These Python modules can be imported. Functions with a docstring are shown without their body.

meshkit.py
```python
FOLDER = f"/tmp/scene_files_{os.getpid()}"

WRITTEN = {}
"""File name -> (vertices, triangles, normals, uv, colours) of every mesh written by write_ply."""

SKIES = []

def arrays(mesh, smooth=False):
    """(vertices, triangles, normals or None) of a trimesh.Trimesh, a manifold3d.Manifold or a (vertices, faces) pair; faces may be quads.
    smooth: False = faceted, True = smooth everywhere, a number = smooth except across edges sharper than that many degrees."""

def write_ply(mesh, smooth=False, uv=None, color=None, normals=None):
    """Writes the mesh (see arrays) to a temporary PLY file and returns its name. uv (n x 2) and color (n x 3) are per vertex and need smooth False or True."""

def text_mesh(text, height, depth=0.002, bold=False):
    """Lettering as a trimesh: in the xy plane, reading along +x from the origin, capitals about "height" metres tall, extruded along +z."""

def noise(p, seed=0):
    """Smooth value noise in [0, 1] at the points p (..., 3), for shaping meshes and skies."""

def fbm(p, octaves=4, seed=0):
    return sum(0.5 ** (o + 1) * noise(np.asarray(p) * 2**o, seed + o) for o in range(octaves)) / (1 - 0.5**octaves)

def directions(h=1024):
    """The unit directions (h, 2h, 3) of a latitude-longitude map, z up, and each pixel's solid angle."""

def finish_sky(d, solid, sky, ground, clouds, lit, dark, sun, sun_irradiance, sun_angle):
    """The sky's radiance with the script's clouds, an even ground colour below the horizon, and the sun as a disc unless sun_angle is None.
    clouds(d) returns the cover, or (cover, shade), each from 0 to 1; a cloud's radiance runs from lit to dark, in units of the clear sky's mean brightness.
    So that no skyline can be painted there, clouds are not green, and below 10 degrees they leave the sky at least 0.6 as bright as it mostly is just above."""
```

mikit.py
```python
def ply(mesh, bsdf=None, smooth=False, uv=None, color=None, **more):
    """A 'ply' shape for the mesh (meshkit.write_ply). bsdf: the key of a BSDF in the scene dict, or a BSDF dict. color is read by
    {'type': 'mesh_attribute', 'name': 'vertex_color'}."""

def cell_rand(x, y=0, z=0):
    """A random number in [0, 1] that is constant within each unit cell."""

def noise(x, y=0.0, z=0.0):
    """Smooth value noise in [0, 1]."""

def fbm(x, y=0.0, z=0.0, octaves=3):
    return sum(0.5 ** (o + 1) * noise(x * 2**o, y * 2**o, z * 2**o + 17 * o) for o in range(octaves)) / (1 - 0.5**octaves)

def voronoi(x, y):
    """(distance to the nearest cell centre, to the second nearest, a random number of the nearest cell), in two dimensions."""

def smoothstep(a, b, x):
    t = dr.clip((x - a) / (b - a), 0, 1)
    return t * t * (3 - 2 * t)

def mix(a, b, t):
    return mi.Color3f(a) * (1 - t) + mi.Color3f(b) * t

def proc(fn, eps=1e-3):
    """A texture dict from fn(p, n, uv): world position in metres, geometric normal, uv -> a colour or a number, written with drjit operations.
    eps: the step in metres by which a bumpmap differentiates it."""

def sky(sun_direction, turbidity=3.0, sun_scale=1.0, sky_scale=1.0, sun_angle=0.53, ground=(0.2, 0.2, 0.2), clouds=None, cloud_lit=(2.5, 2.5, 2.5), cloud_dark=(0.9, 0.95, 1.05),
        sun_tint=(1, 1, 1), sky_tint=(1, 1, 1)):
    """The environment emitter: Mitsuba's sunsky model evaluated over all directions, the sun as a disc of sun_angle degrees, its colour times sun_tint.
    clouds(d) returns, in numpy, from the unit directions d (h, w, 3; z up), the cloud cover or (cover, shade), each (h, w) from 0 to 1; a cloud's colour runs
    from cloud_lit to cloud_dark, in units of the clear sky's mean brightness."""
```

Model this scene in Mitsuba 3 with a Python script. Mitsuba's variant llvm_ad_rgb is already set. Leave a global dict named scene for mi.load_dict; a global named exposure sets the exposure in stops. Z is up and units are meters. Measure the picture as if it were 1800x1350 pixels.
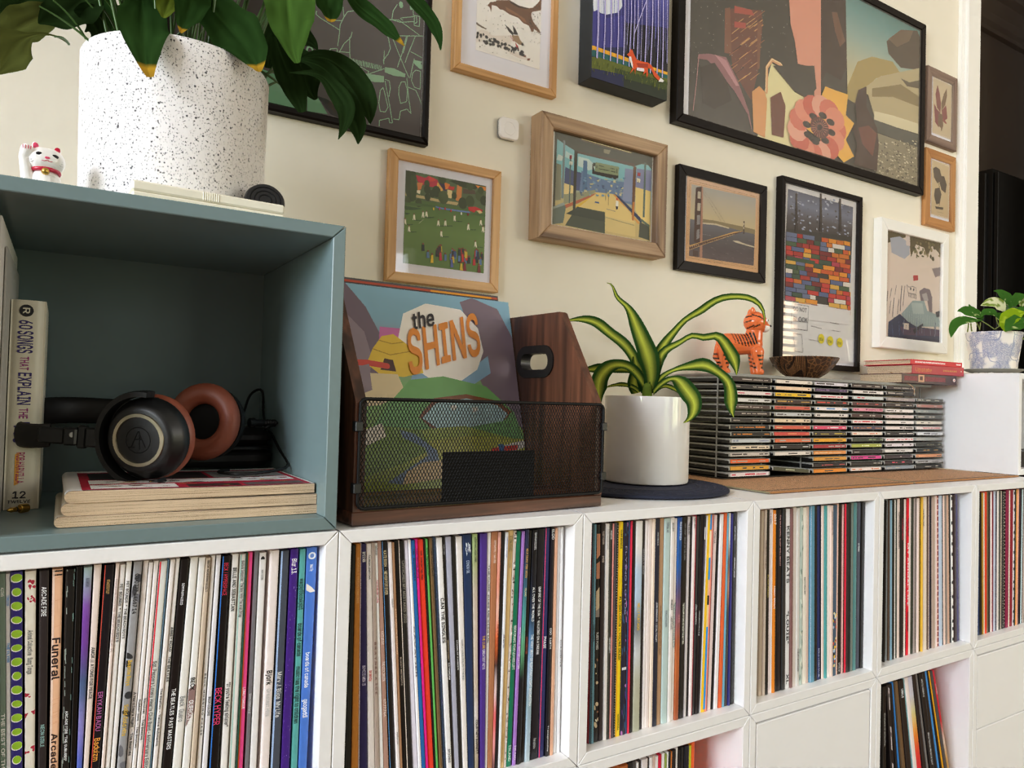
import math, random, numpy as np, trimesh, manifold3d, mitsuba as mi, mikit, meshkit
import drjit as dr
from shapely.geometry import Polygon, LineString
T = mi.ScalarTransform4f
scene, labels = {}, {}
def lin(c):
    """sRGB hex or 0-255 triple -> linear rgb"""
    if isinstance(c, str):
        c = c.lstrip('#'); c = ''.join(a * 2 for a in c) if len(c) == 3 else c
        c = [int(c[i:i + 2], 16) for i in (0, 2, 4)]
    v = np.asarray(c, float) / 255
    return np.where(v <= .04045, v / 12.92, ((v + .055) / 1.055) ** 2.4)
def rgb(c): return {'type': 'rgb', 'value': [float(x) for x in lin(c)]}

# ------------------------------------------------------------------ camera, daylight, exposure
CAM = (-.27496, -.81882, .15553)
scene['camera'] = {'type': 'perspective', 'fov': 69.917, 'fov_axis': 'x', 'near_clip': .02, 'far_clip': 60,
    'to_world': T().look_at(origin=list(CAM), target=[CAM[0] + .52238, CAM[1] + .85245, CAM[2] + .02097], up=[-.03423, -.00361, .99941])}
exposure = -0.2
WALL, FLOOR, CEIL = .385, -.72, 2.15
L_FRONT, L_LEFT, L_MID, L_FAR = 4.0, 30.0, 10.0, 7.0     # radiance of the daylight in the windows
def garden(p, n, uv):
    """What stands outside the panes: bright sky above, foliage and lawn below."""
    g = mikit.fbm(p.x * 5, p.y * 5, p.z * 5)
    leaf = mikit.mix((.30, .42, .16), (1.0, 1.05, .75), mikit.smoothstep(.35, .7, g))
    return mikit.mix(leaf, (1.0, 1.05, 1.12), mikit.smoothstep(.35, .95, p.z + (g - .5) * .8))
def pane_light(k, tint):
    def f(p, n, uv): return garden(p, n, uv) * mi.Color3f(*[k * t for t in tint])
    return {'type': 'area', 'radiance': mikit.proc(f)}
# ------------------------------------------------------------------ materials
def P(name, color, rough=.5, two=True, **kw):
    d = {'type': 'principled', 'base_color': color if isinstance(color, dict) else rgb(color), 'roughness': rough, **kw}
    scene[name] = {'type': 'twosided', 'bsdf': d} if two else d
    return name
def C3(c): return tuple(float(x) for x in lin(c))
def wood(axis, a, b, scale=1.0, dark=None):
    a, b = C3(a), C3(b); d = C3(dark) if dark else None
    def f(p, n, uv):
        q = [p.x, p.y, p.z]; s = [160 * scale] * 3; s[axis] = 7 * scale
        g = mikit.fbm(q[0] * s[0], q[1] * s[1], q[2] * s[2], 4)
        s2 = [38 * scale] * 3; s2[axis] = 2.2 * scale
        h = mikit.fbm(q[0] * s2[0] + 9, q[1] * s2[1], q[2] * s2[2], 3)
        c = mikit.mix(a, b, mikit.smoothstep(.25, .75, .6 * g + .4 * h))
        return mikit.mix(c, d, mikit.smoothstep(.52, .7, h) * .8) if d else c
    return mikit.proc(f)
for ax, s in ((0, 'h'), (2, 'v')):
    P('oak_' + s, wood(ax, '#d9ab72', '#b8864e'), .45)
    P('greyoak_' + s, wood(ax, '#b99a78', '#8c6c4e', 1.0, '#5a4432'), .55)
    P('driftwood_' + s, wood(ax, '#8f7768', '#6b5448', 1.0, '#574238'), .55)
    P('honey_' + s, wood(ax, '#c08a52', '#a06a38'), .45)
    P('walnut_' + s, wood(ax, '#6f4430', '#3f2419', .9, '#2c1811'), .42)
vc = {'type': 'mesh_attribute', 'name': 'vertex_color'}
P('ink', vc, .55); P('ink_gloss', vc, .28); P('ceramic', vc, .12, specular=.6)
scene['leafy'] = {'type': 'principledthin', 'base_color': vc, 'roughness': .32, 'diff_trans': .5, 'spec_trans': 0.0}
def wallpaint(p, n, uv): return mikit.mix(C3('#ebe3d0'), C3('#e7dfcc'), mikit.noise(p.x * 3, p.y * 3, p.z * 3))
P('wall_paint', mikit.proc(wallpaint), .75)
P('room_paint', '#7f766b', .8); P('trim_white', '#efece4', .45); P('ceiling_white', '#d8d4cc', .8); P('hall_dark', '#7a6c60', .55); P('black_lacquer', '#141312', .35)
def boards(p, n, uv):
    k = mikit.cell_rand(p.y / .12); g = mikit.fbm(p.x * 3 + k * 40, p.y * 60, 0)
    return mikit.mix(C3('#7a5c42'), C3('#5c4230'), .5 * k + .5 * g)
P('floor_boards', mikit.proc(boards), .4)
P('white_lacquer', '#eeedec', .33); P('blue_grey', '#6c7f80', .38); P('black_plastic', '#131314', .38); P('black_matt', '#0b0b0b', .6, specular=.2)
P('black_frame', '#17120f', .4, specular=.15); P('white_frame', '#efece4', .4); P('wire', '#0a0a0a', .5, specular=.25); P('mount_white', '#e6e4ec', .8); P('cream_plastic', '#e6e0cc', .4)
P('sensor_white', '#ece6e0', .4); P('gold', '#c8a050', .3, metallic=1.0); P('champagne', '#d8cbb0', .28, metallic=1.0); P('brown_leather', '#8f4c38', .42); P('black_leather', '#1a1615', .5)
P('glaze_white', '#efece8', .08, specular=.7); P('navy_felt', '#1a1e30', .9, sheen=.3); P('soil', '#2c2018', .9); P('grey_plastic', '#74736c', .45); P('saucer_grey', '#8d8c84', .5)
P('lid_grey', '#a3a29c', .25); P('tray_black', '#1b1a1a', .3); P('paper', '#dccaae', .8); P('lace', '#e8e0d4', .9); P('green_cord', '#5a7a2c', .5)
P('mid_grey', '#8a8984', .45)
scene['pane'] = {'type': 'thindielectric', 'int_ior': 1.5}
scene['acrylic'] = {'type': 'thindielectric', 'int_ior': 1.6, 'specular_transmittance': {'type': 'rgb', 'value': [.62, .62, .64]}}
def speckle(cx, cy):
    def f(p, n, uv):
        u = dr.atan2(p.y - cy, p.x - cx) * .106; v = p.z + 5
        c = mi.Color3f(*C3('#ebe8e6'))
        for s, r0, k in ((420, .17, .55), (230, .16, .5), (110, .10, .4)):
            d, e, w = mikit.voronoi(u * s + 50, v * s)
            c = mikit.mix(c, (.028, .026, .03), dr.select((w < k) & (d < r0 * (.4 + w / k)), 1.0, 0.0))
        return c
    return mikit.proc(f)
P('speckled', speckle(-.165, .175), .6)
def toile(cx, cy):
    def f(p, n, uv):
        u = dr.atan2(p.y - cy, p.x - cx) * .063; v = p.z + 3
        base = mi.Color3f(*C3('#ece4da'))
        w = mikit.fbm(u * 30, v * 30, 0) * .012
        d, e, r = mikit.voronoi((u + w) * 62, (v + w) * 62); d2, e2, r2 = mikit.voronoi((u - w) * 190, (v + w) * 190)
        bloom = mikit.smoothstep(.38, .50, mikit.fbm(u * 28 + 7, v * 28, 3))
        ring = dr.abs(dr.sin(d * 22)) ; line = 1 - mikit.smoothstep(.0, .35, e2 - d2)
        ink = bloom * dr.maximum(dr.select(ring < .42, .85, 0.1), line * .8)
        stem = 1 - mikit.smoothstep(.015, .03, dr.abs(mikit.noise(u * 36, v * 36, 9) - .5))
        return mikit.mix(base, C3('#33508e'), dr.clip(dr.maximum(ink, stem * .7), 0, 1))
    return mikit.proc(f)
P('toile', toile(1.87, .19), .15, specular=.6)
def weave(p, n, uv):
    a = dr.sin(p.x * 1570) * dr.sin(p.y * 1050 + p.x * 300) ; s = mikit.noise(p.x * 700, p.y * 300, 0)
    c = mikit.mix(C3('#c2956e'), C3('#5e4230'), mikit.smoothstep(-.1, .6, a + .5 * (s - .5)))
    return mikit.mix(c, C3('#2e2620'), dr.select((p.y > .066) & (p.y < .073), .85, 0.0))
P('woven_cane', mikit.proc(weave), .7); P('mat_edge', '#7d7458', .7)
def pages(p, n, uv):
    return mikit.mix(C3('#cdb494'), C3('#7a5c42'), mikit.smoothstep(.45, .8, mikit.fbm(p.x * 14, p.y * 14, p.z * 2600, 2)))
P('pages', mikit.proc(pages), .85)
def bowlwood(p, n, uv):
    u, v = dr.atan2(p.y - .29, p.x - 1.207) * .07, p.z
    d, e, w = mikit.voronoi(u * 95, v * 95); dd, ee, ww = mikit.voronoi(u * 230, v * 230)
    zone = mikit.noise(u * 22, v * 14 + 3, 0)
    c = mikit.mix(C3('#7a5634'), C3('#5c3a20'), mikit.noise(u * 200, v * 30, 0))
    spots = dr.select(dd < .3, 1.0, 0.0); cells = dr.select(e - d < .16, 0.0, 1.0); bars = dr.select(dr.sin(u * 1500) > .2, 1.0, 0.0)
    pat = dr.select(zone < .42, cells, dr.select(zone < .56, bars, spots))
    c = mikit.mix(c, C3('#2a1810'), pat * .85)
    return mikit.mix(c, C3('#160d08'), dr.select((dr.abs(zone - .42) < .02) | (dr.abs(zone - .56) < .02), .9, 0.0))
P('bowl_wood', mikit.proc(bowlwood), .3)

# ------------------------------------------------------------------ mesh helpers
def num(name):
    if name not in used: used.add(name); return name
    k = 1
    while f'{name}_{k:03d}' in used: k += 1
    used.add(f'{name}_{k:03d}'); return f'{name}_{k:03d}'
used = set()
def put(name, mesh, mat, smooth=False, parent=None, color=None, label=None, extra=None, uv=None):
    key = num((parent + '__' if parent else '') + name)
    scene[key] = mikit.ply(mesh, mat, smooth, color=color, uv=uv, **(extra or {}))
    if label: labels[key] = {'label': label}
    return key
def thing(name, label, cat, group=None, **kw):
    key = num(name); labels[key] = {'label': label, 'category': cat, **({'group': group} if group else {})}; return key
def whole(name, mesh, mat, label, cat, smooth=False, color=None, group=None):
    key = put(name, mesh, mat, smooth, color=color); labels[key] = {'label': label, 'category': cat, **({'group': group} if group else {})}; return key
def struct(name, mesh, mat, smooth=False, extra=None, label=None):
    key = put(name, mesh, mat, smooth, extra=extra); labels[key] = {'kind': 'structure', 'label': label or name.replace('_', ' ')}; return key
def hull(pts): return trimesh.convex.convex_hull(np.asarray(pts, float))
def box(x0, x1, y0, y1, z0, z1, c=0.0):
    if c <= 0: return hull([(x, y, z) for x in (x0, x1) for y in (y0, y1) for z in (z0, z1)])
    p = []
    for x, a in ((x0, c), (x1, -c)):
        for y, b in ((y0, c), (y1, -c)):
            for z, d in ((z0, c), (z1, -c)): p += [(x, y + b, z + d), (x + a, y, z + d), (x + a, y + b, z)]
    return hull(p)
def move(m, M=None, t=(0, 0, 0)):
    m = m.copy(); v = np.asarray(m.vertices)
    m.vertices = (v @ np.asarray(M).T if M is not None else v) + np.asarray(t); return m
def rotz(a): c, s = math.cos(a), math.sin(a); return np.array([[c, -s, 0], [s, c, 0], [0, 0, 1]])
def cat(*m): return trimesh.util.concatenate(list(m))
def prism(poly, y0, y1, c=0.0):
    """convex (x,z) polygon from y0 (front) to y1, front edge chamfered by c"""
    poly = np.asarray(poly, float); ctr = poly.mean(0); pts = [(x, y1, z) for x, z in poly]
    if c > 0:
        pts += [(x, y0 + c, z) for x, z in poly]
        q = np.array(Polygon(poly).buffer(-c, join_style=2).exterior.coords)[:-1]
    else: q = poly
    return hull(pts + [(x, y0, z) for x, z in q])
def quads(rows, wrap=False, cap0=False, cap1=False):
    """(k, n, 3) rows of points -> mesh"""
    R = np.asarray(rows, float); k, n, _ = R.shape; i = np.arange(k - 1)[:, None]; j = np.arange(n if wrap else n - 1)[None]
    a, b = i * n + j, i * n + (j + 1) % n; f = np.stack([a, b, b + n, a + n], -1).reshape(-1, 4); f = np.vstack([f[:, [0, 1, 2]], f[:, [0, 2, 3]]])
    V = R.reshape(-1, 3); ex = []
    for on, base, fl in ((cap0, 0, 1), (cap1, (k - 1) * n, 0)):
        if on:
            c = len(V); V = np.vstack([V, R.reshape(k, n, 3)[0 if fl else -1].mean(0)]); jj = np.arange(n)
            g = np.stack([base + jj, base + (jj + 1) % n, jj * 0 + c], 1); ex.append(g[:, ::-1] if fl else g)
    return trimesh.Trimesh(V, np.vstack([f] + ex), process=False)
def lathe(prof, cx=0, cy=0, n=48, sx=1, sy=1):
    a = np.arange(n) * 2 * np.pi / n; return quads([[(cx + r * sx * math.cos(t), cy + r * sy * math.sin(t), z) for t in a] for r, z in prof], True)
def tube(path, r, n=10, closed=False, caps=True):
    p = np.asarray(path, float); k = len(p); r = np.broadcast_to(np.asarray(r, float), (k,))
    t = np.gradient(p, axis=0)
    if closed: t = np.roll(p, -1, 0) - np.roll(p, 1, 0)
    t /= np.linalg.norm(t, axis=1, keepdims=True) + 1e-12
    u = np.cross(t[0], [0, 0, 1] if abs(t[0][2]) < .9 else [1, 0, 0]); u /= np.linalg.norm(u); rows = []
    for i in range(k):
        u = u - t[i] * (u @ t[i]); u /= np.linalg.norm(u); v = np.cross(t[i], u)
        rows.append([p[i] + r[i] * (math.cos(a) * u + math.sin(a) * v) for a in np.arange(n) * 2 * np.pi / n])
    if closed: rows.append(rows[0])
    return quads(rows, True, caps and not closed, caps and not closed)
def spline(pts, n=30):
    p = np.asarray(pts, float); k = len(p); t = np.concatenate([[0], np.cumsum(np.linalg.norm(np.diff(p[:, :3], axis=0), axis=1) + 1e-9)])
    from scipy.interpolate import PchipInterpolator, CubicSpline
    s = np.linspace(0, t[-1], n); return CubicSpline(t, p)(s) if k > 2 else np.stack([np.interp(s, t, p[:, i]) for i in range(p.shape[1])], 1)
def frame_axes(d, up=(0, 0, 1)):
    """columns: right, up', d"""
    d = np.asarray(d, float); d = d / np.linalg.norm(d); r = np.cross(up, d); r /= np.linalg.norm(r); return np.stack([r, np.cross(d, r), d], 1)
def blob(bones, edge=.004, it=12):
    M = None
    for a, ra, b, rb in bones:
        s = [manifold3d.Manifold.sphere(r, 20).translate(list(map(float, q))) for q, r in ((a, ra), (b, rb))]
        h = manifold3d.Manifold.batch_hull(s); M = h if M is None else M + h
    m = M.refine_to_length(edge).to_mesh(); t = trimesh.Trimesh(m.vert_properties[:, :3], m.tri_verts, process=True)
    return trimesh.smoothing.filter_taubin(t, .5, .5, it)
_gl = {}
def glyph(ch, bold):
    if (ch, bold) not in _gl:
        m = meshkit.text_mesh(ch, 1.0, .1, bold); v = np.asarray(m.vertices); f = np.asarray(m.faces); top = (v[f][:, :, 2] > .05).all(1); f = f[top]
        u, inv = np.unique(f, return_inverse=True); v = v[u][:, :2]; x0 = v[:, 0].min(); v = v - [x0, 0]; _gl[ch, bold] = (v, inv.reshape(-1, 3), v[:, 0].max())
    return _gl[ch, bold]
def text2d(s, bold=True):
    """lettering of cap height 1 in the plane, from x = 0: (vertices, faces, width)"""
    V, F, x, n = [], [], 0.0, 0
    for ch in s:
        if ch == ' ': x += .34; continue
        v, f, w = glyph(ch, bold); V.append(v + [x, 0]); F.append(f + n); n += len(v); x += w + .13
    return np.vstack(V), np.vstack(F), x - .13

# flat printed artwork: ink shapes on paper, each layer 8 microns above the one before
def canvas(ops, ox, y, oz, w=None, h=None):
    """ops as text lines (millimetres from the lower left corner); returns mesh, colours"""
    V, F, K, n, layer = [], [], [], 0, 0
    clip = None
    def add(v2, f, col):
        nonlocal n, layer
        v2 = np.asarray(v2, float) / 1000; V.append(np.c_[ox + v2[:, 0], np.full(len(v2), y - layer * 8e-6), oz + v2[:, 1]])
        F.append(np.asarray(f) + n); K.append(np.broadcast_to(col, (len(v2), 3))); n += len(v2); layer += 1
    def poly(pts, col):
        g = Polygon(pts).buffer(0)
        if clip is not None: g = g.intersection(clip)
        for q in getattr(g, 'geoms', [g]):
            if q.geom_type == 'Polygon' and q.area > .02:
                v, f = trimesh.creation.triangulate_polygon(q, engine='earcut'); add(v, f, col)
    for line in ops.strip().split('\n'):
        o, rest = line[0], line[1:].split(' '); col = rest[0]
        if o == 'T':
            hh, x, z, ang = map(float, rest[1:5]); v, f, _ = text2d(' '.join(rest[5:])); a = math.radians(-ang * 0); add(v * hh + [x, z], f, lin(col)); continue
        q = [float(t) for t in rest[1:]]
        if o == 'G':
            c = [lin(t) for t in col.split('/')]; p = np.array(q).reshape(4, 2); k = 24; s = np.linspace(0, 1, k)
            cc = np.stack([np.interp(s, np.linspace(0, 1, len(c)), [t[i] for t in c]) for i in range(3)], 1)
            if clip is None: clip = Polygon(p); cc = cc if col else cc
            else: cc = cc[::-1]
            l, r_ = p[0] + s[:, None] * (p[3] - p[0]), p[1] + s[:, None] * (p[2] - p[1]); v = np.empty((2 * k, 2)); v[::2], v[1::2] = l, r_
            b = clip.bounds; v = np.clip(v, b[:2], b[2:]); i = np.arange(k - 1) * 2; add(v, np.vstack([np.stack([i, i + 1, i + 3], 1), np.stack([i, i + 3, i + 2], 1)]), 0); K[-1] = np.repeat(cc, 2, 0)
        elif o == 'P': poly(np.array(q).reshape(-1, 2), lin(col))
        elif o == 'E':
            a = np.arange(12) * np.pi / 6; poly(np.c_[q[0] + q[2] * np.cos(a), q[1] + q[3] * np.sin(a)], lin(col))
        elif o == 'L':
            g = LineString(np.array(q[1:]).reshape(-1, 2)).buffer(q[0] / 2, quad_segs=2)
            if clip is not None: g = g.intersection(clip)
            for t in getattr(g, 'geoms', [g]):
                if t.geom_type == 'Polygon' and not t.is_empty: v, f = trimesh.creation.triangulate_polygon(t, engine='earcut'); add(v, f, lin(col))
    m = trimesh.Trimesh(np.vstack(V), np.vstack(F), process=False); return m, np.vstack(K)

# ------------------------------------------------------------------ the room
RX0, RX1, RY0 = -4.5, 7.2, -3.4
struct('floor', box(RX0 - .1, RX1 + .1, RY0 - .1, 1.15, FLOOR - .1, FLOOR), 'floor_boards', label='wooden floor')
struct('ceiling', box(RX0 - .1, RX1 + .1, RY0 - .1, 1.15, CEIL, CEIL + .1), 'ceiling_white', label='white ceiling')
struct('wall_back', box(RX0 - .1, 2.06, WALL, WALL + .12, FLOOR, CEIL), 'wall_paint', label='cream painted wall with the framed pictures')
struct('wall_back_right', box(3.35, RX1 + .1, WALL, WALL + .12, FLOOR, CEIL), 'wall_paint', label='cream wall beyond the opening')
def pierced(x0, x1, z0, z1, holes):
    m = manifold3d.Manifold.cube([x1 - x0, .1, z1 - z0]).translate([x0, 0, z0])
    for a, b, c, d in holes: m = m - manifold3d.Manifold.cube([b - a, .3, d - c]).translate([a, -.1, c])
    q = m.to_mesh(); return trimesh.Trimesh(q.vert_properties[:, :3], q.tri_verts, process=False)
WF, WL, WM, WR = (.85, 1.9, -.15, 1.25), (-3.2, -.9, .3, 2.05), (2.6, 4.5, -.1, 1.55), (4.95, 6.3, -.1, 1.3)
struct('wall_front', move(pierced(RX0 - .1, RX1 + .1, FLOOR, CEIL, [WF, WM, WR]), t=(0, RY0 - .1, 0)), 'room_paint', label='wall with windows behind the camera')
struct('wall_left', move(move(pierced(RY0, WALL, FLOOR, CEIL, [WL]), rotz(math.pi / 2)), t=(RX0, 0, 0)), 'room_paint', label='left wall with window')
struct('wall_right', box(RX1, RX1 + .1, RY0, WALL, FLOOR, CEIL), 'room_paint', label='right wall')
def window(name, hole, k, tint, onleft, bars, blinds=False):
    a, b, c, d = hole; w = num(name); labels[w] = {'kind': 'structure', 'label': 'bright window behind the camera'}
    place = (lambda m: move(move(m, rotz(math.pi / 2)), t=(RX0, 0, 0))) if onleft else (lambda m: move(m, t=(0, RY0 - .1, 0)))
    fr = [box(a, b, .02, .09, c, c + .05), box(a, b, .02, .09, d - .05, d), box(a, a + .05, .02, .09, c, d), box(b - .05, b, .02, .09, c, d)]
    fr += [box(a + (b - a) * t - .02, a + (b - a) * t + .02, .025, .085, c, d) for t in bars]
    put('frame', place(cat(*fr)), 'trim_white', parent=w)
    if blinds:
        for i in range(16): put('slat', place(box(a + .05, b - .05, .045, .085, c + .08 + i * .08, c + .11 + i * .08)), 'trim_white', parent=w)
    pts = np.array([(a, .04, c), (b, .04, c), (b, .04, d), (a, .04, d)]); m = trimesh.Trimesh(pts, [[0, 2, 1], [0, 3, 2]], process=False)
    m = place(m); nn = m.face_normals[0]; want = (1, 0, 0) if onleft else (0, 1, 0)
    if nn @ np.array(want) < 0: m.faces = m.faces[:, ::-1]
    put('pane', m, 'black_matt', parent=w, extra={'emitter': pane_light(k, tint)}, uv=[(0, 0), (1, 0), (1, 1), (0, 1)])
window('window_1', WF, L_FRONT, (1.0, 1.0, 1.0), False, ())
window('window_2', WL, L_LEFT, (.98, 1.0, 1.07), True, (.5,))
window('window_3', WM, L_MID, (1.10, .98, .93), False, (.5,))
window('window_4', WR, L_FAR, (1.4, .9, .55), False, (.5,), True)
# opening to the hall: architrave, then a dark lobby with a black wardrobe
struct('trim_1', cat(box(2.06, 2.135, WALL - .022, WALL + .14, FLOOR, CEIL, .003), box(2.045, 2.062, WALL - .012, WALL + .02, FLOOR, CEIL, .002)), 'trim_white', label='white architrave at the end of the wall')
struct('trim_2', box(3.275, 3.35, WALL - .022, WALL + .14, FLOOR, CEIL, .003), 'trim_white', label='white architrave on the far side of the opening')
struct('wall_hall', box(2.0, RX1, 1.0, 1.1, FLOOR, CEIL), 'hall_dark', label='dark hall wall')
struct('wall_hall_left', box(1.9, 2.0, WALL + .12, 1.1, FLOOR, CEIL), 'hall_dark', label='dark hall side wall')
cor = [(1.0, CEIL - .16), (.975, CEIL - .16), (.97, CEIL - .145), (.955, CEIL - .13), (.945, CEIL - .10), (.915, CEIL - .06), (.885, CEIL - .045), (.88, CEIL - .02), (.865, CEIL - .02), (.865, CEIL), (1.0, CEIL)]
struct('trim_3', quads([[(x, y, z) for y, z in cor] for x in (2.0, RX1)], True, True, True), 'hall_dark', label='moulded cornice in the dark hall')
w = thing('wardrobe', 'tall black wardrobe in the dark hall beyond the opening', 'wardrobe')
wx, wy = 3.137, .80
put('carcass', box(wx, wx + 1.6, wy, .995, FLOOR, 1.216), 'black_lacquer', parent=w)
for k in range(2): put('door', box(wx + .01 + k * .8, wx + .795 + k * .8, wy - .02, wy - .002, FLOOR + .08, 1.20, .002), 'black_lacquer', parent=w)
put('side_panel', box(wx - .018, wx - .001, wy + .02, .99, FLOOR, 1.20, .002), 'black_lacquer', parent=w)

# ------------------------------------------------------------------ cube shelving
TH = .0155
def cube(x0, z0, name, label, mat, y0=0.0, s=.35, d=.35, cat_='shelf', group=None, back='white_lacquer', gap=.0006):
    t = thing(name, label, cat_, group); x1, z1 = x0 + s, z0 + s; g = gap
    a, b, c, e = (x0 + g, z0 + g), (x1 - g, z0 + g), (x1 - g, z1 - g), (x0 + g, z1 - g)
    i, j, k, l = (x0 + TH, z0 + TH), (x1 - TH, z0 + TH), (x1 - TH, z1 - TH), (x0 + TH, z1 - TH)
    def m(*p): return prism(np.array(p) if 1 else p, y0, y0 + d, .0009)
    q = .00035
    def sh(pts, dx, dz): return [(x + dx * 0, z + dz * 0) for x, z in pts]
    put('top_panel', m((e[0] + q * 2, e[1]), (c[0] - q * 2, c[1]), (k[0] - q, k[1]), (l[0] + q, l[1])), mat, parent=t)
    put('bottom_panel', m((a[0] + q * 2, a[1]), (b[0] - q * 2, b[1]), (j[0] - q, j[1]), (i[0] + q, i[1])), mat, parent=t)
    put('side_panel', m((a[0], a[1] + q * 2), (i[0], i[1] + q), (l[0], l[1] - q), (e[0], e[1] - q * 2)), mat, parent=t)
    put('side_panel', m((b[0], b[1] + q * 2), (j[0], j[1] + q), (k[0], k[1] - q), (c[0], c[1] - q * 2)), mat, parent=t)
    put('back_panel', box(x0 + TH * .6, x1 - TH * .6, y0 + d - .012, y0 + d - .006, z0 + TH * .6, z1 - TH * .6), mat, parent=t)
    return t
NAMES = ['white record cube under the grey box, leftmost of the upper row', 'white record cube under the wire-fronted crate', 'white record cube under the pot on the navy mat',
         'white record cube under the near end of the cane mats', 'white record cube under the seam of the two cane mats', 'white record cube at the right edge under the tall white box']
for k in range(6): cube(-.35 + .35 * k, -.35, 'record_cube', NAMES[k], 'white_lacquer', group='white shelving cubes')
LOW = {1: 'white lower cube below the crate cube, mostly out of frame', 2: 'white lower cube holding leaning records and lime and orange edges', 3: 'white lower cube closed by one plain door', 4: 'white lower cube with dark records leaning to the right', 5: 'white lower cube with two plain drawers'}
lows = {k: cube(-.35 + .35 * k, -.70, 'lower_cube', v, 'white_lacquer', group='white lower cubes') for k, v in LOW.items()}
cube(-.35, -.70, 'lower_cube', 'white lower cube at the far left, out of frame', 'white_lacquer', group='white lower cubes')
put('door', box(.70 + TH + .003, 1.05 - TH - .003, .001, .017, -.70 + TH + .003, -.35 - TH - .004, .0012), 'white_lacquer', parent=lows[3])
for a, b in ((-.70 + TH + .003, -.5265), (-.5245, -.35 - TH - .004)): put('drawer', box(1.40 + TH + .003, 1.75 - TH - .003, .001, .017, a, b, .0012), 'white_lacquer', parent=lows[5])
rail = thing('base_rail', 'white base rail under the lower cubes', 'rail'); put('beam', box(-.34, 1.74, .03, .33, FLOOR, -.70), 'white_lacquer', parent=rail)
grey = cube(-.352, .0006, 'grey_box_shelf', 'blue-grey open box shelf holding headphones, standing on the white cubes', 'blue_grey', gap=.001)
tall = cube(1.723, .003, 'side_box', 'white open box standing at the right end of the cane mats under the toile pot', 'white_lacquer', y0=.062, s=.252, d=.30)
put('peg_hole', lathe([(0, 0), (.002, 0)], 0, 0, 12).apply_transform(trimesh.transformations.rotation_matrix(-math.pi / 2, [0, 1, 0])).apply_translation([1.4 - TH - .0002, .07, -.49]), 'black_matt', parent=lows[4])

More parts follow.
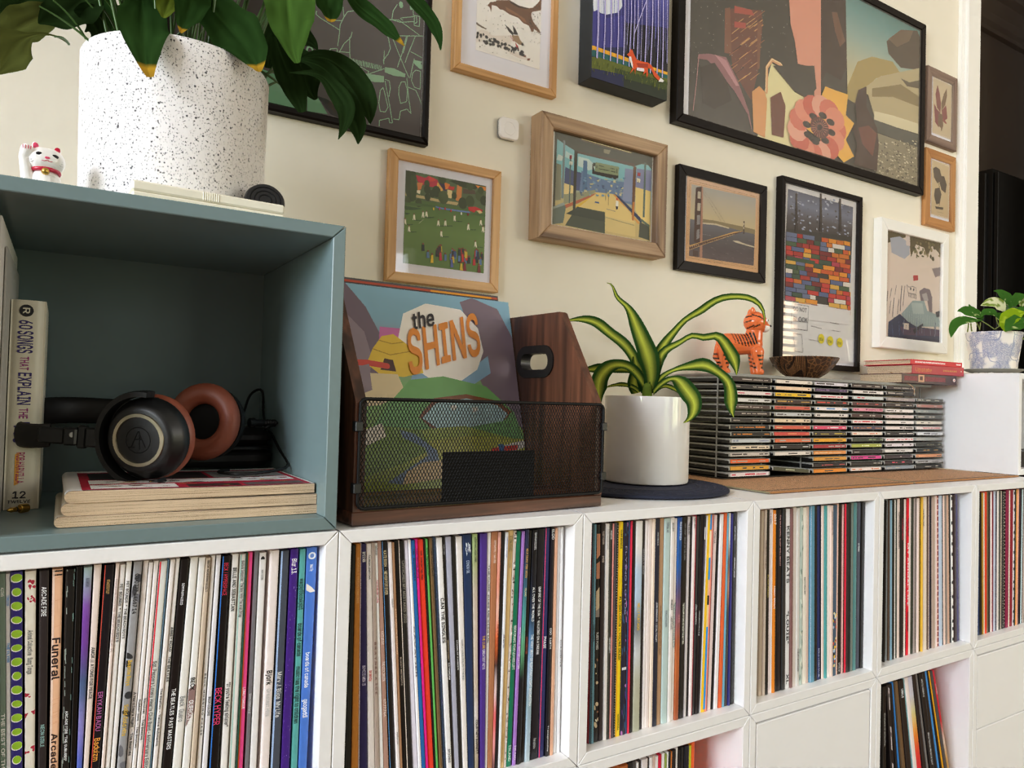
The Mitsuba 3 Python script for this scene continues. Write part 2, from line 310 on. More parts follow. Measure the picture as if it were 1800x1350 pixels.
ART = {
'cricket': """
G#5d7a3c/#64803f/#6a8643/#5d7b3d/#4a6238/#3c4a30 0 0 162 0 162 164 0 164
P#5a6a48 -.4 166 67 164 162 162 163 117 -.6 115
P#c8b480 .1 124 35.1 124 68 123 106 124 102 118 68 118 29.5 119 .2 119
P#3f4a2e -.3 165 18.5 164 20.6 158 18.5 134 16.5 111 9 110 1 123
P#44532f 9.4 156 18.7 159 22.4 133 20.2 114 12.7 111 9.3 128
P#c23848 18.7 159 37.9 157 44 162 61 158 65 152 60 143 46 143 32.5 144 22.9 148
P#d8844a 21.9 146 33.4 147 30 135 23.4 132
P#efe2c0 21.9 132 29.1 133 28.3 126 22 128
P#d84a44 44 161 55 160 59 156 48 152 44 155
P#40304a 65 157 75 156 83 149 80 140 68 141
P#e8b05a 62 154 72 144 76 137 68 138 60 145
P#e8843c 75 156 87 154 85 146 78 143
P#c83a34 85 151 97 151 94 144 83 145
P#ecd49a 82 144 92 143 91 129 82 129
P#d88a4a 102 162 112 162 111 134 105 126 99 127
P#7a4a30 105 159 109 158 108 154 105 154
P#5a4a3a 114 151 138 152 141 145 114 142
P#3b4429 85 160 101 166 148 164 140 154 113 153
P#e08838 139 162 162 162 162 155 146 156
E#44522e 41 147 5.5 6.7
E#3a4628 42 137 6.5 8
E#3a4628 43 123 5.7 7.1
E#3a4628 60 136 8.8 10.7
E#4e5c36 74 128 10.4 12.5
E#3a4628 96 135 5.3 6.3
E#3a4628 114 124 9.2 10.9
E#44522e 129 130 9.3 11
E#4e5c36 149 144 9.4 11
E#364024 158 136 8 9.2
E#44522e 128 159 7.8 9.1
E#44522e 26 110 6.4 7.8
E#44522e 5.2 111 5.6 7
E#44522e 71 162 8.2 9.8
E#3a4628 52 131 5.8 7.1
E#44522e 151 154 6.2 7.4
P#4f6a38 .6 107 33.6 110 61 111 109 110 163 111 162 106 61 108 -.1 102
P#6a86b8 58 110 73 109 129 111 130 108 77 106 61 107
P#cc3030 125 119 141 122 156 118 154 113 142 115 138 110 127 113
P#e8c890 142 115 150 117 156 113 150 110
P#3f5a34 .8 101 33.9 101 17 96 .7 94
P#3a5432 .8 89 11.5 89 2.3 85
L#3c5630 1.2 18.5 78 32.7 80
P#efe9d0 16.7 88 19.7 88 20.2 83 21.1 79 19.2 78 18 82 17 78 15.8 78
E#8a4a34 18.1 89 1.2 1.2
L#3c5630 1.2 35.4 86 50 87
P#efe9d0 33.6 95 36.6 96 37.2 90 38.1 86 36.2 85 34.9 89 33.9 85 32.7 85
E#8a4a34 35.1 96 1.1 1.3
L#3c5630 1.2 42 87 57 89
P#efe9d0 40 96 43 98 44 92 45 88 43 87 42 91 40 87 39.4 87
E#8a4a34 42 98 1.2 1.2
L#3c5630 1.2 66 75 81 77
P#efe9d0 64 84 67 85 68 79 69 75 67 75 65 78 64 74 63 75
E#8a4a34 66 86 1.2 1.3
L#3c5630 1.2 80 77 94 79
P#efe9d0 78 86 81 87 82 82 82 77 80 77 79 80 78 76 77 77
E#8a4a34 79 88 1.2 1.3
L#3c5630 1.2 98 88 113 90
P#efe9d0 96 98 100 99 100 93 101 89 99 88 98 92 97 88 96 88
E#8a4a34 98 99 1.2 1.2
L#3c5630 1.2 127 77 143 79
P#efe9d0 125 86 128 87 129 81 130 77 128 76 127 80 126 76 124 76
E#8a4a34 127 88 1.3 1.3
L#3c5630 1.2 153 89 169 91
P#efe9d0 151 98 154 99 155 93 156 89 154 89 152 92 151 88 150 88
E#8a4a34 152 100 1.3 1.2
L#3c5630 1.2 158 77 174 78
P#efe9d0 156 86 159 87 160 81 161 77 159 76 157 80 156 76 155 76
E#8a4a34 158 88 1.3 1.2
L#3c5630 1.2 9.4 56 23.5 58
P#efe9d0 7.6 65 10.6 66 11.1 60 12 56 10.2 56 8.9 59 7.9 56 6.8 56
E#8a4a34 9.1 67 1.1 1.2
L#3c5630 1.2 72 56 87 58
P#efe9d0 70 66 74 66 74 61 75 56 73 56 72 59 71 56 70 56
E#8a4a34 72 67 1.2 1.3
L#3c5630 1.2 143 47 158 48
P#efe9d0 141 56 144 57 145 51 146 47 144 46 142 50 141 46 140 46
E#8a4a34 142 58 1.3 1.3
L#3c5630 1.2 1.5 68 15.5 70
P#efe9d0 -.3 77 2.7 78 3.2 72 4.1 68 2.3 68 1 71 0 68 -1.1 68
E#8a4a34 1.2 78 1.1 1.2
L#d8d8b8 .6 28.1 74 36.1 82
P#2a2a30 62 29.8 67 30.4 68 19.2 62 18.6
E#8a4634 64 31.9 1.6 1.6
P#38241f 146 32.7 151 33.4 151 21.8 146 21.1
E#8a4634 148 34.9 1.7 1.7
P#402a30 107 24.5 112 25.1 112 13.7 107 13
E#8a4634 109 26.6 1.6 1.7
P#402a30 64 35.1 69 35.7 70 24.5 64 23.8
E#8a4634 67 37.2 1.6 1.6
P#5a7aa0 99 30.4 104 31.1 104 19.8 99 19.1
E#8a4634 101 32.6 1.6 1.7
P#c03030 111 37.6 116 38.2 116 26.8 111 26.1
E#8a4634 113 39.7 1.6 1.6
P#26302e 140 31.8 144 32.4 145 20.9 140 20.2
E#8a4634 142 33.9 1.6 1.7
P#26302e 115 39.1 120 39.8 120 28.4 114 27.7
E#8a4634 117 41 1.6 1.7
P#d8b840 69 38.6 74 39.2 75 28.1 69 27.4
E#8a4634 72 41 1.6 1.6
P#5a7aa0 90 27.4 95 28 96 16.7 90 16
E#8a4634 93 29.5 1.6 1.6
P#5a7aa0 120 24.5 125 25.1 126 13.7 120 13
E#8a4634 123 26.6 1.6 1.6
P#c03030 122 30.5 127 31.1 128 19.7 122 19
E#8a4634 124 32.6 1.7 1.6
P#c03030 141 39.2 146 39.8 146 28.3 141 27.6
E#8a4634 143 41 1.7 1.6
P#5a7aa0 93 35.3 98 35.9 98 24.6 93 23.9
E#8a4634 95 37.4 1.6 1.6
P#5a7aa0 128 25.8 133 26.4 134 14.9 128 14.3
E#8a4634 131 27.9 1.6 1.6
P#2a2a30 94 33.2 99 33.8 100 22.5 94 21.8
E#8a4634 97 35.3 1.7 1.6
P#3a5080 98 32.9 103 33.5 103 22.2 98 21.5
E#8a4634 100 35 1.6 1.6
P#26302e 144 29.1 149 29.7 150 18.2 144 17.5
E#8a4634 147 31.2 1.7 1.6
P#c03030 138 23.6 143 24.2 144 12.7 138 12
E#8a4634 141 25.7 1.7 1.6
P#38241f 118 34.7 123 35.3 124 23.9 118 23.2
E#8a4634 120 36.8 1.6 1.6
P#d8b840 120 36.7 125 37.4 126 26 120 25.2
E#8a4634 122 38.9 1.7 1.7
P#402a30 67 38 72 38.6 73 27.5 67 26.8
E#8a4634 70 40 1.6 1.6
P#5a7aa0 44 25.1 49 25.7 50 14.7 44 14
E#8a4634 47 27.2 1.6 1.6
P#5a7aa0 143 41 148 41 149 29.7 143 29
E#8a4634 145 43 1.6 1.6
P#26302e 127 25.4 132 26.1 133 14.6 127 13.9
E#8a4634 130 27.6 1.7 1.7
P#5a7aa0 107 27 112 27.6 112 16.2 107 15.5
E#8a4634 109 29.1 1.6 1.6
P#d8b840 121 34.7 126 35.3 126 23.9 121 23.2
E#8a4634 123 36.8 1.6 1.6
P#d8b840 95 22.7 99 23.3 100 12 95 11.3
E#8a4634 97 24.8 1.6 1.6
P#26302e 34.6 36.5 39.2 37.1 39.9 26.1 34.6 25.4
E#8a4634 36.8 38.6 1.5 1.6
P#d8b840 150 24.1 155 24.8 156 13.2 150 12.5
E#8a4634 152 26.3 1.7 1.7
P#26302e 107 37.4 112 38 113 26.7 107 25.9
E#8a4634 109 39.5 1.7 1.6
P#2a2a30 154 35.3 159 35.9 160 24.3 154 23.6
E#8a4634 156 37.4 1.7 1.6
P#5a7aa0 151 25.5 156 26.1 157 14.5 151 13.8
E#8a4634 154 27.6 1.7 1.6
P#5a7aa0 79 24.6 84 25.2 84 14 79 13.3
E#8a4634 81 26.7 1.6 1.6
P#e8c030 53 20.4 57 20.8 58 6.8 52 6.1
E#7a4030 55 22.4 1.8 1.8
P#c8303c 69 26.9 73 27.4 75 13.3 69 12.5
E#7a4030 71 28.9 1.7 1.7
P#5a64a0 92 17.3 96 17.7 98 3.5 92 2.7
E#7a4030 94 19.3 1.8 1.8
P#c82c30 114 29.9 118 30.5 120 16.1 114 15.3
E#7a4030 116 32 1.9 1.8
P#2c3450 146 38.6 150 39.1 152 24.6 145 23.8
E#7a4030 148 41 1.9 1.8
P#d8b838 112 12.4 116 12.9 118 -1.5 111 -2.2
E#7a4030 114 14.4 1.9 1.8
P#8a2a34 119 13.2 123 13.7 125 -.7 118 -1.4
E#7a4030 121 15.3 1.8 1.8
P#7a3030 149 13.2 153 13.7 155 -.9 148 -1.7
E#7a4030 151 15.3 1.9 1.9
E#e0c040 55 104 1.6 2.6
E#c05080 67 106 1.6 2.7
E#b83030 78 108 1.6 2.7
E#c03030 90 106 1.6 2.7
E#f0f0e8 111 104 1.6 2.7
E#8a2020 125 105 1.7 2.7""",
'dogs': """
G#f1ece4/#f1ece4 0 0 143 0 143 196 0 196
P#6b452c 42 106 70 115 90 110 115 113 124 117 137 132 143 142 154 154 142 117 122 108 120 101 125 90 141 77 142 71 128 76 124 68 121 70 116 79 103 80 91 87 71 88 57 92 50 91 42 95 31.9 94 31.2 80 27.5 88 22.7 90 28.3 98 39.9 103
P#8a5c3a 61 100 81 96 93 93 105 90 110 83 103 83 91 90 66 93
P#3c2418 70 115 92 111 115 113 110 110 90 107 73 110
P#4c2e1c 42 108 70 132 103 151 128 163 136 153 104 138 70 115
P#e6dbd0 .4 32.7 11.6 42 23.1 42 34.9 36.5 58 43 75 48 82 42 75 33.5 76 21.2 95 20.2 110 20.1 105 14.6 88 16.2 70 15.4 54 17.3 40 21.6 23.5 29.2 10.1 17.2 1 14.7
P#e0d4c8 74 18.4 93 17.5 120 15.4 118 10.6 98 9.5 74 12.3
P#7a4a34 105 17.7 111 19.4 111 15.6 105 14.6
P#7a4a34 114 13.7 121 16.6 119 10.9 114 10.2
P#6a5a4c -.2 52 11.4 48 23 46 20.7 44 9.2 45 -.1 48
P#9a7a58 77 49 92 53 98 44 103 41 102 36.8 95 35.8 82 39.7
P#1e1614 61 66 72 61 82 54 80 49 70 55
P#1e1614 79 69 85 64 92 54 82 52
P#a8242c 86 37.6 92 32 95 26.5 92 25 87 31.6
E#1c1412 102 38.3 2.9 2.9
L#b02830 1.2 74 48 82 38.6
E#1c1715 64 20.7 3.1 3.5
E#1c1715 77 18.4 1.3 2.4
E#1c1715 98 20.7 3.4 1.6
E#1c1715 49 27.7 2.4 2.6
E#1c1715 2.9 31.2 1.8 3.4
E#1c1715 79 26.6 3.1 1.6
E#1c1715 64 28.1 1.2 3.3
E#1c1715 22.4 29.9 3.4 3.3
E#1c1715 30.7 18.4 2.4 2.9
E#1c1715 22.3 18.8 2.7 3.6
E#1c1715 93 24.3 2.1 1.7
E#1c1715 15.9 32.8 1.9 2.7
E#1c1715 2.2 23.5 1.9 2
E#1c1715 85 22.9 2 2.5
E#1c1715 73 28.2 3.6 1.3
E#1c1715 78 19.2 1.2 3.2
E#1c1715 38.3 23.7 1.2 1.3
E#1c1715 19.9 18.6 1.6 3.1
E#1c1715 97 18 2 2.2
E#1c1715 54 20.5 1.4 3
E#1c1715 83 19 1.3 3.6
E#1c1715 10.7 28.7 2.5 3.4
E#1c1715 35.8 18.9 2.4 2
E#1c1715 33.1 29.7 1.3 1.5
E#1c1715 72 17.6 1.5 1.4
E#1c1715 102 21.5 2.2 1.8
E#1c1715 62 19.8 2.2 2.3
E#1c1715 7.5 19.4 1.2 2.4
E#1c1715 87 26.3 3 3.6
E#1c1715 65 20.1 1.5 2.3
E#1c1715 16.7 20.4 1.8 2.3
E#1c1715 104 18.7 3.6 2.4
E#1c1715 51 21.2 2.3 1.9
E#1c1715 42 29.5 2 3.6
E#1c1715 100 20.8 2.5 2.1
E#1c1715 10.4 29.8 2.9 3.3
E#1c1715 37.9 20.8 2.9 2.9
E#1c1715 69 20.4 2 3
E#1c1715 29.6 25.4 3 2.9
E#1c1715 31.2 18.6 2.6 2.6
E#1c1715 2.9 25.7 1.7 2.9
E#1c1715 48 20.1 2.7 3.1
E#1c1715 36.5 22.9 2.8 3.3
E#1c1715 36.8 20 3.2 2.9
E#1c1715 102 17.8 2.5 2.6
E#1c1715 18.4 20.5 3.3 2.4
E#1c1715 72 20.8 2.9 1.7
E#1c1715 81 22 2.8 2.3
E#1c1715 65 20.3 2.7 3
E#1c1715 4.3 32.1 2.1 2.8
E#1c1715 23.5 22.7 2.7 1.4
E#1c1715 49 28 1.3 1.6
E#1c1715 33.2 29.7 1.6 1.3
E#1c1715 48 25.9 2.7 2.6
E#1c1715 25.5 19.3 1.2 2.2
E#1c1715 29.4 26.6 1.4 3.3
E#1c1715 38.8 31.3 2.6 1.4
E#1c1715 56 26 2.5 3.6
E#1c1715 85 23.5 3.2 2.8
E#1c1715 38.4 29.8 2.6 2.5
E#1c1715 100 17.7 2.7 2.1
E#1c1715 92 27.2 1.4 2.7
E#1c1715 64 28 2.7 3.4
E#1c1715 39.2 25.7 1.7 1.9
E#1c1715 101 23 3.6 3.5
E#1c1715 62 26.7 3.5 2.5
E#1c1715 43 27.1 3.4 2.5
E#1c1715 30.2 25.5 1.4 2.7
E#1c1715 46 27.2 3 3.2
E#1c1715 3.1 25.9 1.7 3.5
E#1c1715 81 25.6 1.9 1.7
E#1c1715 103 23.7 2.7 2.4
E#1c1715 67 22.3 3 1.5
E#1c1715 79 25.1 2.5 2.1
E#1c1715 31.3 24.7 2.2 2.1
E#3a2a22 107 52 .4 .5
E#3a2a22 127 63 .4 .9
E#3a2a22 63 41 1 .7
E#3a2a22 56 62 1.1 .5
E#3a2a22 46 4.9 .4 .9
E#3a2a22 99 69 .6 .9
E#3a2a22 70 46 .8 .6
E#3a2a22 25.6 29 1 .3
E#3a2a22 36.8 3.7 1 .8
E#3a2a22 9.2 7.9 1.1 1
E#3a2a22 25.2 25.9 .7 .4
E#3a2a22 18.8 52 .4 .3
E#3a2a22 84 26.1 1.1 .4
E#3a2a22 62 73 .8 .7
E#3a2a22 13.1 12 .4 .8
E#3a2a22 80 40 .6 .7
E#3a2a22 39.8 12.9 .8 .4
E#3a2a22 35.6 58 1 .5
E#3a2a22 103 42 .4 .8
E#3a2a22 15.5 82 .9 .5
E#3a2a22 126 71 .6 .9
E#3a2a22 9.7 7.7 .4 .4
E#3a2a22 137 49 .6 .4
E#3a2a22 140 52 1.1 .4
E#3a2a22 89 76 .6 .5
E#3a2a22 88 76 .6 .5
E#3a2a22 120 48 1.1 .6
E#3a2a22 122 65 .9 .7
E#3a2a22 106 76 .4 .3
E#3a2a22 30.1 97 1 .6
E#3a2a22 89 66 .7 .4
E#3a2a22 24.1 80 .7 .6
E#3a2a22 37.9 70 .5 .5
E#3a2a22 36.2 45 .4 1
E#3a2a22 99 39 .8 1
E#3a2a22 21.2 17.7 .6 .7
E#3a2a22 29.8 98 .5 .3
E#3a2a22 53 70 .8 .6
E#3a2a22 106 35.3 .5 .5
E#3a2a22 98 5.4 .9 .6
E#3a2a22 74 72 .4 .4
E#3a2a22 129 70 1.2 .4
E#3a2a22 35.6 97 .7 .3
E#3a2a22 38.6 54 .6 .3
E#3a2a22 28.8 39.3 .7 .7
E#3a2a22 15.4 59 .4 .6
E#3a2a22 132 58 1.2 .5
E#3a2a22 7.4 29.4 .7 .7
E#3a2a22 56 32.8 1 .9
E#3a2a22 46 52 1.1 .4
E#3a2a22 19.5 60 .4 .8
E#3a2a22 20.5 89 .6 .3
E#3a2a22 63 41 .5 .4
E#3a2a22 30.7 67 .6 .4
E#3a2a22 61 72 1 .7
E#3a2a22 129 50 1.1 .8
E#3a2a22 66 11.9 .9 1
E#3a2a22 105 37.2 .6 .9
E#3a2a22 12.4 76 .5 .7
E#3a2a22 41 97 .9 .7
E#3a2a22 6.8 88 .5 .6
E#3a2a22 125 11.5 .9 .5
E#3a2a22 62 67 .6 .3
E#3a2a22 85 16.1 1 .4
E#3a2a22 102 68 1.2 .9
E#3a2a22 19.9 60 1.1 .6
E#3a2a22 63 58 1 1
E#3a2a22 116 76 .4 1
E#3a2a22 9.6 25.5 .7 .9
E#3a2a22 56 83 .6 .4
E#3a2a22 80 73 1 .5
E#3a2a22 51 78 1.1 .9
E#3a2a22 122 52 .7 .4
E#3a2a22 119 68 .4 .4
E#3a2a22 18.8 11.1 1.1 .4
E#3a2a22 99 15.4 .9 .9
E#3a2a22 74 43 .5 .6
E#3a2a22 46 60 .7 .8
E#2c1e18 138 70 1.1 .9
E#2c1e18 130 75 .8 .8
E#2c1e18 134 92 .7 .5
E#2c1e18 118 97 .9 .9
E#2c1e18 134 105 1.2 .6
E#2c1e18 134 118 1 .9
E#2c1e18 142 73 1 .9
E#2c1e18 136 88 .6 .8
E#2c1e18 139 110 1.3 .8
E#2c1e18 125 119 .8 .5
E#2c1e18 134 71 1.2 .8
E#2c1e18 125 113 1 .7
E#2c1e18 135 101 1.2 .6
E#2c1e18 123 104 .9 1
E#2c1e18 120 82 1 .5
E#2c1e18 117 85 1.1 1
E#2c1e18 135 99 .8 .8
E#2c1e18 140 107 .7 .8
E#2c1e18 141 114 .5 .5
E#2c1e18 131 87 .6 .6
E#2c1e18 132 84 1 .9
E#2c1e18 117 89 1.1 1
E#2c1e18 125 71 .9 1
E#2c1e18 122 79 1.1 .7
E#2c1e18 118 106 .6 .5
E#2c1e18 120 83 .6 .9
E#2c1e18 136 76 1.1 .9
E#2c1e18 142 69 1 1
E#2c1e18 118 111 .5 .5
E#2c1e18 126 93 1 .9
E#2c1e18 118 94 .9 .7
E#2c1e18 119 84 .8 .9
E#2c1e18 130 66 1.2 .4
E#2c1e18 136 82 .8 .5
E#2c1e18 128 100 1 1
E#2c1e18 125 103 .9 .9
E#2c1e18 137 90 .7 .6
E#2c1e18 139 94 .5 .7
E#2c1e18 122 80 .6 .6
E#2c1e18 118 90 1.3 .8
E#2c1e18 127 66 .5 .6
E#2c1e18 137 123 1.1 .6
E#2c1e18 115 102 .8 .6
E#2c1e18 129 118 .6 1
E#2c1e18 127 93 .5 .6""",
'fox': """
G#15181e/#222a3c/#2a2e58/#32316a/#3a3878/#5a58a0/#8f90c0 0 0 203 0 203 264 0 264
P#d8dce0 -4.2 182 71 206 75 165 64 149 34.8 136 14.5 134 1.6 133
P#3d3a80 -1.1 130 10.1 138 35 129 79 149 81 82 1.1 59
P#16131c 79 133 211 159 214 50 82 49
P#e8a828 -1.9 63 3.8 64 208 62 208 56 106 55 4.1 56 -1.5 53
P#1e5a58 -1.5 53 4.1 56 106 55 208 56 208 48 106 46 -1.2 43
P#5c6420 -1.1 40 14.5 44 106 46 208 48 208 28.4 107 27 -.4 17.9
P#39461c 59 33.3 208 41 209 9 59 10.2
P#1e2248 -.4 17.9 83 25.5 84 -2.4 .1 -.3
P#232c1c 83 18.5 209 23.6 209 1.6 84 -4.8
L#4a489a .4 193 245 196 132
L#2a2a60 .5 164 236 166 138
L#8a8ac0 .7 139 228 144 83
L#2a2a60 .6 106 217 109 118
L#4a489a .5 19.2 189 24 70
L#6a68b0 .6 90 212 92 131
L#6a68b0 .6 72 206 75 99
L#8a8ac0 .8 116 220 121 78
L#2a2a60 .5 155 233 159 111
L#8a8ac0 .7 193 245 197 108
L#8a8ac0 .6 102 216 106 112
L#8a8ac0 .5 178 240 183 106
L#6a68b0 .9 96 214 101 81
L#2a2a60 .8 177 240 181 122
L#8a8ac0 .5 162 235 165 107
L#4a489a .8 189 244 191 142
L#4a489a .3 165 236 169 123
L#4a489a .8 54 200 55 112
L#4a489a .6 167 236 170 139
L#6a68b0 .4 78 208 80 124
L#4a489a .7 24.8 191 26.2 110
L#6a68b0 .7 165 236 168 140
L#6a68b0 .4 121 222 123 114
L#4a489a .5 126 223 129 117
L#4a489a .8 114 220 119 80
L#8a8ac0 .9 144 229 147 94
L#4a489a .6 170 237 174 133
L#8a8ac0 .6 120 222 124 80
L#2a2a60 .7 74 207 77 130
L#6a68b0 .7 115 220 118 127
L#8a8ac0 .7 43 197 48 67
L#6a68b0 .4 189 244 192 126
L#2a2a60 .5 122 222 125 102
L#4a489a .5 13.7 187 15.9 94
L#4a489a .4 28.5 192 30.2 112
L#8a8ac0 .6 52 200 55 106
L#6a68b0 .7 140 228 143 105
L#4a489a .8 120 221 124 99
L#8a8ac0 .5 186 243 191 82
L#2a2a60 .7 125 223 130 117
L#8a8ac0 .4 177 240 181 87
L#4a489a .8 137 227 140 96
L#4a489a .3 97 214 99 114
L#6a68b0 .8 147 230 150 102
L#8a8ac0 .4 84 210 88 76
L#4a489a .3 59 202 63 90
L#4a489a .3 194 245 199 92
L#8a8ac0 .5 147 230 151 130
L#8a8ac0 .6 81 209 85 72
L#8a8ac0 .8 163 235 166 125
L#2a2a60 .6 102 216 106 90
L#4a489a .3 27.8 192 30.2 93
L#4a489a .8 163 235 169 96
L#4a489a .4 164 236 167 125
L#2a2a60 .6 137 227 140 130
L#34401c .7 108 20.6 106 14.2
L#4c5820 .7 144 37.6 144 30.6
L#4c5820 .7 80 18.6 80 11.7
L#4c5820 .7 164 35.6 163 31.6
L#34401c .7 54 33.9 55 28.5
L#7a8428 .7 197 38.1 198 30.7
L#34401c .7 44 25.5 46 20.7
L#8a8830 .7 180 24 180 16.9
L#7a8428 .7 180 30.1 178 21.3
L#4c5820 .7 147 29.8 149 26.3
L#4c5820 .7 165 26.9 164 18.6
L#4c5820 .7 116 31.2 114 23.9
L#4c5820 .7 96 29.9 96 25.4
L#7a8428 .7 198 44 200 38.4
L#34401c .7 134 42 136 34.1
L#34401c .7 91 21.6 89 17.2
L#34401c .7 152 39.8 151 33
L#7a8428 .7 169 28.1 168 22.2
L#7a8428 .7 92 34.6 91 28.6
L#34401c .7 .7 36.4 1.2 32.2
L#4c5820 .7 136 31.8 136 25.7
L#8a8830 .7 186 44 185 36.5
L#34401c .7 161 29.3 161 21.3
L#4c5820 .7 101 36.9 102 30.8
L#34401c .7 60 34.7 61 28.9
L#34401c .7 12.2 35.3 13.9 31.3
L#8a8830 .7 70 32.8 69 26.9
L#34401c .7 58 20 60 16.1
L#4c5820 .7 54 36 54 29
L#4c5820 .7 172 40 173 36.1
L#34401c .7 164 29.9 166 23.1
L#8a8830 .7 55 23.7 57 17.1
L#8a8830 .7 177 23.5 177 16.8
L#34401c .7 14.5 31.1 13.3 22.9
L#4c5820 .7 70 29.7 69 24.2
L#4c5820 .7 198 43 197 35.1
L#34401c .7 180 27.6 178 21.8
L#8a8830 .7 167 30.9 167 22.9
L#34401c .7 71 35.8 69 31.1
L#34401c .7 40 33.4 39.5 29.4
L#7a8428 .7 37 23.3 36.4 18
L#4c5820 .7 155 42 153 38.2
L#8a8830 .7 88 34.9 88 27.5
L#34401c .7 67 23.1 66 19.1
L#8a8830 .7 155 32.8 155 26.3
L#34401c .7 18.1 26.9 20.5 20.2
L#34401c .7 90 31.9 88 27.4
L#4c5820 .7 204 43 202 37.4
L#7a8428 .7 161 44 162 39.6
L#7a8428 .7 5.4 28.2 4.9 20.8
L#34401c .7 92 22.1 91 16
L#7a8428 .7 111 38.9 109 32.2
L#8a8830 .7 2.1 19.7 3.2 12.5
L#4c5820 .7 27.6 27.6 27.9 23.1
L#4c5820 .7 93 23.4 93 18.5
L#4c5820 .7 130 33.9 130 26.4
L#4c5820 .7 30.2 17.6 29.7 12.7
L#34401c .7 85 31.4 84 26.2
L#8a8830 .7 19.5 35.8 18.7 28.7
L#4c5820 .7 202 41 203 34.1
L#4c5820 .7 6.6 25.5 5.5 20
L#7a8428 .7 7.9 34.5 9.2 28.2
L#4c5820 .7 94 40 96 34.3
L#7a8428 .7 7.8 33.3 6.4 26.3
L#7a8428 .7 187 27.8 190 20.4
L#4c5820 .7 92 34.7 90 29.2
L#7a8428 .7 166 25 166 19.3
L#7a8428 .7 145 33.2 146 26.3
L#34401c .7 193 45 192 38.8
L#4c5820 .7 78 28.9 77 24.7
L#34401c .7 33.9 19.6 36.2 14.9
L#34401c .7 122 28.7 122 21.5
L#7a8428 .7 172 37 171 30
L#4c5820 .7 174 39.7 176 34.8
L#8a8830 .7 41 20.6 39.3 13.1
L#7a8428 .7 6.6 16 5.9 11.2
L#34401c .7 146 35.7 144 29.4
L#4c5820 .7 143 37 142 32.3
L#34401c .7 156 27.6 158 21.4
L#4c5820 .7 99 23.6 97 18.2
L#4c5820 .7 198 24.4 198 16.5
L#34401c .7 66 26.5 66 21.9
L#4c5820 .7 42 37.6 40 30.9
L#34401c .7 77 30.9 77 25
L#4c5820 .7 75 35.7 73 29.2
L#7a8428 .7 180 31.2 178 23.6
L#7a8428 .7 79 29.2 79 23.9
L#7a8428 .7 192 34.2 194 27.3
L#34401c .7 43 38.5 41 31.5
L#7a8428 .7 40 33.6 41 27.4
L#7a8428 .7 192 43 193 39.2
L#8a8830 .7 142 43 142 34.5
L#7a8428 .7 70 32.7 70 28.8
L#8a8830 .7 158 35.8 160 28.3
L#7a8428 .7 102 20 100 13.9
L#7a8428 .7 127 34.8 128 31.4
L#34401c .7 108 28.2 107 23.5
L#7a8428 .7 35.9 25.3 36.5 17.6
L#8a8830 .7 168 29.1 166 20.7
L#4c5820 .7 198 32.8 198 24.6
L#7a8428 .7 22.1 25.1 21.1 18.9
L#7a8428 .7 20.6 23 20.7 18.3
L#34401c .7 130 42 130 34.3
L#8a8830 .7 30.3 35.7 28.4 27.3
L#34401c .7 36.2 20.9 36.8 13.8
L#34401c .7 176 34.7 177 30.5
L#4c5820 .7 69 39.7 71 33.8
L#34401c .7 113 36.5 113 32
L#8a8830 .7 86 23.7 88 16.1
L#7a8428 .7 166 30.2 166 22.1
L#34401c .7 5.6 17.7 6.1 11.3
L#8a8830 .7 49 23.7 49 17.4
L#4c5820 .7 185 39.6 185 31.3
L#4c5820 .7 152 34.3 154 27.9
L#34401c .7 196 43 197 37.3
L#34401c .7 197 23.5 197 15.2
L#8a8830 .7 143 26.7 142 21.6
L#34401c .7 182 41 182 32.7
L#8a8830 .7 164 35 164 29.6
L#8a8830 .7 130 25.2 131 18.6
L#34401c .7 79 39.7 77 35.7
L#8a8830 .7 170 37.2 171 33
L#7a8428 .7 169 37.1 169 31.2
L#7a8428 .7 124 37.3 124 32.2
L#7a8428 .7 59 36.7 57 30.7
L#7a8428 .7 131 29 133 22.9
L#8a8830 .7 114 37.2 113 31.8
L#34401c .7 168 31.5 168 26.5
L#4c5820 .7 100 28.7 100 23.3
L#4c5820 .7 162 23.9 161 17.6
L#c4bce4 4.2 11.4 186 12.8 124 13.2 95 12 42
L#8a80b8 1.5 12.3 187 12.8 42
L#c4bce4 2.8 28.6 192 30 129 30.2 99 28.9 44
L#8a80b8 1 29.5 192 29.8 45
L#c4bce4 3.4 45 197 46 132 47 101 46 45
L#8a80b8 1.2 46 198 47 45
L#c4bce4 3.2 62 203 64 136 65 104 64 45
L#8a80b8 1.1 63 203 65 46
L#c4bce4 3 80 208 81 141 81 107 80 47
L#8a80b8 1 81 209 81 47
L#c4bce4 2.6 97 214 98 144 97 109 95 46
L#8a80b8 .9 98 214 96 47
L#c4bce4 2.6 115 220 116 154 117 123 116 67
L#8a80b8 .9 116 220 116 68
L#c4bce4 3.2 138 227 139 158 139 125 138 64
L#8a80b8 1.1 138 227 139 64
L#c4bce4 3.4 154 232 156 157 155 118 153 48
L#8a80b8 1.2 155 233 154 49
L#c4bce4 3.2 170 238 172 162 173 122 172 51
L#8a80b8 1.1 172 238 173 51
L#c4bce4 3.2 184 242 186 163 187 121 187 46
L#8a80b8 1.1 185 242 188 46
L#c4bce4 1.6 195 246 197 175 199 142 199 80
L#8a80b8 .6 196 246 200 80
L#c4bce4 1.4 126 223 127 156 127 124 126 65
L#8a80b8 .5 127 224 127 66
L#c4bce4 1.2 89 212 90 155 90 131 88 88
L#8a80b8 .4 90 212 89 88
L#c4bce4 2.4 106 217 107 158 107 132 106 86
L#8a80b8 .8 107 217 107 86
L#b8b0dc 2 139 199 127 169 116 141 107 117 105 93
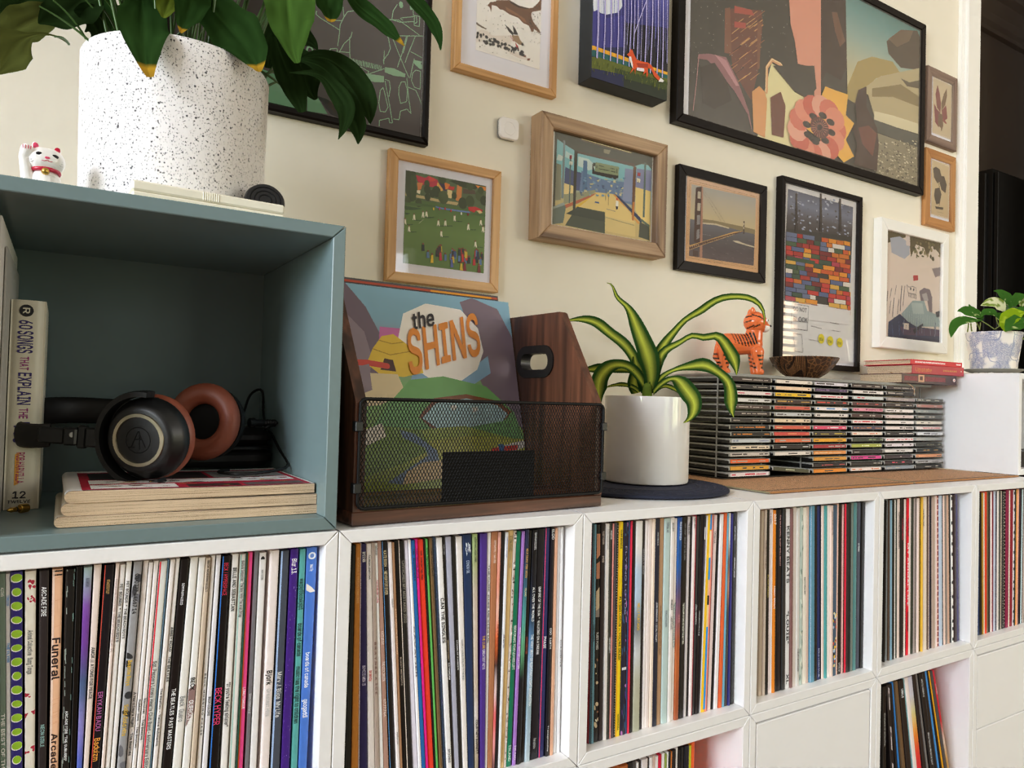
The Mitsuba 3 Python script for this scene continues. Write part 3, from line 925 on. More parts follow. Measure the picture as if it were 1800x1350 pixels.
P#d8501c 88 68 95 75 98 84 101 79 102 84 106 76 110 71 115 65 131 65 146 67 156 64 162 56 176 47 182 41 176 36.8 164 42 154 56 146 56 147 42 144 34.1 141 45 134 38.9 132 32.1 136 51 119 50 113 45 112 32.9 109 44 101 34.9 97 30.4 105 46 100 58 94 66
P#f0e8e4 94 66 100 67 105 52 106 44 102 47 97 58
P#eee4e8 116 49 136 52 136 45 122 43 115 43
P#f0ece8 182 44 192 40 189 36.2 176 34.4
P#a83414 115 58 146 64 146 56 119 50
E#2a1408 88 67 1.2 .9""",
'station': """
G#c9b27a/#d0b878/#b8b088/#8fa8a8/#88a8b0/#7a7a64/#5a5a48 0 0 254 0 254 183 0 183
P#86bcc0 1.3 170 48 157 54 153 252 163 253 133 50 96 3.7 93
P#c8d8d0 58 145 84 145 108 131 85 122 58 126
P#b8d0cc 27.2 150 46 145 46 133 26.2 138
P#d0dcd4 9.2 140 22 138 18 128 5.4 128
P#50587a 26.8 118 47 114 58 114 85 112 109 107 164 112 164 88 25.4 73
P#6a80a0 67 118 85 114 127 110 179 115 204 129 206 70 110 78 63 75
P#5a7898 71 140 81 140 82 78 70 78
P#8a94b0 180 144 204 146 203 77 174 75
P#8488a8 212 150 253 153 252 108 208 110
P#e8cc80 208 110 252 108 250 60 252 12.6 210 61
P#e8d090 19.4 86 48 84 48 66 20.1 63
P#9a9a7a 25.7 63 104 86 104 78 24.9 43
P#d8c080 104 81 149 85 191 58 211 33.9 212 4.4 130 5.1 130 19.4 111 45 55 46
P#e0b848 104 79 110 78 61 42 52 43
P#b86848 25 41 104 79 104 76 60 51 26.6 34.2
P#2c3558 152 86 168 81 223 48 230 42 227 36.3 191 60
P#d89848 149 84 154 85 223 35.9 219 32.7
P#e4c880 104 78 146 84 197 54 211 33.9 129 36.1 111 44 61 42
P#4c4e3e .9 183 48 181 255 184 255 154 236 167 207 154 60 155 48 155 22.6 163 1.2 173
P#5a4a3c 54 156 204 159 205 152 54 151
P#6a5a40 62 182 125 184 200 183 193 178 125 177 65 178
L#e8d8a0 1.5 65 182 195 180
P#8a8468 122 173 140 174 136 165 122 165
P#3e4436 96 140 164 142 162 134 95 133
P#8a9470 102 142 163 144 162 124 100 123
P#2c2620 94 138 100 123 162 125 161 116 94 117
T#20281c 5 103 131 -14 2
L#20281c 1.2 111 137 123 137
L#20281c 1.4 111 130 137 131
L#20281c 1.2 141 137 151 137
L#20281c 1.4 142 131 154 131
L#20281c 1.2 158 139 158 130
P#7d8a8a 20.9 170 25.2 170 24.6 55 19 54
P#5c6a64 37.5 141 41 140 40 48 37.6 48
P#3c3a2e 48 155 56 155 54 32.7 48 34.1
P#5a6a62 232 167 237 166 236 50 231 49
P#6a4a34 202 154 210 153 207 46 200 50
P#c07838 202 77 208 78 206 38.1 201 38.6
P#4a4a3c .9 183 5.4 174 4.2 35.2 .1 32.2
P#8a8a74 5.6 121 16.9 120 17.6 51 3.8 47
P#6a7468 .1 32.2 24.9 43 30.7 39.4 27.2 18 24.7 6.1 -.3 0
P#9aa49a 0 34.5 24.8 47 29.2 43 .2 29.9
P#4a5040 31.8 4.8 58 44 129 44 130 .2 30.5 2.3
P#3e4438 31.2 25.6 61 44 129 41 130 24.2
P#4a4e40 223 38.3 250 32.3 251 2.5 221 5.8
P#5a6a58 223 42 228 45 251 35 250 29.9
P#8a2a34 36.8 143 42 144 42 137 36.5 136
P#d8d8c8 36.4 131 45 132 44 124 35.7 124
T#222 4 38 124 -8 2
P#a83a40 214 142 222 142 221 135 213 135
P#e8e0c0 212 130 222 129 221 121 212 121
T#222 4 215 121 -8 1
P#f0ece0 157 72 164 72 163 61 157 61
E#c04a3c 160 76 2.8 2.4
P#242230 157 61 163 61 162 55 158 54
L#6a6a88 .7 133 51 156 50
P#4a5a88 103 62 113 62 113 59 102 59
L#5a4a34 .8 137 90 137 58
L#5a5a50 .8 130 92 130 68
L#8a8a70 .8 129 33.8 208 28.5
P#9ab0b8 88 74 92 74 91 72 88 70
P#6a88a0 119 101 124 101 124 98 119 99
P#9ab0b8 156 119 164 120 162 117 156 116
P#d0c8a0 166 96 170 96 174 96 166 93
P#c0b890 104 88 108 88 108 83 104 85
P#7898b0 86 79 88 79 93 77 86 77
P#d0c8a0 170 103 177 103 175 100 170 98
P#7898b0 109 108 112 108 116 105 110 104
P#9ab0b8 158 104 163 103 162 101 158 100
P#d0c8a0 154 89 160 89 159 84 154 87
P#c0b890 86 109 91 109 93 105 86 107
P#d0c8a0 106 107 114 108 109 102 106 105
P#50607c 75 78 80 78 79 75 76 76
P#50607c 108 97 111 96 111 93 108 95
P#7898b0 137 90 142 90 144 87 137 86
P#6a88a0 174 124 182 124 178 120 174 122
P#c0b890 95 99 98 99 102 98 95 95
P#48587a 66 70 74 70 73 69 66 68
P#9ab0b8 110 110 116 110 115 107 110 108
P#50607c 76 86 82 86 82 83 76 84
P#48587a 168 103 173 103 172 101 168 100
P#d0c8a0 74 80 81 81 82 77 75 76
P#d0c8a0 122 79 129 79 127 75 122 77
P#d0c8a0 88 90 93 90 91 88 88 88
P#50607c 71 95 75 95 75 92 71 90
P#48587a 104 77 108 77 108 73 104 75
P#6a88a0 164 99 168 99 169 94 164 95
P#7898b0 97 101 102 101 104 98 97 97
P#7898b0 102 87 107 87 107 84 102 84
P#6a88a0 157 113 163 113 165 108 157 108
P#c0b890 133 87 137 87 140 85 133 82
P#9ab0b8 133 109 142 110 140 106 133 107
P#48587a 155 99 158 99 160 98 155 98
P#7898b0 71 101 80 101 78 97 71 99
P#6a88a0 131 92 134 91 136 88 131 90
P#c0b890 125 112 134 113 131 110 125 111
P#d0c8a0 167 91 176 92 176 91 168 89
P#9ab0b8 67 77 71 76 71 74 67 74
P#c0b890 75 81 80 81 78 76 75 79
P#7898b0 144 118 148 118 148 116 144 114
P#7898b0 74 106 81 106 77 104 74 102
P#7898b0 95 102 100 102 100 98 95 98
P#c0b890 168 120 172 120 171 118 168 117
P#d0c8a0 141 103 147 103 146 98 141 99
P#d0c8a0 165 88 171 89 171 84 165 84
P#c0b890 150 114 157 115 155 113 150 110
P#7898b0 119 79 126 79 124 75 119 75
P#50607c 105 108 112 109 108 106 105 107
P#c0b890 104 77 109 77 107 72 104 73
P#50607c 64 75 70 75 67 70 64 72
P#6a88a0 134 82 139 81 139 77 134 78
P#6a88a0 104 76 112 76 110 73 104 74
P#c0b890 88 96 97 97 95 94 88 93
P#d0c8a0 138 91 145 91 144 90 138 86
P#50607c 119 98 126 98 124 94 120 94
P#7898b0 151 93 158 93 156 91 151 90
P#6a88a0 118 91 124 91 124 88 118 87
P#7898b0 145 107 152 107 150 104 145 105
P#48587a 121 94 124 93 128 93 121 90
P#d0c8a0 148 113 153 113 156 109 148 108""",
'bridge': """
G#d9a878/#d8a878/#dcae80/#dab088/#d8b090 0 0 243 0 243 193 0 193
L#7a5a40 .7 7.9 183 238 183 233 8.7 4.3 7.1 7.9 183
L#b08860 1.2 11.3 178 233 180 229 12.2 7.5 9.9 11.3 178
G#a8a49c/#b8ac98/#c0b090/#c8b488 11.8 96 228 95 228 179 14.3 175
G#6c6a70/#5c5656/#54494a/#5e5050 11.1 12.4 225 15.6 227 100 11.8 96
P#8a7a5a 52 102 90 104 138 104 182 104 227 103 227 92 192 92 138 95 94 96 52 93
P#c8b89a 52 94 94 98 138 95 138 92 94 94 52 91
P#c8b9a0 150 66 165 68 192 65 226 62 226 59 193 61 161 63
L#8a8488 .7 53 67 78 68
P#4a342c 28 170 48 176 49 168 46 45 36.8 44 25.2 47 26.1 123
P#b8ac98 34.4 163 44 163 44 147 33.7 146
P#b8ac98 34 136 44 137 43 119 33.7 118
P#8a8484 33.6 108 43 110 43 88 33 86
P#8a8484 33.4 74 42 78 42 57 33.2 52
P#a87a64 46 175 50 175 53 13.7 44 13.6
P#4a342c 22.9 27.3 39.4 26.4 39.8 13 23.3 13
P#c89a5a 10.4 36 45 48 156 88 192 95 156 85 51 49 12.5 33.3
P#5a3c30 10.5 33.1 51 48 156 85 189 93 152 80 51 42 11.9 25.8
L#caa878 .9 11.9 25.8 51 42 156 82
L#c8a070 .5 53 49 57 44
L#c8a070 .5 60 51 64 46
L#c8a070 .5 67 54 71 49
L#c8a070 .5 75 56 78 51
L#c8a070 .5 82 58 86 54
L#c8a070 .5 89 61 93 56
L#c8a070 .5 96 63 100 59
L#c8a070 .5 103 66 107 62
L#c8a070 .5 111 68 115 64
L#c8a070 .5 118 71 122 67
L#c8a070 .5 125 73 129 70
L#c8a070 .5 133 76 137 72
L#c8a070 .5 140 78 144 75
L#c8a070 .5 148 81 152 77
P#b09070 12.5 34.2 16.5 35.4 15.8 30.5
P#b09070 18.5 36.2 22.6 37.4 21.9 32.5
P#b09070 24.6 38.2 28.7 39.4 28 34.5
P#b09070 30.7 40 34.8 41 34.1 36.5
P#b09070 36.8 42 41 43 40 38.5
L#8a7a6a .5 50 171 76 149 124 105
L#8a7a6a .5 50 163 72 143 111 105
P#4a3a34 186 117 190 118 190 87 186 87
P#c8b8a0 186 113 189 113 189 108 186 108
P#c8b8a0 186 104 189 103 189 99 186 99
L#463c3e .5 94 58 103 58
L#463c3e .5 61 27.9 72 25.8
L#463c3e .5 93 32.7 104 30.4
L#7a6c6c .5 100 10.1 111 7.8
L#463c3e .5 186 65 194 62
L#463c3e .5 214 29.8 220 27.3
L#7a6c6c .5 165 44 172 43
L#857878 .5 212 31.2 224 31.5
L#463c3e .5 104 24.4 116 23.1
L#463c3e .5 124 33.1 132 32.2
L#7a6c6c .5 99 18.5 104 15.9
L#463c3e .5 102 34.1 112 33.7
L#7a6c6c .5 165 70 175 69
L#857878 .5 87 37.8 94 35.8
L#7a6c6c .5 204 73 215 72
L#7a6c6c .5 151 21.1 159 20.3
L#857878 .5 130 66 135 63
L#463c3e .5 103 26 108 24.5
L#463c3e .5 215 34.2 228 31.8
L#857878 .5 166 69 172 68
L#7a6c6c .5 79 39.9 86 39.6
L#463c3e .5 64 50 77 49
L#7a6c6c .5 127 56 132 56
L#7a6c6c .5 176 40 186 38.4
L#7a6c6c .5 150 53 156 51
L#7a6c6c .5 182 52 191 51
L#463c3e .5 122 66 130 64
L#7a6c6c .5 125 56 130 54
L#7a6c6c .5 95 52 103 51
L#463c3e .5 110 14.3 119 11.2
L#857878 .5 122 15.3 134 13.3
L#463c3e .5 64 37.6 70 34.5
L#463c3e .5 204 23.9 212 22.1
L#463c3e .5 203 60 213 58
L#463c3e .5 167 58 180 58
L#857878 .5 216 23.2 223 21.5
L#463c3e .5 157 27.5 168 27.4
L#857878 .5 84 26 93 24.6
L#7a6c6c .5 120 21 132 21.3
L#463c3e .5 199 72 212 70
L#857878 .5 199 66 210 64
L#857878 .5 148 25.3 156 24.9
L#857878 .5 169 68 181 66
L#857878 .5 79 41 91 40
L#857878 .5 112 62 120 61
L#463c3e .5 216 58 229 57
L#463c3e .5 71 8.1 79 6.7
L#7a6c6c .5 197 31.9 207 29
L#463c3e .5 160 18.3 169 15.6
L#7a6c6c .5 85 12.2 95 11.3
L#7a6c6c .5 196 63 207 63
L#463c3e .5 107 34.1 118 32.5
L#463c3e .5 142 40 154 39.2
L#857878 .5 182 17.6 187 16.7
L#463c3e .5 205 47 217 45
L#463c3e .5 210 50 220 48
L#463c3e .5 80 17.6 93 17
L#857878 .5 127 33.1 138 32.8
L#857878 .5 204 57 216 55
L#857878 .5 200 74 213 74""",
'poster': """
G#3a332c/#3a332c 0 0 911 0 911 455 0 455
G#3a332c/#3c352e .4 3.4 445 -9.3 373 493 4.2 313
P#3b352d -9.4 322 430 505 438 240 256 114 208 2.6 .4 3.4
P#e2d6a0 250 113 274 190 306 184 362 140 412 134 441 116 335 -67 228 -3.4
P#6b3a2c 110 254 130 280 234 308 240 279 228 164 205 81 185 97 140 140
L#9a5a38 1.6 167 209 196 233
L#3a2018 1.6 141 152 169 176
L#c8965a 1.6 173 125 202 148
L#c8965a 1.6 157 114 186 137
L#b88450 1.6 192 250 222 274
L#9a5a38 1.6 217 215 247 239
L#c8965a 1.6 143 245 172 269
L#c8965a 1.6 198 216 228 240
L#9a5a38 1.6 212 250 242 274
L#c8965a 1.6 194 209 223 233
L#b88450 1.6 201 130 230 153
L#9a5a38 1.6 151 134 180 156
L#b88450 1.6 190 277 219 301
L#b88450 1.6 126 197 155 220
L#c8965a 1.6 134 222 162 246
L#9a5a38 1.6 216 285 246 310
L#c8965a 1.6 210 250 240 274
L#c8965a 1.6 209 261 239 286
L#9a5a38 1.6 172 178 201 201
L#c8965a 1.6 163 204 192 228
L#c8965a 1.6 190 253 219 278
L#9a5a38 1.6 127 169 156 192
L#c8965a 1.6 197 158 227 181
L#9a5a38 1.6 134 146 163 169
L#3a2018 1.6 138 180 166 203
L#c8965a 1.6 206 196 236 219
L#3a2018 1.6 206 264 236 289
L#c8965a 1.6 166 204 195 228
L#c8965a 1.6 160 169 188 192
L#b88450 1.6 163 234 192 258
L#3a2018 1.6 150 132 178 155
L#c8965a 1.6 182 258 212 282
L#b88450 1.6 126 132 154 154
L#9a5a38 1.6 172 155 201 179
P#7a4a34 109 274 126 282 134 173 110 170
P#7a4a34 220 276 235 277 231 164 223 162
P#a84a3c 140 290 199 298 209 287 140 273
P#a8443a 141 253 180 261 180 247 141 239
E#b8b4a4 199 358 1.2 .4
E#b8b4a4 274 278 1.6 .8
E#b8b4a4 52 261 1.1 .9
E#b8b4a4 20.1 109 1.2 .5
E#b8b4a4 59 301 .6 .4
E#b8b4a4 162 181 .8 .3
E#b8b4a4 287 335 1.1 .6
E#b8b4a4 354 243 .9 .4
E#b8b4a4 147 324 1.1 .9
E#b8b4a4 212 191 1.2 .5
E#b8b4a4 214 237 .9 1.1
E#b8b4a4 97 312 1.3 .9
E#b8b4a4 63 154 1.4 .5
E#b8b4a4 169 228 1.1 .4
E#b8b4a4 196 235 .8 .4
E#b8b4a4 234 249 1.1 .7
E#b8b4a4 111 226 1.1 .9
E#b8b4a4 320 275 1.7 .4
E#b8b4a4 79 304 .6 .7
E#b8b4a4 29.9 123 1.1 .8
E#b8b4a4 15.4 260 .9 .6
E#b8b4a4 353 285 1.1 .5
E#b8b4a4 220 361 .6 .6
E#b8b4a4 207 358 .6 .9
E#b8b4a4 32 313 1.1 .7
E#b8b4a4 170 203 .5 .4
E#b8b4a4 115 241 1 .4
E#b8b4a4 137 245 .6 1
E#b8b4a4 240 281 .6 1.1
E#b8b4a4 40 310 .5 .8
E#b8b4a4 31.9 296 .4 .8
E#b8b4a4 76 138 .5 .3
E#b8b4a4 276 237 .5 .6
E#b8b4a4 221 157 1.1 .7
E#b8b4a4 327 301 .9 1
E#b8b4a4 230 224 .6 .4
E#b8b4a4 68 252 1.4 .6
E#b8b4a4 13.1 99 .8 .9
E#b8b4a4 16.8 218 .8 .5
E#b8b4a4 203 171 1.5 .6
E#b8b4a4 31.9 253 .9 1
E#b8b4a4 161 273 .8 .3
E#b8b4a4 36.3 250 .5 .5
E#b8b4a4 133 148 1.5 .4
E#b8b4a4 361 193 1.2 1.1
E#b8b4a4 239 297 1.3 .9
E#b8b4a4 33.4 172 .9 .5
E#b8b4a4 263 214 1.5 .7
E#b8b4a4 161 361 1.5 .5
E#b8b4a4 85 116 .8 .3
E#b8b4a4 119 190 1 .9
E#b8b4a4 146 165 .9 .7
E#b8b4a4 316 290 1 1.1
E#b8b4a4 77 130 1.1 .9
E#b8b4a4 278 357 .7 .5
E#b8b4a4 322 347 1.1 .9
E#b8b4a4 155 136 .5 .5
E#b8b4a4 184 258 1.6 .4
E#b8b4a4 57 177 1.2 .3
E#b8b4a4 99 264 1 .7
E#b8b4a4 350 238 1.1 .6
E#b8b4a4 267 364 1 .7
E#b8b4a4 305 272 .5 .8
E#b8b4a4 25.5 147 .8 .6
E#b8b4a4 135 171 1.4 .6
E#b8b4a4 259 348 .6 .5
E#b8b4a4 212 171 .8 .5
E#b8b4a4 167 243 1.3 .3
E#b8b4a4 236 307 .8 1.1
E#b8b4a4 18.2 158 1 1
E#b8b4a4 234 306 1.3 .6
E#b8b4a4 138 336 1.3 .6
E#b8b4a4 166 204 .8 1
E#b8b4a4 323 243 1.2 1
E#b8b4a4 337 327 1.5 1
E#b8b4a4 181 176 .5 1.1
E#b8b4a4 53 234 1.2 .9
E#b8b4a4 239 242 1.1 .7
E#b8b4a4 93 255 1.2 .9
E#b8b4a4 195 141 1.3 .9
E#b8b4a4 168 150 .6 1
E#b8b4a4 74 172 .7 .5
E#b8b4a4 12.5 166 .8 .5
E#b8b4a4 344 337 1.3 .5
E#b8b4a4 241 356 1.6 .4
E#b8b4a4 76 276 1.4 .7
E#b8b4a4 128 175 1.4 .4
E#b8b4a4 145 259 .7 .5
E#b8b4a4 59 201 .9 .9
E#b8b4a4 72 189 1.2 .7
E#b8b4a4 143 319 1.1 .6
E#b8b4a4 104 244 1.5 .7
E#b8b4a4 271 384 .9 .9
E#b8b4a4 235 289 .9 .6
E#b8b4a4 367 232 1.2 .9
E#b8b4a4 25.8 291 1.2 .6
E#b8b4a4 175 295 .5 .5
E#b8b4a4 72 202 1.4 .7
E#b8b4a4 215 323 1.3 .7
E#b8b4a4 208 376 1 .4
E#b8b4a4 181 209 1.4 1
E#b8b4a4 31.8 204 .8 .9
E#b8b4a4 148 316 .8 .6
E#b8b4a4 265 204 1.1 1.1
E#b8b4a4 360 303 1.6 .4
E#b8b4a4 191 207 1.3 .4
E#b8b4a4 274 199 .9 .9
E#b8b4a4 64 118 1 1
E#b8b4a4 173 270 1 .4
E#b8b4a4 183 206 1 .8
E#b8b4a4 313 274 .8 .7
E#b8b4a4 102 152 .8 .8
E#b8b4a4 325 186 1.7 .6
E#b8b4a4 67 176 .8 .8
E#b8b4a4 115 328 1.3 1.1
E#b8b4a4 99 320 1 .5
E#b8b4a4 26.4 231 .9 .5
E#b8b4a4 83 270 .9 .7
E#b8b4a4 360 387 1.4 .4
E#b8b4a4 27.3 297 1.1 1
P#8f5f62 27.4 144 59 154 115 161 155 117 196 52 210 3.1 192 44 146 88 92 121 55 138 23.2 133
P#b88488 77 157 115 154 160 105 150 102 106 138
L#a87a78 2.5 27.4 142 22.4 84 13.4 12.9
P#33261e 32.7 116 78 138 117 107 137 65 81 31.8 44 36.4
L#d8a070 9 256 114 256 174 274 197 306 194 339 164 378 144 423 137
L#f0d0a0 3 253 114 254 174 274 199 306 197 342 166
P#d8985c 205 102 230 122 250 113 259 94 254 1.9 213 7.1
P#6a3420 271 104 308 127 327 96 322 16.3 279 14.4
P#d9957c 325 423 455 466 464 152 437 146 435 220 370 213 357 267 340 304
P#3c352d 278 184 435 225 445 169 413 135 356 142
P#3a241c 455 466 556 499 576 273 546 216 485 222 463 189
P#6a4430 502 384 524 390 561 324 539 302 516 339
G#4f7a74/#6c9490/#94aaa0/#b8b69a/#c8b888 573 206 919 208 920 456 556 494
P#a8935a 573 206 616 284 680 315 777 327 818 302 701 261 655 221 638 166 574 173
P#4c3c2e 756 344 746 376 814 428 896 449 910 434 910 338 817 320
P#6a5540 755 385 814 428 876 443 856 407 796 373
P#b8a880 654 226 720 271 910 344 913 158 694 156
P#8a7850 683 228 818 273 912 260 911 230 780 228 683 205
P#d8cca8 694 168 781 176 909 181 910 151 694 142
P#5a4e3a 818 290 859 289 911 308 912 284 849 275
P#4a4a42 694 145 910 148 906 112 705 113
P#8a8068 695 111 906 112 909 -1.8 708 -5.8 687 75
E#b8ac90 701 -16.7 3.6 1.4
E#b8ac90 870 92 2.6 2.7
E#d0c6ac 730 19.9 2.7 2.4
E#524a3c 902 38.2 4.5 1.6
E#524a3c 900 48 3.1 2.5
E#6a604e 751 -19.6 4.8 2.2
E#b8ac90 775 50 4.4 2.6
E#d0c6ac 776 38.8 2.5 1.7
E#b8ac90 865 79 2.5 1.2
E#6a604e 815 -3 4.7 2.1
E#524a3c 830 116 3.1 2.2
E#6a604e 728 88 2.9 1.4
E#6a604e 866 109 4.4 2.6
E#9a8e74 702 7 2.2 2.6
E#d0c6ac 724 8.5 4.2 1.9
E#9a8e74 781 72 2.6 2
E#b8ac90 750 55 4.2 2.2
E#524a3c 829 116 5.6 2.5
E#d0c6ac 806 7.7 2.8 2.4
E#b8ac90 835 25.9 2.8 2.5
E#b8ac90 845 29.7 5.5 2.4
E#6a604e 709 4.1 3 2.6
E#9a8e74 758 93 5.8 1.5
E#b8ac90 884 102 2.4 1.7
E#9a8e74 792 27.3 4.6 2.1
E#d0c6ac 719 -15.3 4.9 1.6
E#b8ac90 709 48 5.1 2.4
E#9a8e74 843 4 3 1.2
E#d0c6ac 707 90 4.6 1.4
E#9a8e74 906 50 5 2.1
E#524a3c 763 14 4.3 1.5
E#b8ac90 793 76 3.8 1.5
E#524a3c 789 50 3.5 1.5
E#b8ac90 791 97 2.5 2.6
E#d0c6ac 711 61 2.3 1.6
E#524a3c 783 -8.6 2.8 2.3
E#d0c6ac 870 61 3.5 1.5
E#d0c6ac 882 20.2 5.1 2.3
E#524a3c 713 -20.2 4.3 2.4
E#d0c6ac 820 112 2.8 2.5
E#b8ac90 786 101 5 1.9
E#524a3c 705 -27.7 2.1 1.8
E#b8ac90 764 23.5 3.6 1.3
E#b8ac90 802 69 4.8 2.7
E#d0c6ac 780 100 3.7 1.8
E#524a3c 812 22.6 3.3 2.8
E#b8ac90 700 67 5.5 2.8
E#b8ac90 846 46 3.5 2
E#d0c6ac 838 3.8 5.7 1.6
E#b8ac90 813 68 5.8 1.3
E#9a8e74 819 76 5.8 1.8
E#9a8e74 800 71 3.5 1.8
E#b8ac90 856 113 5.5 1.8
E#9a8e74 736 85 2.8 1.4
E#9a8e74 766 75 5.5 1.8
E#9a8e74 709 56 2.4 1.1
E#9a8e74 876 6 3.1 2.4
E#6a604e 893 20.4 6.1 1.8
E#d0c6ac 716 86 4.9 2.6
E#d0c6ac 862 95 3.6 2.5
E#b8ac90 706 52 4.4 2.2
E#6a604e 697 75 3.1 2.3
E#524a3c 851 24.8 5.1 2.3
E#524a3c 792 -10.7 3 2
E#9a8e74 813 30.4 2.3 2.2
E#b8ac90 828 14.6 4.5 1.4
E#b8ac90 842 109 2.5 2.8
E#9a8e74 832 1.8 2.3 2.3
E#9a8e74 742 25.7 5.8 2.3
E#6a604e 745 78 3.7 2.5
E#9a8e74 702 65 3.8 1.9
E#b8ac90 701 79 2.2 1.6
E#524a3c 812 65 5 2.7
E#524a3c 702 17.7 4.8 1.4
E#6a604e 849 27 2.3 1.6
E#b8ac90 866 2.5 5.6 1.3
E#b8ac90 794 37 2.8 1.7
E#524a3c 760 16.4 5.6 2.7
E#b8ac90 895 119 3.5 1.9
E#9a8e74 736 -.4 2.4 1.4
E#6a604e 790 66 2.6 2.4
E#9a8e74 749 97 2.3 2.5
E#9a8e74 856 69 5.2 2.6
E#b8ac90 801 98 5 1.9
E#d0c6ac 706 -2 3.1 2.2
E#b8ac90 729 -20.3 2.2 2.3
E#9a8e74 836 64 3.6 2.7
E#d0c6ac 844 54 4.7 2.5
E#9a8e74 812 19.8 4 1.9
E#524a3c 738 18.6 2.1 2.8
E#6a604e 885 108 2.1 2.7
E#6a604e 791 81 3.1 2.1
E#6a604e 700 -26.8 4.6 2.5
E#9a8e74 784 57 2.8 1.3
E#b8ac90 844 11.1 2.8 2.2
E#6a604e 705 7.4 5.6 2.7
E#524a3c 871 88 5.7 1.2
E#b8ac90 714 -26 4.6 2.5
E#6a604e 737 -11.6 5.3 2.2
E#d0c6ac 724 -4.4 3.6 1.7
E#d0c6ac 823 24.5 5 1.9
E#6a604e 858 36.9 4.5 2.4
E#524a3c 754 -12 5.3 2.5
E#524a3c 851 99 3.1 1.2
E#d0c6ac 817 43 5.6 1.2
E#9a8e74 814 95 2.1 1.6
E#9a8e74 706 61 3.6 2.8
E#9a8e74 723 65 5 2.8
E#524a3c 817 58 4.7 1.3
E#524a3c 875 52 3.8 2.3
E#524a3c 820 38.9 3.6 2.4
E#d0c6ac 892 119 5 2
E#6a604e 705 31.3 5.2 1.8
E#9a8e74 837 30.3 5.1 2.1
E#b8ac90 702 50 3.4 1.5
E#b8ac90 853 108 4.8 2.7
E#9a8e74 720 -17.1 5.1 1.8
E#6a604e 786 37.5 3.3 1.7
E#b8ac90 700 25.5 2.4 2.4
E#6a604e 733 66 3.6 2.8
E#6a604e 813 31.6 4.6 2.8
E#9a8e74 842 18.9 2.2 2
E#b8ac90 838 77 2.4 2
E#524a3c 893 112 5.7 2.3
E#9a8e74 852 107 3.8 1.5
E#b8ac90 780 24.1 5.4 2.7
E#b8ac90 801 78 5.4 2.6
E#524a3c 835 39.7 4.7 1.6
E#d0c6ac 852 59 3.8 2.6
E#d0c6ac 834 34.1 5.5 2
E#6a604e 778 34.5 5.4 1.6
E#524a3c 758 45 3.8 2.2
E#524a3c 892 54 2.8 1.6
E#b8ac90 803 21.5 3.8 2.8
E#b8ac90 794 32.2 5.3 2.8
E#6a604e 906 11.4 2.3 2.2
E#b8ac90 861 20.8 4.6 2.9
E#9a8e74 774 53 5.1 1.5
E#b8ac90 779 11.4 3.1 2.6
E#9a8e74 708 -11.9 4 2.4
E#9a8e74 760 -.9 3.7 1.6
E#b8ac90 876 104 6.2 2.3
E#9a8e74 799 19 3.5 2.7
E#d0c6ac 724 36.5 4.4 1.3
E#524a3c 906 87 2.5 1.4
E#524a3c 783 10.3 4.7 1.5
E#6a604e 883 113 4 2.2
E#524a3c 821 74 5.9 2.5
E#6a604e 810 49 5.9 1.8
E#6a604e 754 12.3 5.7 2.8
E#524a3c 863 20.3 3.3 1.2
E#d0c6ac 717 48 4.1 2.4
E#6a604e 870 103 3.9 2.7
E#d0c6ac 730 3.6 5.4 1.3
E#524a3c 905 79 3.7 2.8
E#b8ac90 856 36 4.8 1.8
E#b8ac90 855 77 2.1 1.9
E#d0c6ac 751 81 5.6 1.4
E#6a604e 855 111 2.9 1.8
E#b8ac90 738 6.4 5.4 1.6
E#b8ac90 884 43 5.9 1.4
E#9a8e74 779 40 2.3 1.5
E#d0c6ac 769 25.6 4.2 1.6
E#9a8e74 854 85 4.4 2.2
E#524a3c 860 40 2.1 2.4
E#9a8e74 787 41 4.3 2.2
E#d0c6ac 888 104 5.6 1.3
E#d0c6ac 811 11.7 4.8 2.3
E#b8ac90 729 3.9 3.2 2.8
E#6a604e 810 103 2.9 1.3
E#b8ac90 749 52 2.4 2.7
E#d0c6ac 803 66 4.5 1.3
E#d0c6ac 820 76 5.5 1.8
E#524a3c 743 87 2.4 2.4
E#d0c6ac 880 124 5.1 2
E#d0c6ac 855 29.8 5.8 1.7
E#6a604e 836 2 2.9 1.8
E#524a3c 891 127 4.4 2.2
E#d0c6ac 772 20.4 2.2 1.9
E#524a3c 802 69 4.9 2.3
E#6a604e 704 79 5 1.3
E#9a8e74 878 88 5 2.5
E#9a8e74 880 104 3.3 2.6
E#6a604e 802 55 5.8 1.9
E#524a3c 736 19.4 4.6 1.4
E#b8ac90 747 -11.9 5.6 2.3
E#6a604e 907 27.9 4.1 2
E#6a604e 751 59 3 2.8
E#b8ac90 861 13 5 1.7
E#b8ac90 724 83 5.4 1.7
E#6a604e 808 79 5.6 2.4
E#524a3c 797 -1.6 3.3 1.6
E#9a8e74 771 74 3.5 1.8
E#d0c6ac 767 20.7 2.8 2
E#6a604e 756 65 5.3 2.5
E#6a604e 883 16 5.2 2.2
E#d0c6ac 894 77 3.9 2.5
E#9a8e74 874 14.3 3 1.5
E#d0c6ac 816 -8.7 4.4 2
E#524a3c 825 115 2.2 1.9
E#524a3c 831 10.1 5.2 2.2
E#9a8e74 792 82 3.9 1.9
E#d0c6ac 751 90 5.2 2.4
E#524a3c 840 .6 4 2.1
E#b8ac90 819 19.8 2.5 1.6
E#6a604e 893 11.1 3.4 2.7
E#524a3c 876 75 4 2.3
E#6a604e 727 28.8 2.6 2.2
E#d0c6ac 855 56 4.5 2
E#9a8e74 889 21.6 2.7 2.5
E#6a604e 852 109 4.6 2
E#524a3c 882 87 2.2 1.9
E#d0c6ac 834 4.7 2.5 1.7
E#b8ac90 888 94 4.6 1.9
E#6a604e 724 31 2 1.8
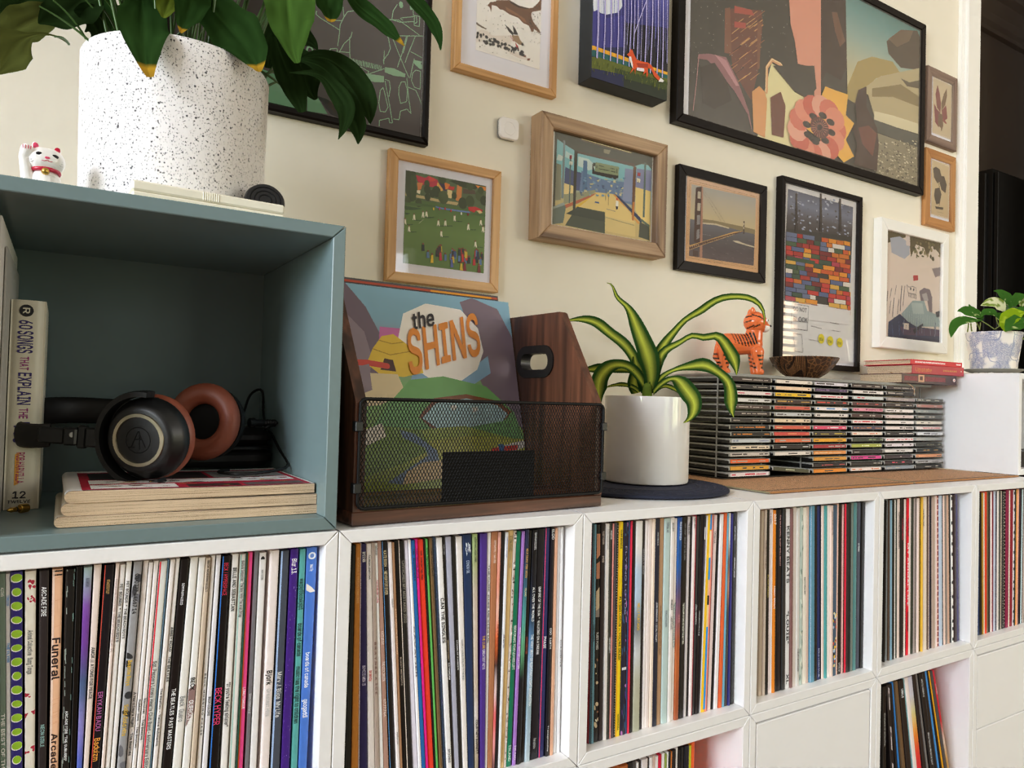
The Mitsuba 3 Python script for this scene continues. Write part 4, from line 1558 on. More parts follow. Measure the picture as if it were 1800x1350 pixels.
E#d0c6ac 758 6.8 2.3 1.3
E#d0c6ac 783 60 5.7 2
E#6a604e 846 -1.3 5.5 1.7
E#6a604e 805 96 4.9 2.9
E#524a3c 723 22.8 3.2 2.2
E#9a8e74 898 88 2.8 1.8
E#b8ac90 769 59 4.6 2
E#b8ac90 841 63 3.8 2.5
E#6a604e 884 36 2.2 2.3
E#524a3c 708 71 5.1 2.7
E#9a8e74 712 54 4.3 1.3
E#b8ac90 782 48 5.3 2.4
E#d0c6ac 733 34.9 4.4 2.5
E#d0c6ac 838 70 5.9 2.6
E#9a8e74 817 59 4.4 1.4
E#d0c6ac 857 93 5.4 1.6
E#b8ac90 755 21.7 2.2 1.7
E#9a8e74 846 5.2 5.3 1.5
E#d0c6ac 738 -23.1 4.2 1.7
E#b8ac90 724 56 3.7 1.9
E#9a8e74 896 126 5.7 1.4
E#524a3c 811 5 3.5 1.6
E#d0c6ac 812 68 3.2 1.8
E#d0c6ac 779 48 4.7 2.1
E#524a3c 794 102 2.9 1.4
E#b8ac90 715 25.3 5 2.7
E#d0c6ac 735 -.9 3.8 2.1
E#d0c6ac 880 62 4.1 2.6
E#9a8e74 806 64 6 2.2
E#b8ac90 811 60 3 2.1
E#d0c6ac 722 -2.3 3.1 2.6
E#d0c6ac 862 87 3.9 1.8
E#d0c6ac 835 106 2.8 2.3
E#6a604e 710 -3.2 5.2 2.3
E#d0c6ac 702 27.1 4.5 1.5
E#d0c6ac 850 12.3 4.2 1.5
E#524a3c 872 62 2.4 2.9
E#6a604e 727 48 2.2 2.4
E#524a3c 845 12.9 3.6 1.2
E#524a3c 773 -1.7 2.2 2
E#9a8e74 828 47 3.9 2.6
E#b8ac90 792 51 5.9 2.6
E#b8ac90 855 22.7 2 2
E#d0c6ac 737 57 4 1.6
E#b8ac90 714 37.8 3.4 2
P#3c1f18 618 206 654 226 656 170 705 124 715 81 708 5.5 606 3 618 61 594 100 616 116 606 170
P#6a3428 621 106 667 122 705 108 688 41 640 66
P#e8b048 358 90 389 118 462 152 478 182 521 182 574 184 566 127 603 113 568 62 605 25.1 561 -.1 491 34.7 375 63
E#d0705a 528 80 42 29.7
E#dc8a70 521 52 42 29.6
E#c8604c 499 25.7 41 29.5
E#e0a088 467 7.4 40 29.2
E#d0705a 432 .4 39.7 29
E#dc8a70 401 5.7 39 28.6
E#c8604c 380 22.2 38.5 28.5
E#e0a088 371 46 38.4 28.4
E#d0705a 378 74 38.6 28.5
E#dc8a70 398 100 39 28.7
E#c8604c 429 118 39.7 28.9
E#e0a088 464 126 40 29.3
E#d0705a 496 122 41 29.5
E#dc8a70 519 106 42 29.7
E#2a1a18 506 68 17.1 8.6
E#2a1a18 481 42 16.9 8.6
E#2a1a18 442 31 16.6 8.5
E#2a1a18 412 42 16.3 8.3
E#2a1a18 407 67 16.2 8.4
E#2a1a18 432 93 16.4 8.4
E#2a1a18 470 104 16.8 8.5
E#2a1a18 502 94 17.1 8.6
E#5a2a26 458 70 38.6 27.6
E#30161a 458 72 23.4 16.9
L#b06a5a 1.6 469 73 491 77
L#b06a5a 1.6 469 70 490 69
L#b06a5a 1.6 467 68 485 62
L#b06a5a 1.6 465 65 478 55
L#b06a5a 1.6 462 63 469 50
L#b06a5a 1.6 458 62 458 46
L#b06a5a 1.6 454 62 448 45
L#b06a5a 1.6 451 62 439 46
L#b06a5a 1.6 448 64 432 50
L#b06a5a 1.6 447 66 427 56
L#b06a5a 1.6 446 68 425 62
L#b06a5a 1.6 447 71 426 70
L#b06a5a 1.6 448 74 431 77
L#b06a5a 1.6 451 76 438 84
L#b06a5a 1.6 454 78 447 89
L#b06a5a 1.6 458 79 457 93
L#b06a5a 1.6 461 79 467 94
L#b06a5a 1.6 464 79 477 93
L#b06a5a 1.6 467 78 484 89
L#b06a5a 1.6 469 76 490 84""",
'blocks': """
G#d8d4d2/#d8d4d2 0 0 286 0 286 434 0 434
G#5a5c6c/#74788a/#5c5658/#463e3a 1.7 321 270 338 272 421 5.7 424
P#3e3a36 1.7 324 270 341 264 149 .7 148
E#4c4644 35.3 376 2.6 3
E#4c4644 197 398 4 2.9
E#9aa0b4 144 344 5.3 2.1
E#6a6c78 208 343 4.4 2.5
E#6a6c78 245 366 4.2 2.8
E#b0b4c0 221 417 3.4 2.5
E#6a6c78 215 422 3.9 2.5
E#6a6c78 118 374 5.6 2.4
E#6a6c78 198 369 5.3 2.1
E#b0b4c0 21.7 384 5 1.2
E#9aa0b4 57 346 3.7 2
E#4c4644 19.1 382 4.9 2.1
E#4c4644 56 337 3.3 2.4
E#b0b4c0 229 419 2.9 1.1
E#4c4644 206 376 2.3 1.2
E#b0b4c0 216 340 4.8 1.5
E#4c4644 83 367 2.3 3
E#b0b4c0 86 407 3.7 2.1
E#6a6c78 185 370 2 3.2
E#6a6c78 214 396 2.1 2.8
E#4c4644 23.3 364 4.9 2.3
E#9aa0b4 116 404 3.3 1.3
E#4c4644 30.2 362 5.2 2.2
E#9aa0b4 34 354 4.9 1.8
E#9aa0b4 218 379 3 2.9
E#b0b4c0 18.7 406 5 2.4
E#b0b4c0 257 406 3.1 2.2
E#6a6c78 26.7 394 5.3 2.2
E#6a6c78 258 404 5.1 3.1
E#9aa0b4 61 368 4.6 2.2
E#b0b4c0 121 340 2.3 2.8
E#4c4644 89 346 2.7 1.8
E#4c4644 153 352 2.1 1.2
E#9aa0b4 214 369 3.6 2
E#b0b4c0 251 378 1.8 2
E#b0b4c0 68 354 3.2 1.9
E#9aa0b4 16.3 377 1.9 1.8
E#6a6c78 132 394 4.1 1.5
E#b0b4c0 119 387 2.1 2.2
E#4c4644 256 373 2.2 3.2
E#9aa0b4 155 416 4.5 2.1
E#b0b4c0 71 337 5.3 2
E#6a6c78 26.3 349 5 2.9
E#b0b4c0 140 356 4.7 2.6
E#b0b4c0 122 364 4.1 1.2
E#4c4644 259 374 3.5 3
E#6a6c78 179 354 5.6 1.1
E#6a6c78 235 377 1.9 1.2
E#9aa0b4 195 354 5.6 2
E#6a6c78 50 392 5.1 2.1
E#b0b4c0 43 420 1.9 1.8
E#b0b4c0 53 394 4.5 1.3
E#4c4644 124 373 4.9 1.9
E#9aa0b4 65 332 4.4 3
E#9aa0b4 141 395 3.3 1.5
E#b0b4c0 214 407 1.9 2.3
E#6a6c78 33.8 403 4.9 2
E#9aa0b4 240 344 5.8 2.1
E#b0b4c0 41 346 5.3 3.1
E#b0b4c0 103 407 3 2.9
E#b0b4c0 202 379 4.3 1.3
E#b0b4c0 156 398 5.7 3
E#4c4644 122 358 3.4 2.9
E#4c4644 208 335 2.1 2.3
E#6a6c78 84 386 3.9 1.6
E#9aa0b4 45 369 2 2.8
E#6a6c78 248 395 2.8 2.6
E#b0b4c0 251 348 4.5 2.5
E#b0b4c0 138 340 3.9 2.2
E#6a6c78 106 412 5.3 2.9
E#9aa0b4 97 331 2.7 2.2
E#b0b4c0 123 365 1.9 2.6
E#6a6c78 255 417 3.4 2.8
E#b0b4c0 56 399 1.7 1.2
E#4c4644 36.7 415 2.6 1.6
E#9aa0b4 189 426 4.9 3
E#b0b4c0 23.9 379 3.3 1.6
E#9aa0b4 51 399 2 1.4
E#9aa0b4 60 353 5 1.7
E#4c4644 137 372 3.7 2.3
E#9aa0b4 220 411 5.9 1.9
E#b0b4c0 32.4 340 3.6 2.2
E#b0b4c0 41 405 1.7 2.8
E#9aa0b4 165 408 3.5 2.5
E#b0b4c0 94 368 3.2 2
E#b0b4c0 174 420 4 1.7
E#9aa0b4 93 332 3 2.8
E#b0b4c0 70 331 2.1 1
E#9aa0b4 216 413 2.3 3.2
E#b0b4c0 162 411 5.8 2
E#6a6c78 147 403 2.6 2.7
E#9aa0b4 250 340 1.9 1.2
E#6a6c78 139 405 3.8 1.3
E#b0b4c0 236 365 4.8 2.7
E#6a6c78 240 399 3.4 2
E#b0b4c0 147 377 4.1 1.1
E#9aa0b4 164 342 2.4 3.2
E#9aa0b4 165 351 5.1 1.7
E#4c4644 50 376 4.6 2.6
E#b0b4c0 178 417 5.4 1.7
E#9aa0b4 90 366 4.1 2.3
E#9aa0b4 237 353 4.9 2.9
E#b0b4c0 259 375 5.8 1.7
E#9aa0b4 63 393 5.2 3.1
E#4c4644 164 385 2 2.2
E#4c4644 211 423 4.6 3
E#b0b4c0 188 355 5.6 2.2
E#b0b4c0 175 424 3.2 1.9
E#b0b4c0 92 351 4.6 2.7
E#4c4644 250 404 4.3 1.2
E#4c4644 153 424 3.5 2.5
E#9aa0b4 48 361 2.1 1.5
E#6a6c78 144 338 2.2 2.6
E#4c4644 213 394 3.1 2.4
E#4c4644 200 384 3.4 2.2
E#b0b4c0 41 396 4.9 2.6
E#6a6c78 225 365 4.2 1.4
E#6a6c78 48 386 5 2.3
E#9aa0b4 162 396 2.6 1.5
E#6a6c78 99 405 4.2 1.9
P#3c3430 33.9 418 40 418 45 322 34.4 321
P#3c3430 130 435 137 435 142 336 131 335
P#3c3430 210 449 217 449 223 348 211 346
P#68708c .4 316 42 317 42 307 .7 305
P#a8342c 43 317 64 318 64 307 43 307
P#68708c 65 318 111 320 111 309 66 308
P#c85a2c 140 321 168 322 168 311 140 310
P#e09030 169 322 201 323 201 312 170 311
P#c8702c 202 323 232 324 232 313 203 312
P#e09030 233 325 260 325 260 314 234 314
P#68708c .4 304 42 306 43 295 .7 294
P#4a5c40 44 306 79 307 80 296 44 295
P#7a2c2c 81 307 108 308 108 297 81 297
P#3c5040 110 308 134 309 135 298 110 298
P#68708c 136 309 159 310 160 299 136 298
P#c8702c 161 310 184 310 184 300 161 299
P#dcd4c8 185 311 237 312 237 301 186 300
P#5a6488 238 313 262 313 262 302 239 302
P#4a5c40 .4 293 39.6 294 39.9 284 .7 283
P#7a2c2c 41 294 62 295 63 284 41 284
P#a8342c 64 295 89 296 90 285 64 284
P#a8342c 91 296 132 297 132 286 91 285
P#68708c 134 297 166 298 167 287 134 286
P#dcd4c8 168 298 192 299 193 288 168 287
P#4a5c40 194 299 228 300 228 289 194 288
P#c85a2c 230 300 252 301 253 290 230 289
P#e09030 254 301 262 301 262 290 254 290
P#c03c34 .5 282 20.6 282 20.9 272 .8 271
P#5a6488 22.1 282 69 283 70 273 22.4 272
P#e09030 71 284 98 284 99 274 71 273
P#a8342c 100 284 131 285 131 274 100 274
P#7a2c2c 133 285 181 286 181 276 133 275
P#c8702c 183 287 212 287 213 276 183 276
P#c8702c 214 288 256 289 257 278 214 277
P#3c5040 258 289 262 289 263 278 259 278
P#c03c34 .5 270 27.8 271 28.1 260 .8 260
P#a8342c 29.3 271 66 272 67 261 29.7 261
P#d8a84c 68 272 99 272 99 262 68 261
P#4a5c40 100 273 132 273 133 263 101 262
P#7a2c2c 134 274 161 274 161 263 134 263
P#a8342c 163 274 202 275 202 264 163 264
P#c8702c 204 275 240 276 240 265 204 264
P#7a2c2c 241 276 263 277 263 266 242 265
P#7a2c2c .5 259 32 259 32.3 249 .8 249
P#b04050 33.5 260 65 260 65 250 33.9 249
P#5a6488 67 260 92 261 93 250 67 250
P#c03c34 94 261 130 262 130 251 94 250
P#3c5040 131 262 181 263 181 252 131 251
P#b04050 183 263 216 263 216 252 183 252
P#c85a2c 218 264 261 264 261 253 218 253
P#e09030 262 264 263 264 263 253 263 253
P#d8a84c .6 248 38.7 248 39 238 .9 237
P#68708c 40 248 74 249 74 238 40 238
P#c8702c 76 249 109 249 109 239 76 238
P#3c5040 110 250 146 250 146 239 110 239
P#e09030 147 250 195 251 195 240 148 239
P#7a2c2c 196 251 230 252 230 240 197 240
P#a8342c 232 252 263 252 264 241 232 241
P#3c5040 .6 236 43 237 43 226 .9 226
P#4a5c40 45 237 74 237 74 227 45 226
P#7a2c2c 75 237 106 238 106 227 76 227
P#e09030 107 238 138 238 138 227 107 227
P#c85a2c 139 238 189 239 189 228 140 228
P#c85a2c 191 239 214 239 214 228 191 228
P#e09030 216 239 249 240 249 229 216 228
P#5a6488 251 240 264 240 264 229 251 229
P#dcd4c8 .6 225 26.8 225 27.1 215 .9 214
P#4a5c40 28.3 225 52 225 52 215 28.6 215
P#5a6488 53 226 82 226 83 215 54 215
P#7a2c2c 84 226 125 226 126 215 84 215
P#e09030 171 227 216 227 216 216 172 216
P#c85a2c 217 227 257 228 258 217 218 216
P#68708c 259 228 264 228 264 217 259 217
P#5a6488 .6 214 23.5 214 23.9 203 .9 203
P#3c5040 25.1 214 55 214 56 203 25.4 203
P#a8342c 57 214 95 214 96 204 57 203
P#5a6488 97 214 133 214 133 204 97 204
P#c8702c 135 215 177 215 177 204 135 204
P#5a6488 179 215 230 215 230 204 179 204
P#dcd4c8 232 215 264 216 265 204 232 204
P#c03c34 .7 202 30.3 202 30.7 192 1 192
P#c8702c 31.9 202 62 202 63 192 32.2 192
P#5a6488 64 202 101 202 102 192 64 192
P#7a2c2c 103 203 142 203 142 192 103 192
P#c03c34 143 203 176 203 176 192 144 192
P#d8a84c 178 203 215 203 216 192 178 192
P#4a5c40 217 203 257 203 257 192 217 192
P#dcd4c8 259 204 265 203 265 192 259 192
P#7a2c2c .7 191 29.6 191 29.9 180 1 180
P#68708c 31.2 191 76 191 76 180 31.5 180
P#4a5c40 77 191 115 191 115 180 78 180
P#c03c34 140 191 175 191 175 180 140 180
P#68708c 176 191 203 191 203 180 177 180
P#c8702c 205 191 231 191 231 180 205 180
P#c03c34 232 191 260 191 261 180 233 180
P#e09030 262 191 265 191 265 180 262 180
P#5a6488 .7 179 41 179 42 169 1 169
P#68708c 43 179 85 179 85 169 43 169
P#c03c34 86 179 130 179 131 168 87 169
P#5a6488 132 179 170 179 171 168 132 168
P#c03c34 172 179 202 179 202 168 172 168
P#c03c34 203 179 246 179 246 168 204 168
P#b04050 248 179 265 179 266 168 248 168
P#68708c .8 168 25.3 168 25.6 157 1.1 158
P#3c5040 26.8 168 64 168 65 157 27.1 158
P#68708c 66 168 95 168 95 157 66 157
P#dcd4c8 96 168 119 167 119 157 97 157
P#b04050 170 167 194 167 194 156 170 156
P#dcd4c8 195 167 244 167 245 156 196 156
P#c03c34 246 167 266 167 266 156 247 156
P#b04050 .8 157 38.7 156 39 146 1.1 146
P#d8a84c 40 156 78 156 78 145 41 146
P#e09030 80 156 126 156 126 145 80 146
P#d8a84c 173 155 219 155 219 144 174 145
P#d8a84c 221 155 251 155 251 144 221 144
P#c85a2c 253 155 266 154 266 143 253 144
P#68708c .8 145 28.6 145 28.9 134 1.1 135
P#3c5040 30.2 145 52 145 52 134 30.5 135
P#e09030 53 145 100 144 100 134 53 134
P#7a2c2c 102 144 129 144 129 133 102 134
P#dcd4c8 161 144 205 143 205 132 161 133
P#a8342c 206 143 252 142 252 131 207 132
P#c85a2c 254 143 266 142 267 131 254 132
P#3c5038 2.9 256 114 256 112 247 1.7 246
P#d8d4d2 -5.2 143 266 142 263 104 -4.1 103
L#4a4650 1.1 27.3 139 91 138 89 76 25.9 78 27.3 139
T#4a4650 10 32.4 122 -9 DO NOT
T#4a4650 12 33.2 96 -9 BLOCK
L#4a4650 .8 34.1 66 67 64 73 19.5 42 21.2 34.1 66
L#4a4650 .8 103 89 119 88 144 85
L#4a4650 .8 181 104 219 102
L#6a6670 .8 186 84 224 83
L#6a6670 .8 96 54 140 52
E#d8c820 145 59 12.5 12.6
T#2a2810 7 136 54 -6 25c
E#d8c820 182 56 12.7 12.7
T#2a2810 7 172 51 -6 25c
E#d8c820 222 54 13 12.8
T#2a2810 7 212 49 -6 25c""",
'drip': """
G#d8c6b8/#dcccc0/#dccabc/#d8c8b8 0 0 282 0 282 298 0 298
P#5c5034 -.2 299 113 300 283 297 280 241 257 267 222 282 198 245 180 271 138 275 115 235 101 293 50 277 .9 261
P#a8aab4 10.5 276 57 287 106 275 108 243 83 226 19.4 236
P#d4c4bc 85 296 107 296 110 266 90 266
E#6a6440 137 260 3.7 4.4
E#7a7048 168 256 6.9 4.5
E#7a7048 262 310 3 4.1
E#8a7a58 133 252 3.9 3.4
E#8a7a58 257 308 3.8 3.9
E#4c462c 127 290 2.5 5.9
E#7a7048 145 281 3 3.8
E#8a7a58 200 251 4.8 5.9
E#4c462c 174 282 2.8 3.2
E#4c462c 162 253 6.2 4.9
E#6a6440 128 258 4.8 4.1
E#6a6440 143 238 3 2
E#4c462c 228 244 7.5 6.5
E#6a6440 270 274 6.7 2.4
E#8a7a58 264 274 4.6 6
E#6a6440 149 242 7.3 2.4
E#6a6440 175 264 3.6 5.7
E#6a6440 213 284 5.2 5.2
E#7a7048 190 289 3.7 3
E#7a7048 231 289 6.1 6.2
E#7a7048 248 297 4 4.4
E#8a7a58 205 287 4.4 5.2
E#7a7048 149 265 4.6 2.3
E#6a6440 136 256 6.4 5.9
E#7a7048 133 255 2.8 3.3
E#8a7a58 222 302 5.6 5
E#4c462c 225 301 3.4 4.1
E#4c462c 144 244 3.9 4.2
E#8a7a58 236 296 5.8 3
E#4c462c 174 245 7.2 2.5
E#4c462c 232 292 7.4 3.6
E#6a6440 273 283 6.8 6.4
E#8a7a58 219 269 6.4 6
E#7a7048 220 302 6.7 2.2
E#6a6440 134 252 2.7 3.9
E#7a7048 229 303 7.6 5.3
E#4c462c 234 276 6.1 3.7
E#8a7a58 269 264 5.4 5.2
E#8a7a58 162 280 4 4.6
E#8a7a58 207 276 6.2 5.1
E#8a7a58 185 256 5.8 6.3
E#7a7048 184 254 3.8 4.4
E#7a7048 273 265 5.9 3.8
E#6a6440 154 267 2.8 5.7
E#4c462c 216 249 5 6
E#6a6440 226 287 7.4 3.7
E#8a7a58 262 257 6.4 3.2
E#4c462c 128 263 7.2 4.8
E#8a7a58 144 252 3.6 6.1
E#4c462c 231 302 3.2 2.1
P#8a7c7c 224 215 272 225 272 201 242 191
P#b04040 127 184 151 187 152 173 128 168
L#56505a 2.4 3.2 126 -.5 92 -2.6 58
L#56505a 1.6 22.2 137 17.9 123 15.2 109
L#56505a 2.4 34.6 111 30.7 84 28.3 56
L#56505a 1.4 45 148 41 134 38.2 120
L#56505a 2.8 71 147 67 112 65 77
L#56505a 2 85 148 81 120 78 92
L#56505a 2 58 109 54 88 52 67
L#56505a 1.6 19.3 101 15.2 82 12.6 64
L#5a5460 1.2 95 154 105 148 125 152 142 149 142 131 102 131 95 154
E#3a3640 115 144 3.3 3.7
E#3a3640 130 143 3.2 3.7
L#3c3842 1.4 106 132 107 120
L#3c3842 1.4 113 132 114 120
L#3c3842 1.4 120 131 121 119
L#3c3842 1.4 128 131 129 118
L#3c3842 1.4 135 131 136 118
L#3c3842 1.4 142 131 144 117
P#7a6e74 159 142 183 154 213 152 226 130 228 82 215 81 201 118 168 114
P#a8a0a0 171 134 196 141 208 118 184 116
P#8fa0a0 71 69 126 111 184 116 202 89 262 80 272 47 96 34.1
P#a8b4b0 118 105 176 108 185 78 128 74
L#b8c0bc 1.2 87 79 86 43
L#b8c0bc 1.2 98 79 98 42
L#b8c0bc 1.2 110 79 109 42
L#b8c0bc 1.2 121 78 120 42
L#b8c0bc 1.2 132 78 132 42
L#b8c0bc 1.2 144 77 143 42
L#b8c0bc 1.2 155 77 155 42
L#b8c0bc 1.2 167 76 166 42
L#b8c0bc 1.2 179 76 178 42
L#b8c0bc 1.2 190 76 190 42
L#b8c0bc 1.2 202 75 202 42
L#b8c0bc 1.2 214 75 214 42
L#b8c0bc 1.2 226 74 226 42
L#b8c0bc 1.2 238 74 238 42
L#b8c0bc 1.2 250 74 250 42
L#b8c0bc 1.2 263 73 262 42
P#2c3450 9.4 41 63 68 104 49 145 37.8 272 37.8 272 1.7 65 -4.7 6.7 .4
P#4a3a52 64 31.7 272 37.8 271 18.5 81 10.1
P#d8c8bc 78 44 108 44 108 25.8 84 26.4
P#2a2e38 245 88 269 95 271 76 250 74
P#1c2030 129 27.3 178 50 182 44 137 16.3
P#262c44 10.4 5.2 272 8.9 270 .2 6.8 -1.8
L#20283c 1.3 34.2 56 32.4 18.8
L#8a94a8 1.3 248 53 245 16.3
L#4a5a80 1.3 31.1 27 29.7 11.4
L#20283c 1.3 34.3 49 31.4 -.1
L#8a94a8 1.3 244 62 242 15.7
L#4a5a80 1.3 146 40 147 8.8
L#4a5a80 1.3 149 63 148 11.2
L#20283c 1.3 51 33.6 54 17.1
L#4a5a80 1.3 239 45 239 24
L#8a94a8 1.3 145 60 150 26.5
L#4a5a80 1.3 58 49 59 17.7
L#8a94a8 1.3 84 54 81 14
L#4a5a80 1.3 25.7 33.4 31.1 -.9
L#4a5a80 1.3 82 50 80 9.2
L#8a94a8 1.3 174 60 175 21.6
L#8a94a8 1.3 248 42 251 36
L#20283c 1.3 136 44 140 21.8
L#20283c 1.3 113 50 114 18.4
L#20283c 1.3 116 48 116 21.6
L#4a5a80 1.3 62 35.7 62 4.2
L#8a94a8 1.3 242 45 248 27.2
L#8a94a8 1.3 216 57 219 17.1
L#4a5a80 1.3 95 39.3 92 18.5
L#4a5a80 1.3 164 55 162 18.2
L#4a5a80 1.3 187 48 187 14.7
L#20283c 1.3 246 57 242 23.8""",
'leaf': """
G#c8b494/#cbb898 0 0 105 0 105 167 0 167
L#e0d8cc 1.2 2.2 164 104 166 100 3 -.2 -.3 2.2 164
P#7a3434 23.7 149 36.4 129 45 98 43 69 22.5 81 14.5 118
P#6a4a30 75 150 77 128 68 98 48 76 47 98 59 129
L#9a8a50 .8 72 144 48 76
P#7a2e34 7.3 89 22.7 76 40 69 34.2 22.7 13.8 34.9
P#803438 48 76 73 99 81 61 59 45
P#6e5036 33 67 53 66 59 33.9 50 14.9 45 25.2 29.1 27.2
L#5a4030 1.2 39.9 74 48 14.5
P#8a3c3a 59 56 78 46 75 42 54 47""",
'pods': """
G#c8b08a/#ccb690 0 0 97 0 97 164 0 164
L#e4dccc 1.2 3.9 164 96 160 95 2.6 -.5 1.3 3.9 164
P#4c4036 7.6 138 22.4 146 43 142 53 125 52 108 31.8 98 13.4 112
P#4a3e34 48 124 69 125 83 102 77 76 54 83 44 101
P#4a3e34 19.2 80 44 87 55 69 46 39.7 27.5 33.9 14.9 57
L#4a3e34 2 38.8 100 46 79 44 33.8
P#4a3e34 20.7 27.3 66 30.7 64 23.2 25.9 20.9
L#8a7660 .8 31.1 12.3 67 14""",
'chalk': """
G#4a4140/#463e3c 0 0 405 0 405 585 0 585
L#8fb893 1.4 286 193 266 184 260 173 254 158 253 139 251 122
L#8fb893 1.4 258 189 260 173
L#8fb893 1.4 275 152 273 142 262 129 254 112
L#8fb893 1.4 271 142 272 116 274 100
L#8fb893 1.4 254 113 272 116
L#8fb893 1.4 235 107 240 114 250 117 251 112 243 109
L#8fb893 1.4 333 174 340 159 344 143 340 132 332 120 333 113
L#8fb893 1.4 333 136 333 113
L#8fb893 1.4 292 97 306 93 305 88 334 105
L#8fb893 1.4 348 161 363 132 380 101
L#8fb893 1.4 373 172 366 141 358 114
L#8fb893 1.4 375 173 368 142
L#8fb893 1.4 390 178 377 142 372 126
L#8fb893 1.4 338 192 358 197 397 182
L#8fb893 1.4 337 164 368 172 412 184
L#8fb893 1.4 409 182 412 168
L#8fb893 1.4 382 148 412 141
L#8fb893 1.4 354 223 347 210 345 194 361 194 387 203
L#8fb893 1.4 387 214 397 215 397 197 387 196 387 214
L#8fb893 1.4 362 202 387 212
L#8fb893 1.4 378 227 384 224 385 213
L#8fb893 1.4 336 87 344 86 346 73 344 59
L#8fb893 1.4 327 55 328 66 333 72 336 63 343 39.9 338 30.5 329 29.9 326 44 327 55
L#8fb893 1.4 362 80 366 90 373 92 378 78 377 58 366 52 362 66 362 80
L#8fb893 1.4 387 111 393 118 402 118 402 86 391 87 385 97 387 111
L#8fb893 1.4 336 84 346 43 352 14.8 347 13.6 345 21.4 328 13.6 328 4.2
L#8fb893 1.4 376 100 381 63 386 38.9 378 45 366 38.5 364 22.9 354 22
L#8fb893 1.4 379 84 394 82 402 68 407 55 412 55
L#8fb893 1.4 302 70 308 59 311 35 310 2.9
L#8fb893 1.4 214 169 213 164 222 159 254 149
L#8fb893 1.4 232 159 257 166
L#8fb893 1.4 382 101 389 137
L#8fb893 1.3 275 107 277 98
L#8fb893 1.3 278 107 279 98
L#8fb893 1.3 280 107 282 98
L#8fb893 1.3 283 107 284 98
L#8fb893 1.3 285 107 287 98
L#8fb893 1.3 288 107 289 99
L#8fb893 1.3 290 107 292 99
L#8fb893 1.3 292 107 294 99
L#8fb893 1.3 295 108 297 99
L#8fb893 1.3 297 108 299 99
L#8fb893 1.3 300 108 302 99
L#8fb893 1.3 302 108 304 100
L#8fb893 1.3 305 108 306 100
L#8fb893 1.3 307 108 309 100
L#8fb893 1.3 310 108 312 100
L#8fb893 1.3 312 108 314 100
L#8fb893 1.3 315 108 317 100
L#8fb893 1.3 318 108 319 100
L#8fb893 1.3 320 108 322 101
L#8fb893 1.3 322 108 324 101
L#8fb893 1.3 325 108 327 101
L#8fb893 1.3 328 108 329 101
P#8fb893 286 85 307 89 334 92 334 81 316 77 300 78
P#8fb893 335 108 352 110 373 106 373 100 352 97 335 99
P#8fb893 388 135 404 136 413 134 412 123 399 122 388 129
E#8fb893 361 225 4.1 6
E#8fb893 380 225 2.4 3.9
E#4a4140 406 132 4.2 2.3
P#5c8a64 203 30.3 218 31.4 238 3.6 204 1.1
P#0e0c0c 218 30.1 237 28.1 255 19.5 265 .8 243 4.8
E#8fb893 205 100 6.3 9.7
E#4a4140 205 100 3.5 5.6
E#8fb893 220 65 7.7 8.2
L#8fb893 1.6 287 194 290 190 293 196 296 190 298 196 303 192
L#8fb893 1.6 361 200 365 199
L#8fb893 1.6 390 212 392 204 389 200
P#5c8a64 129 52 194 41 194 -15 131 -11""",
}
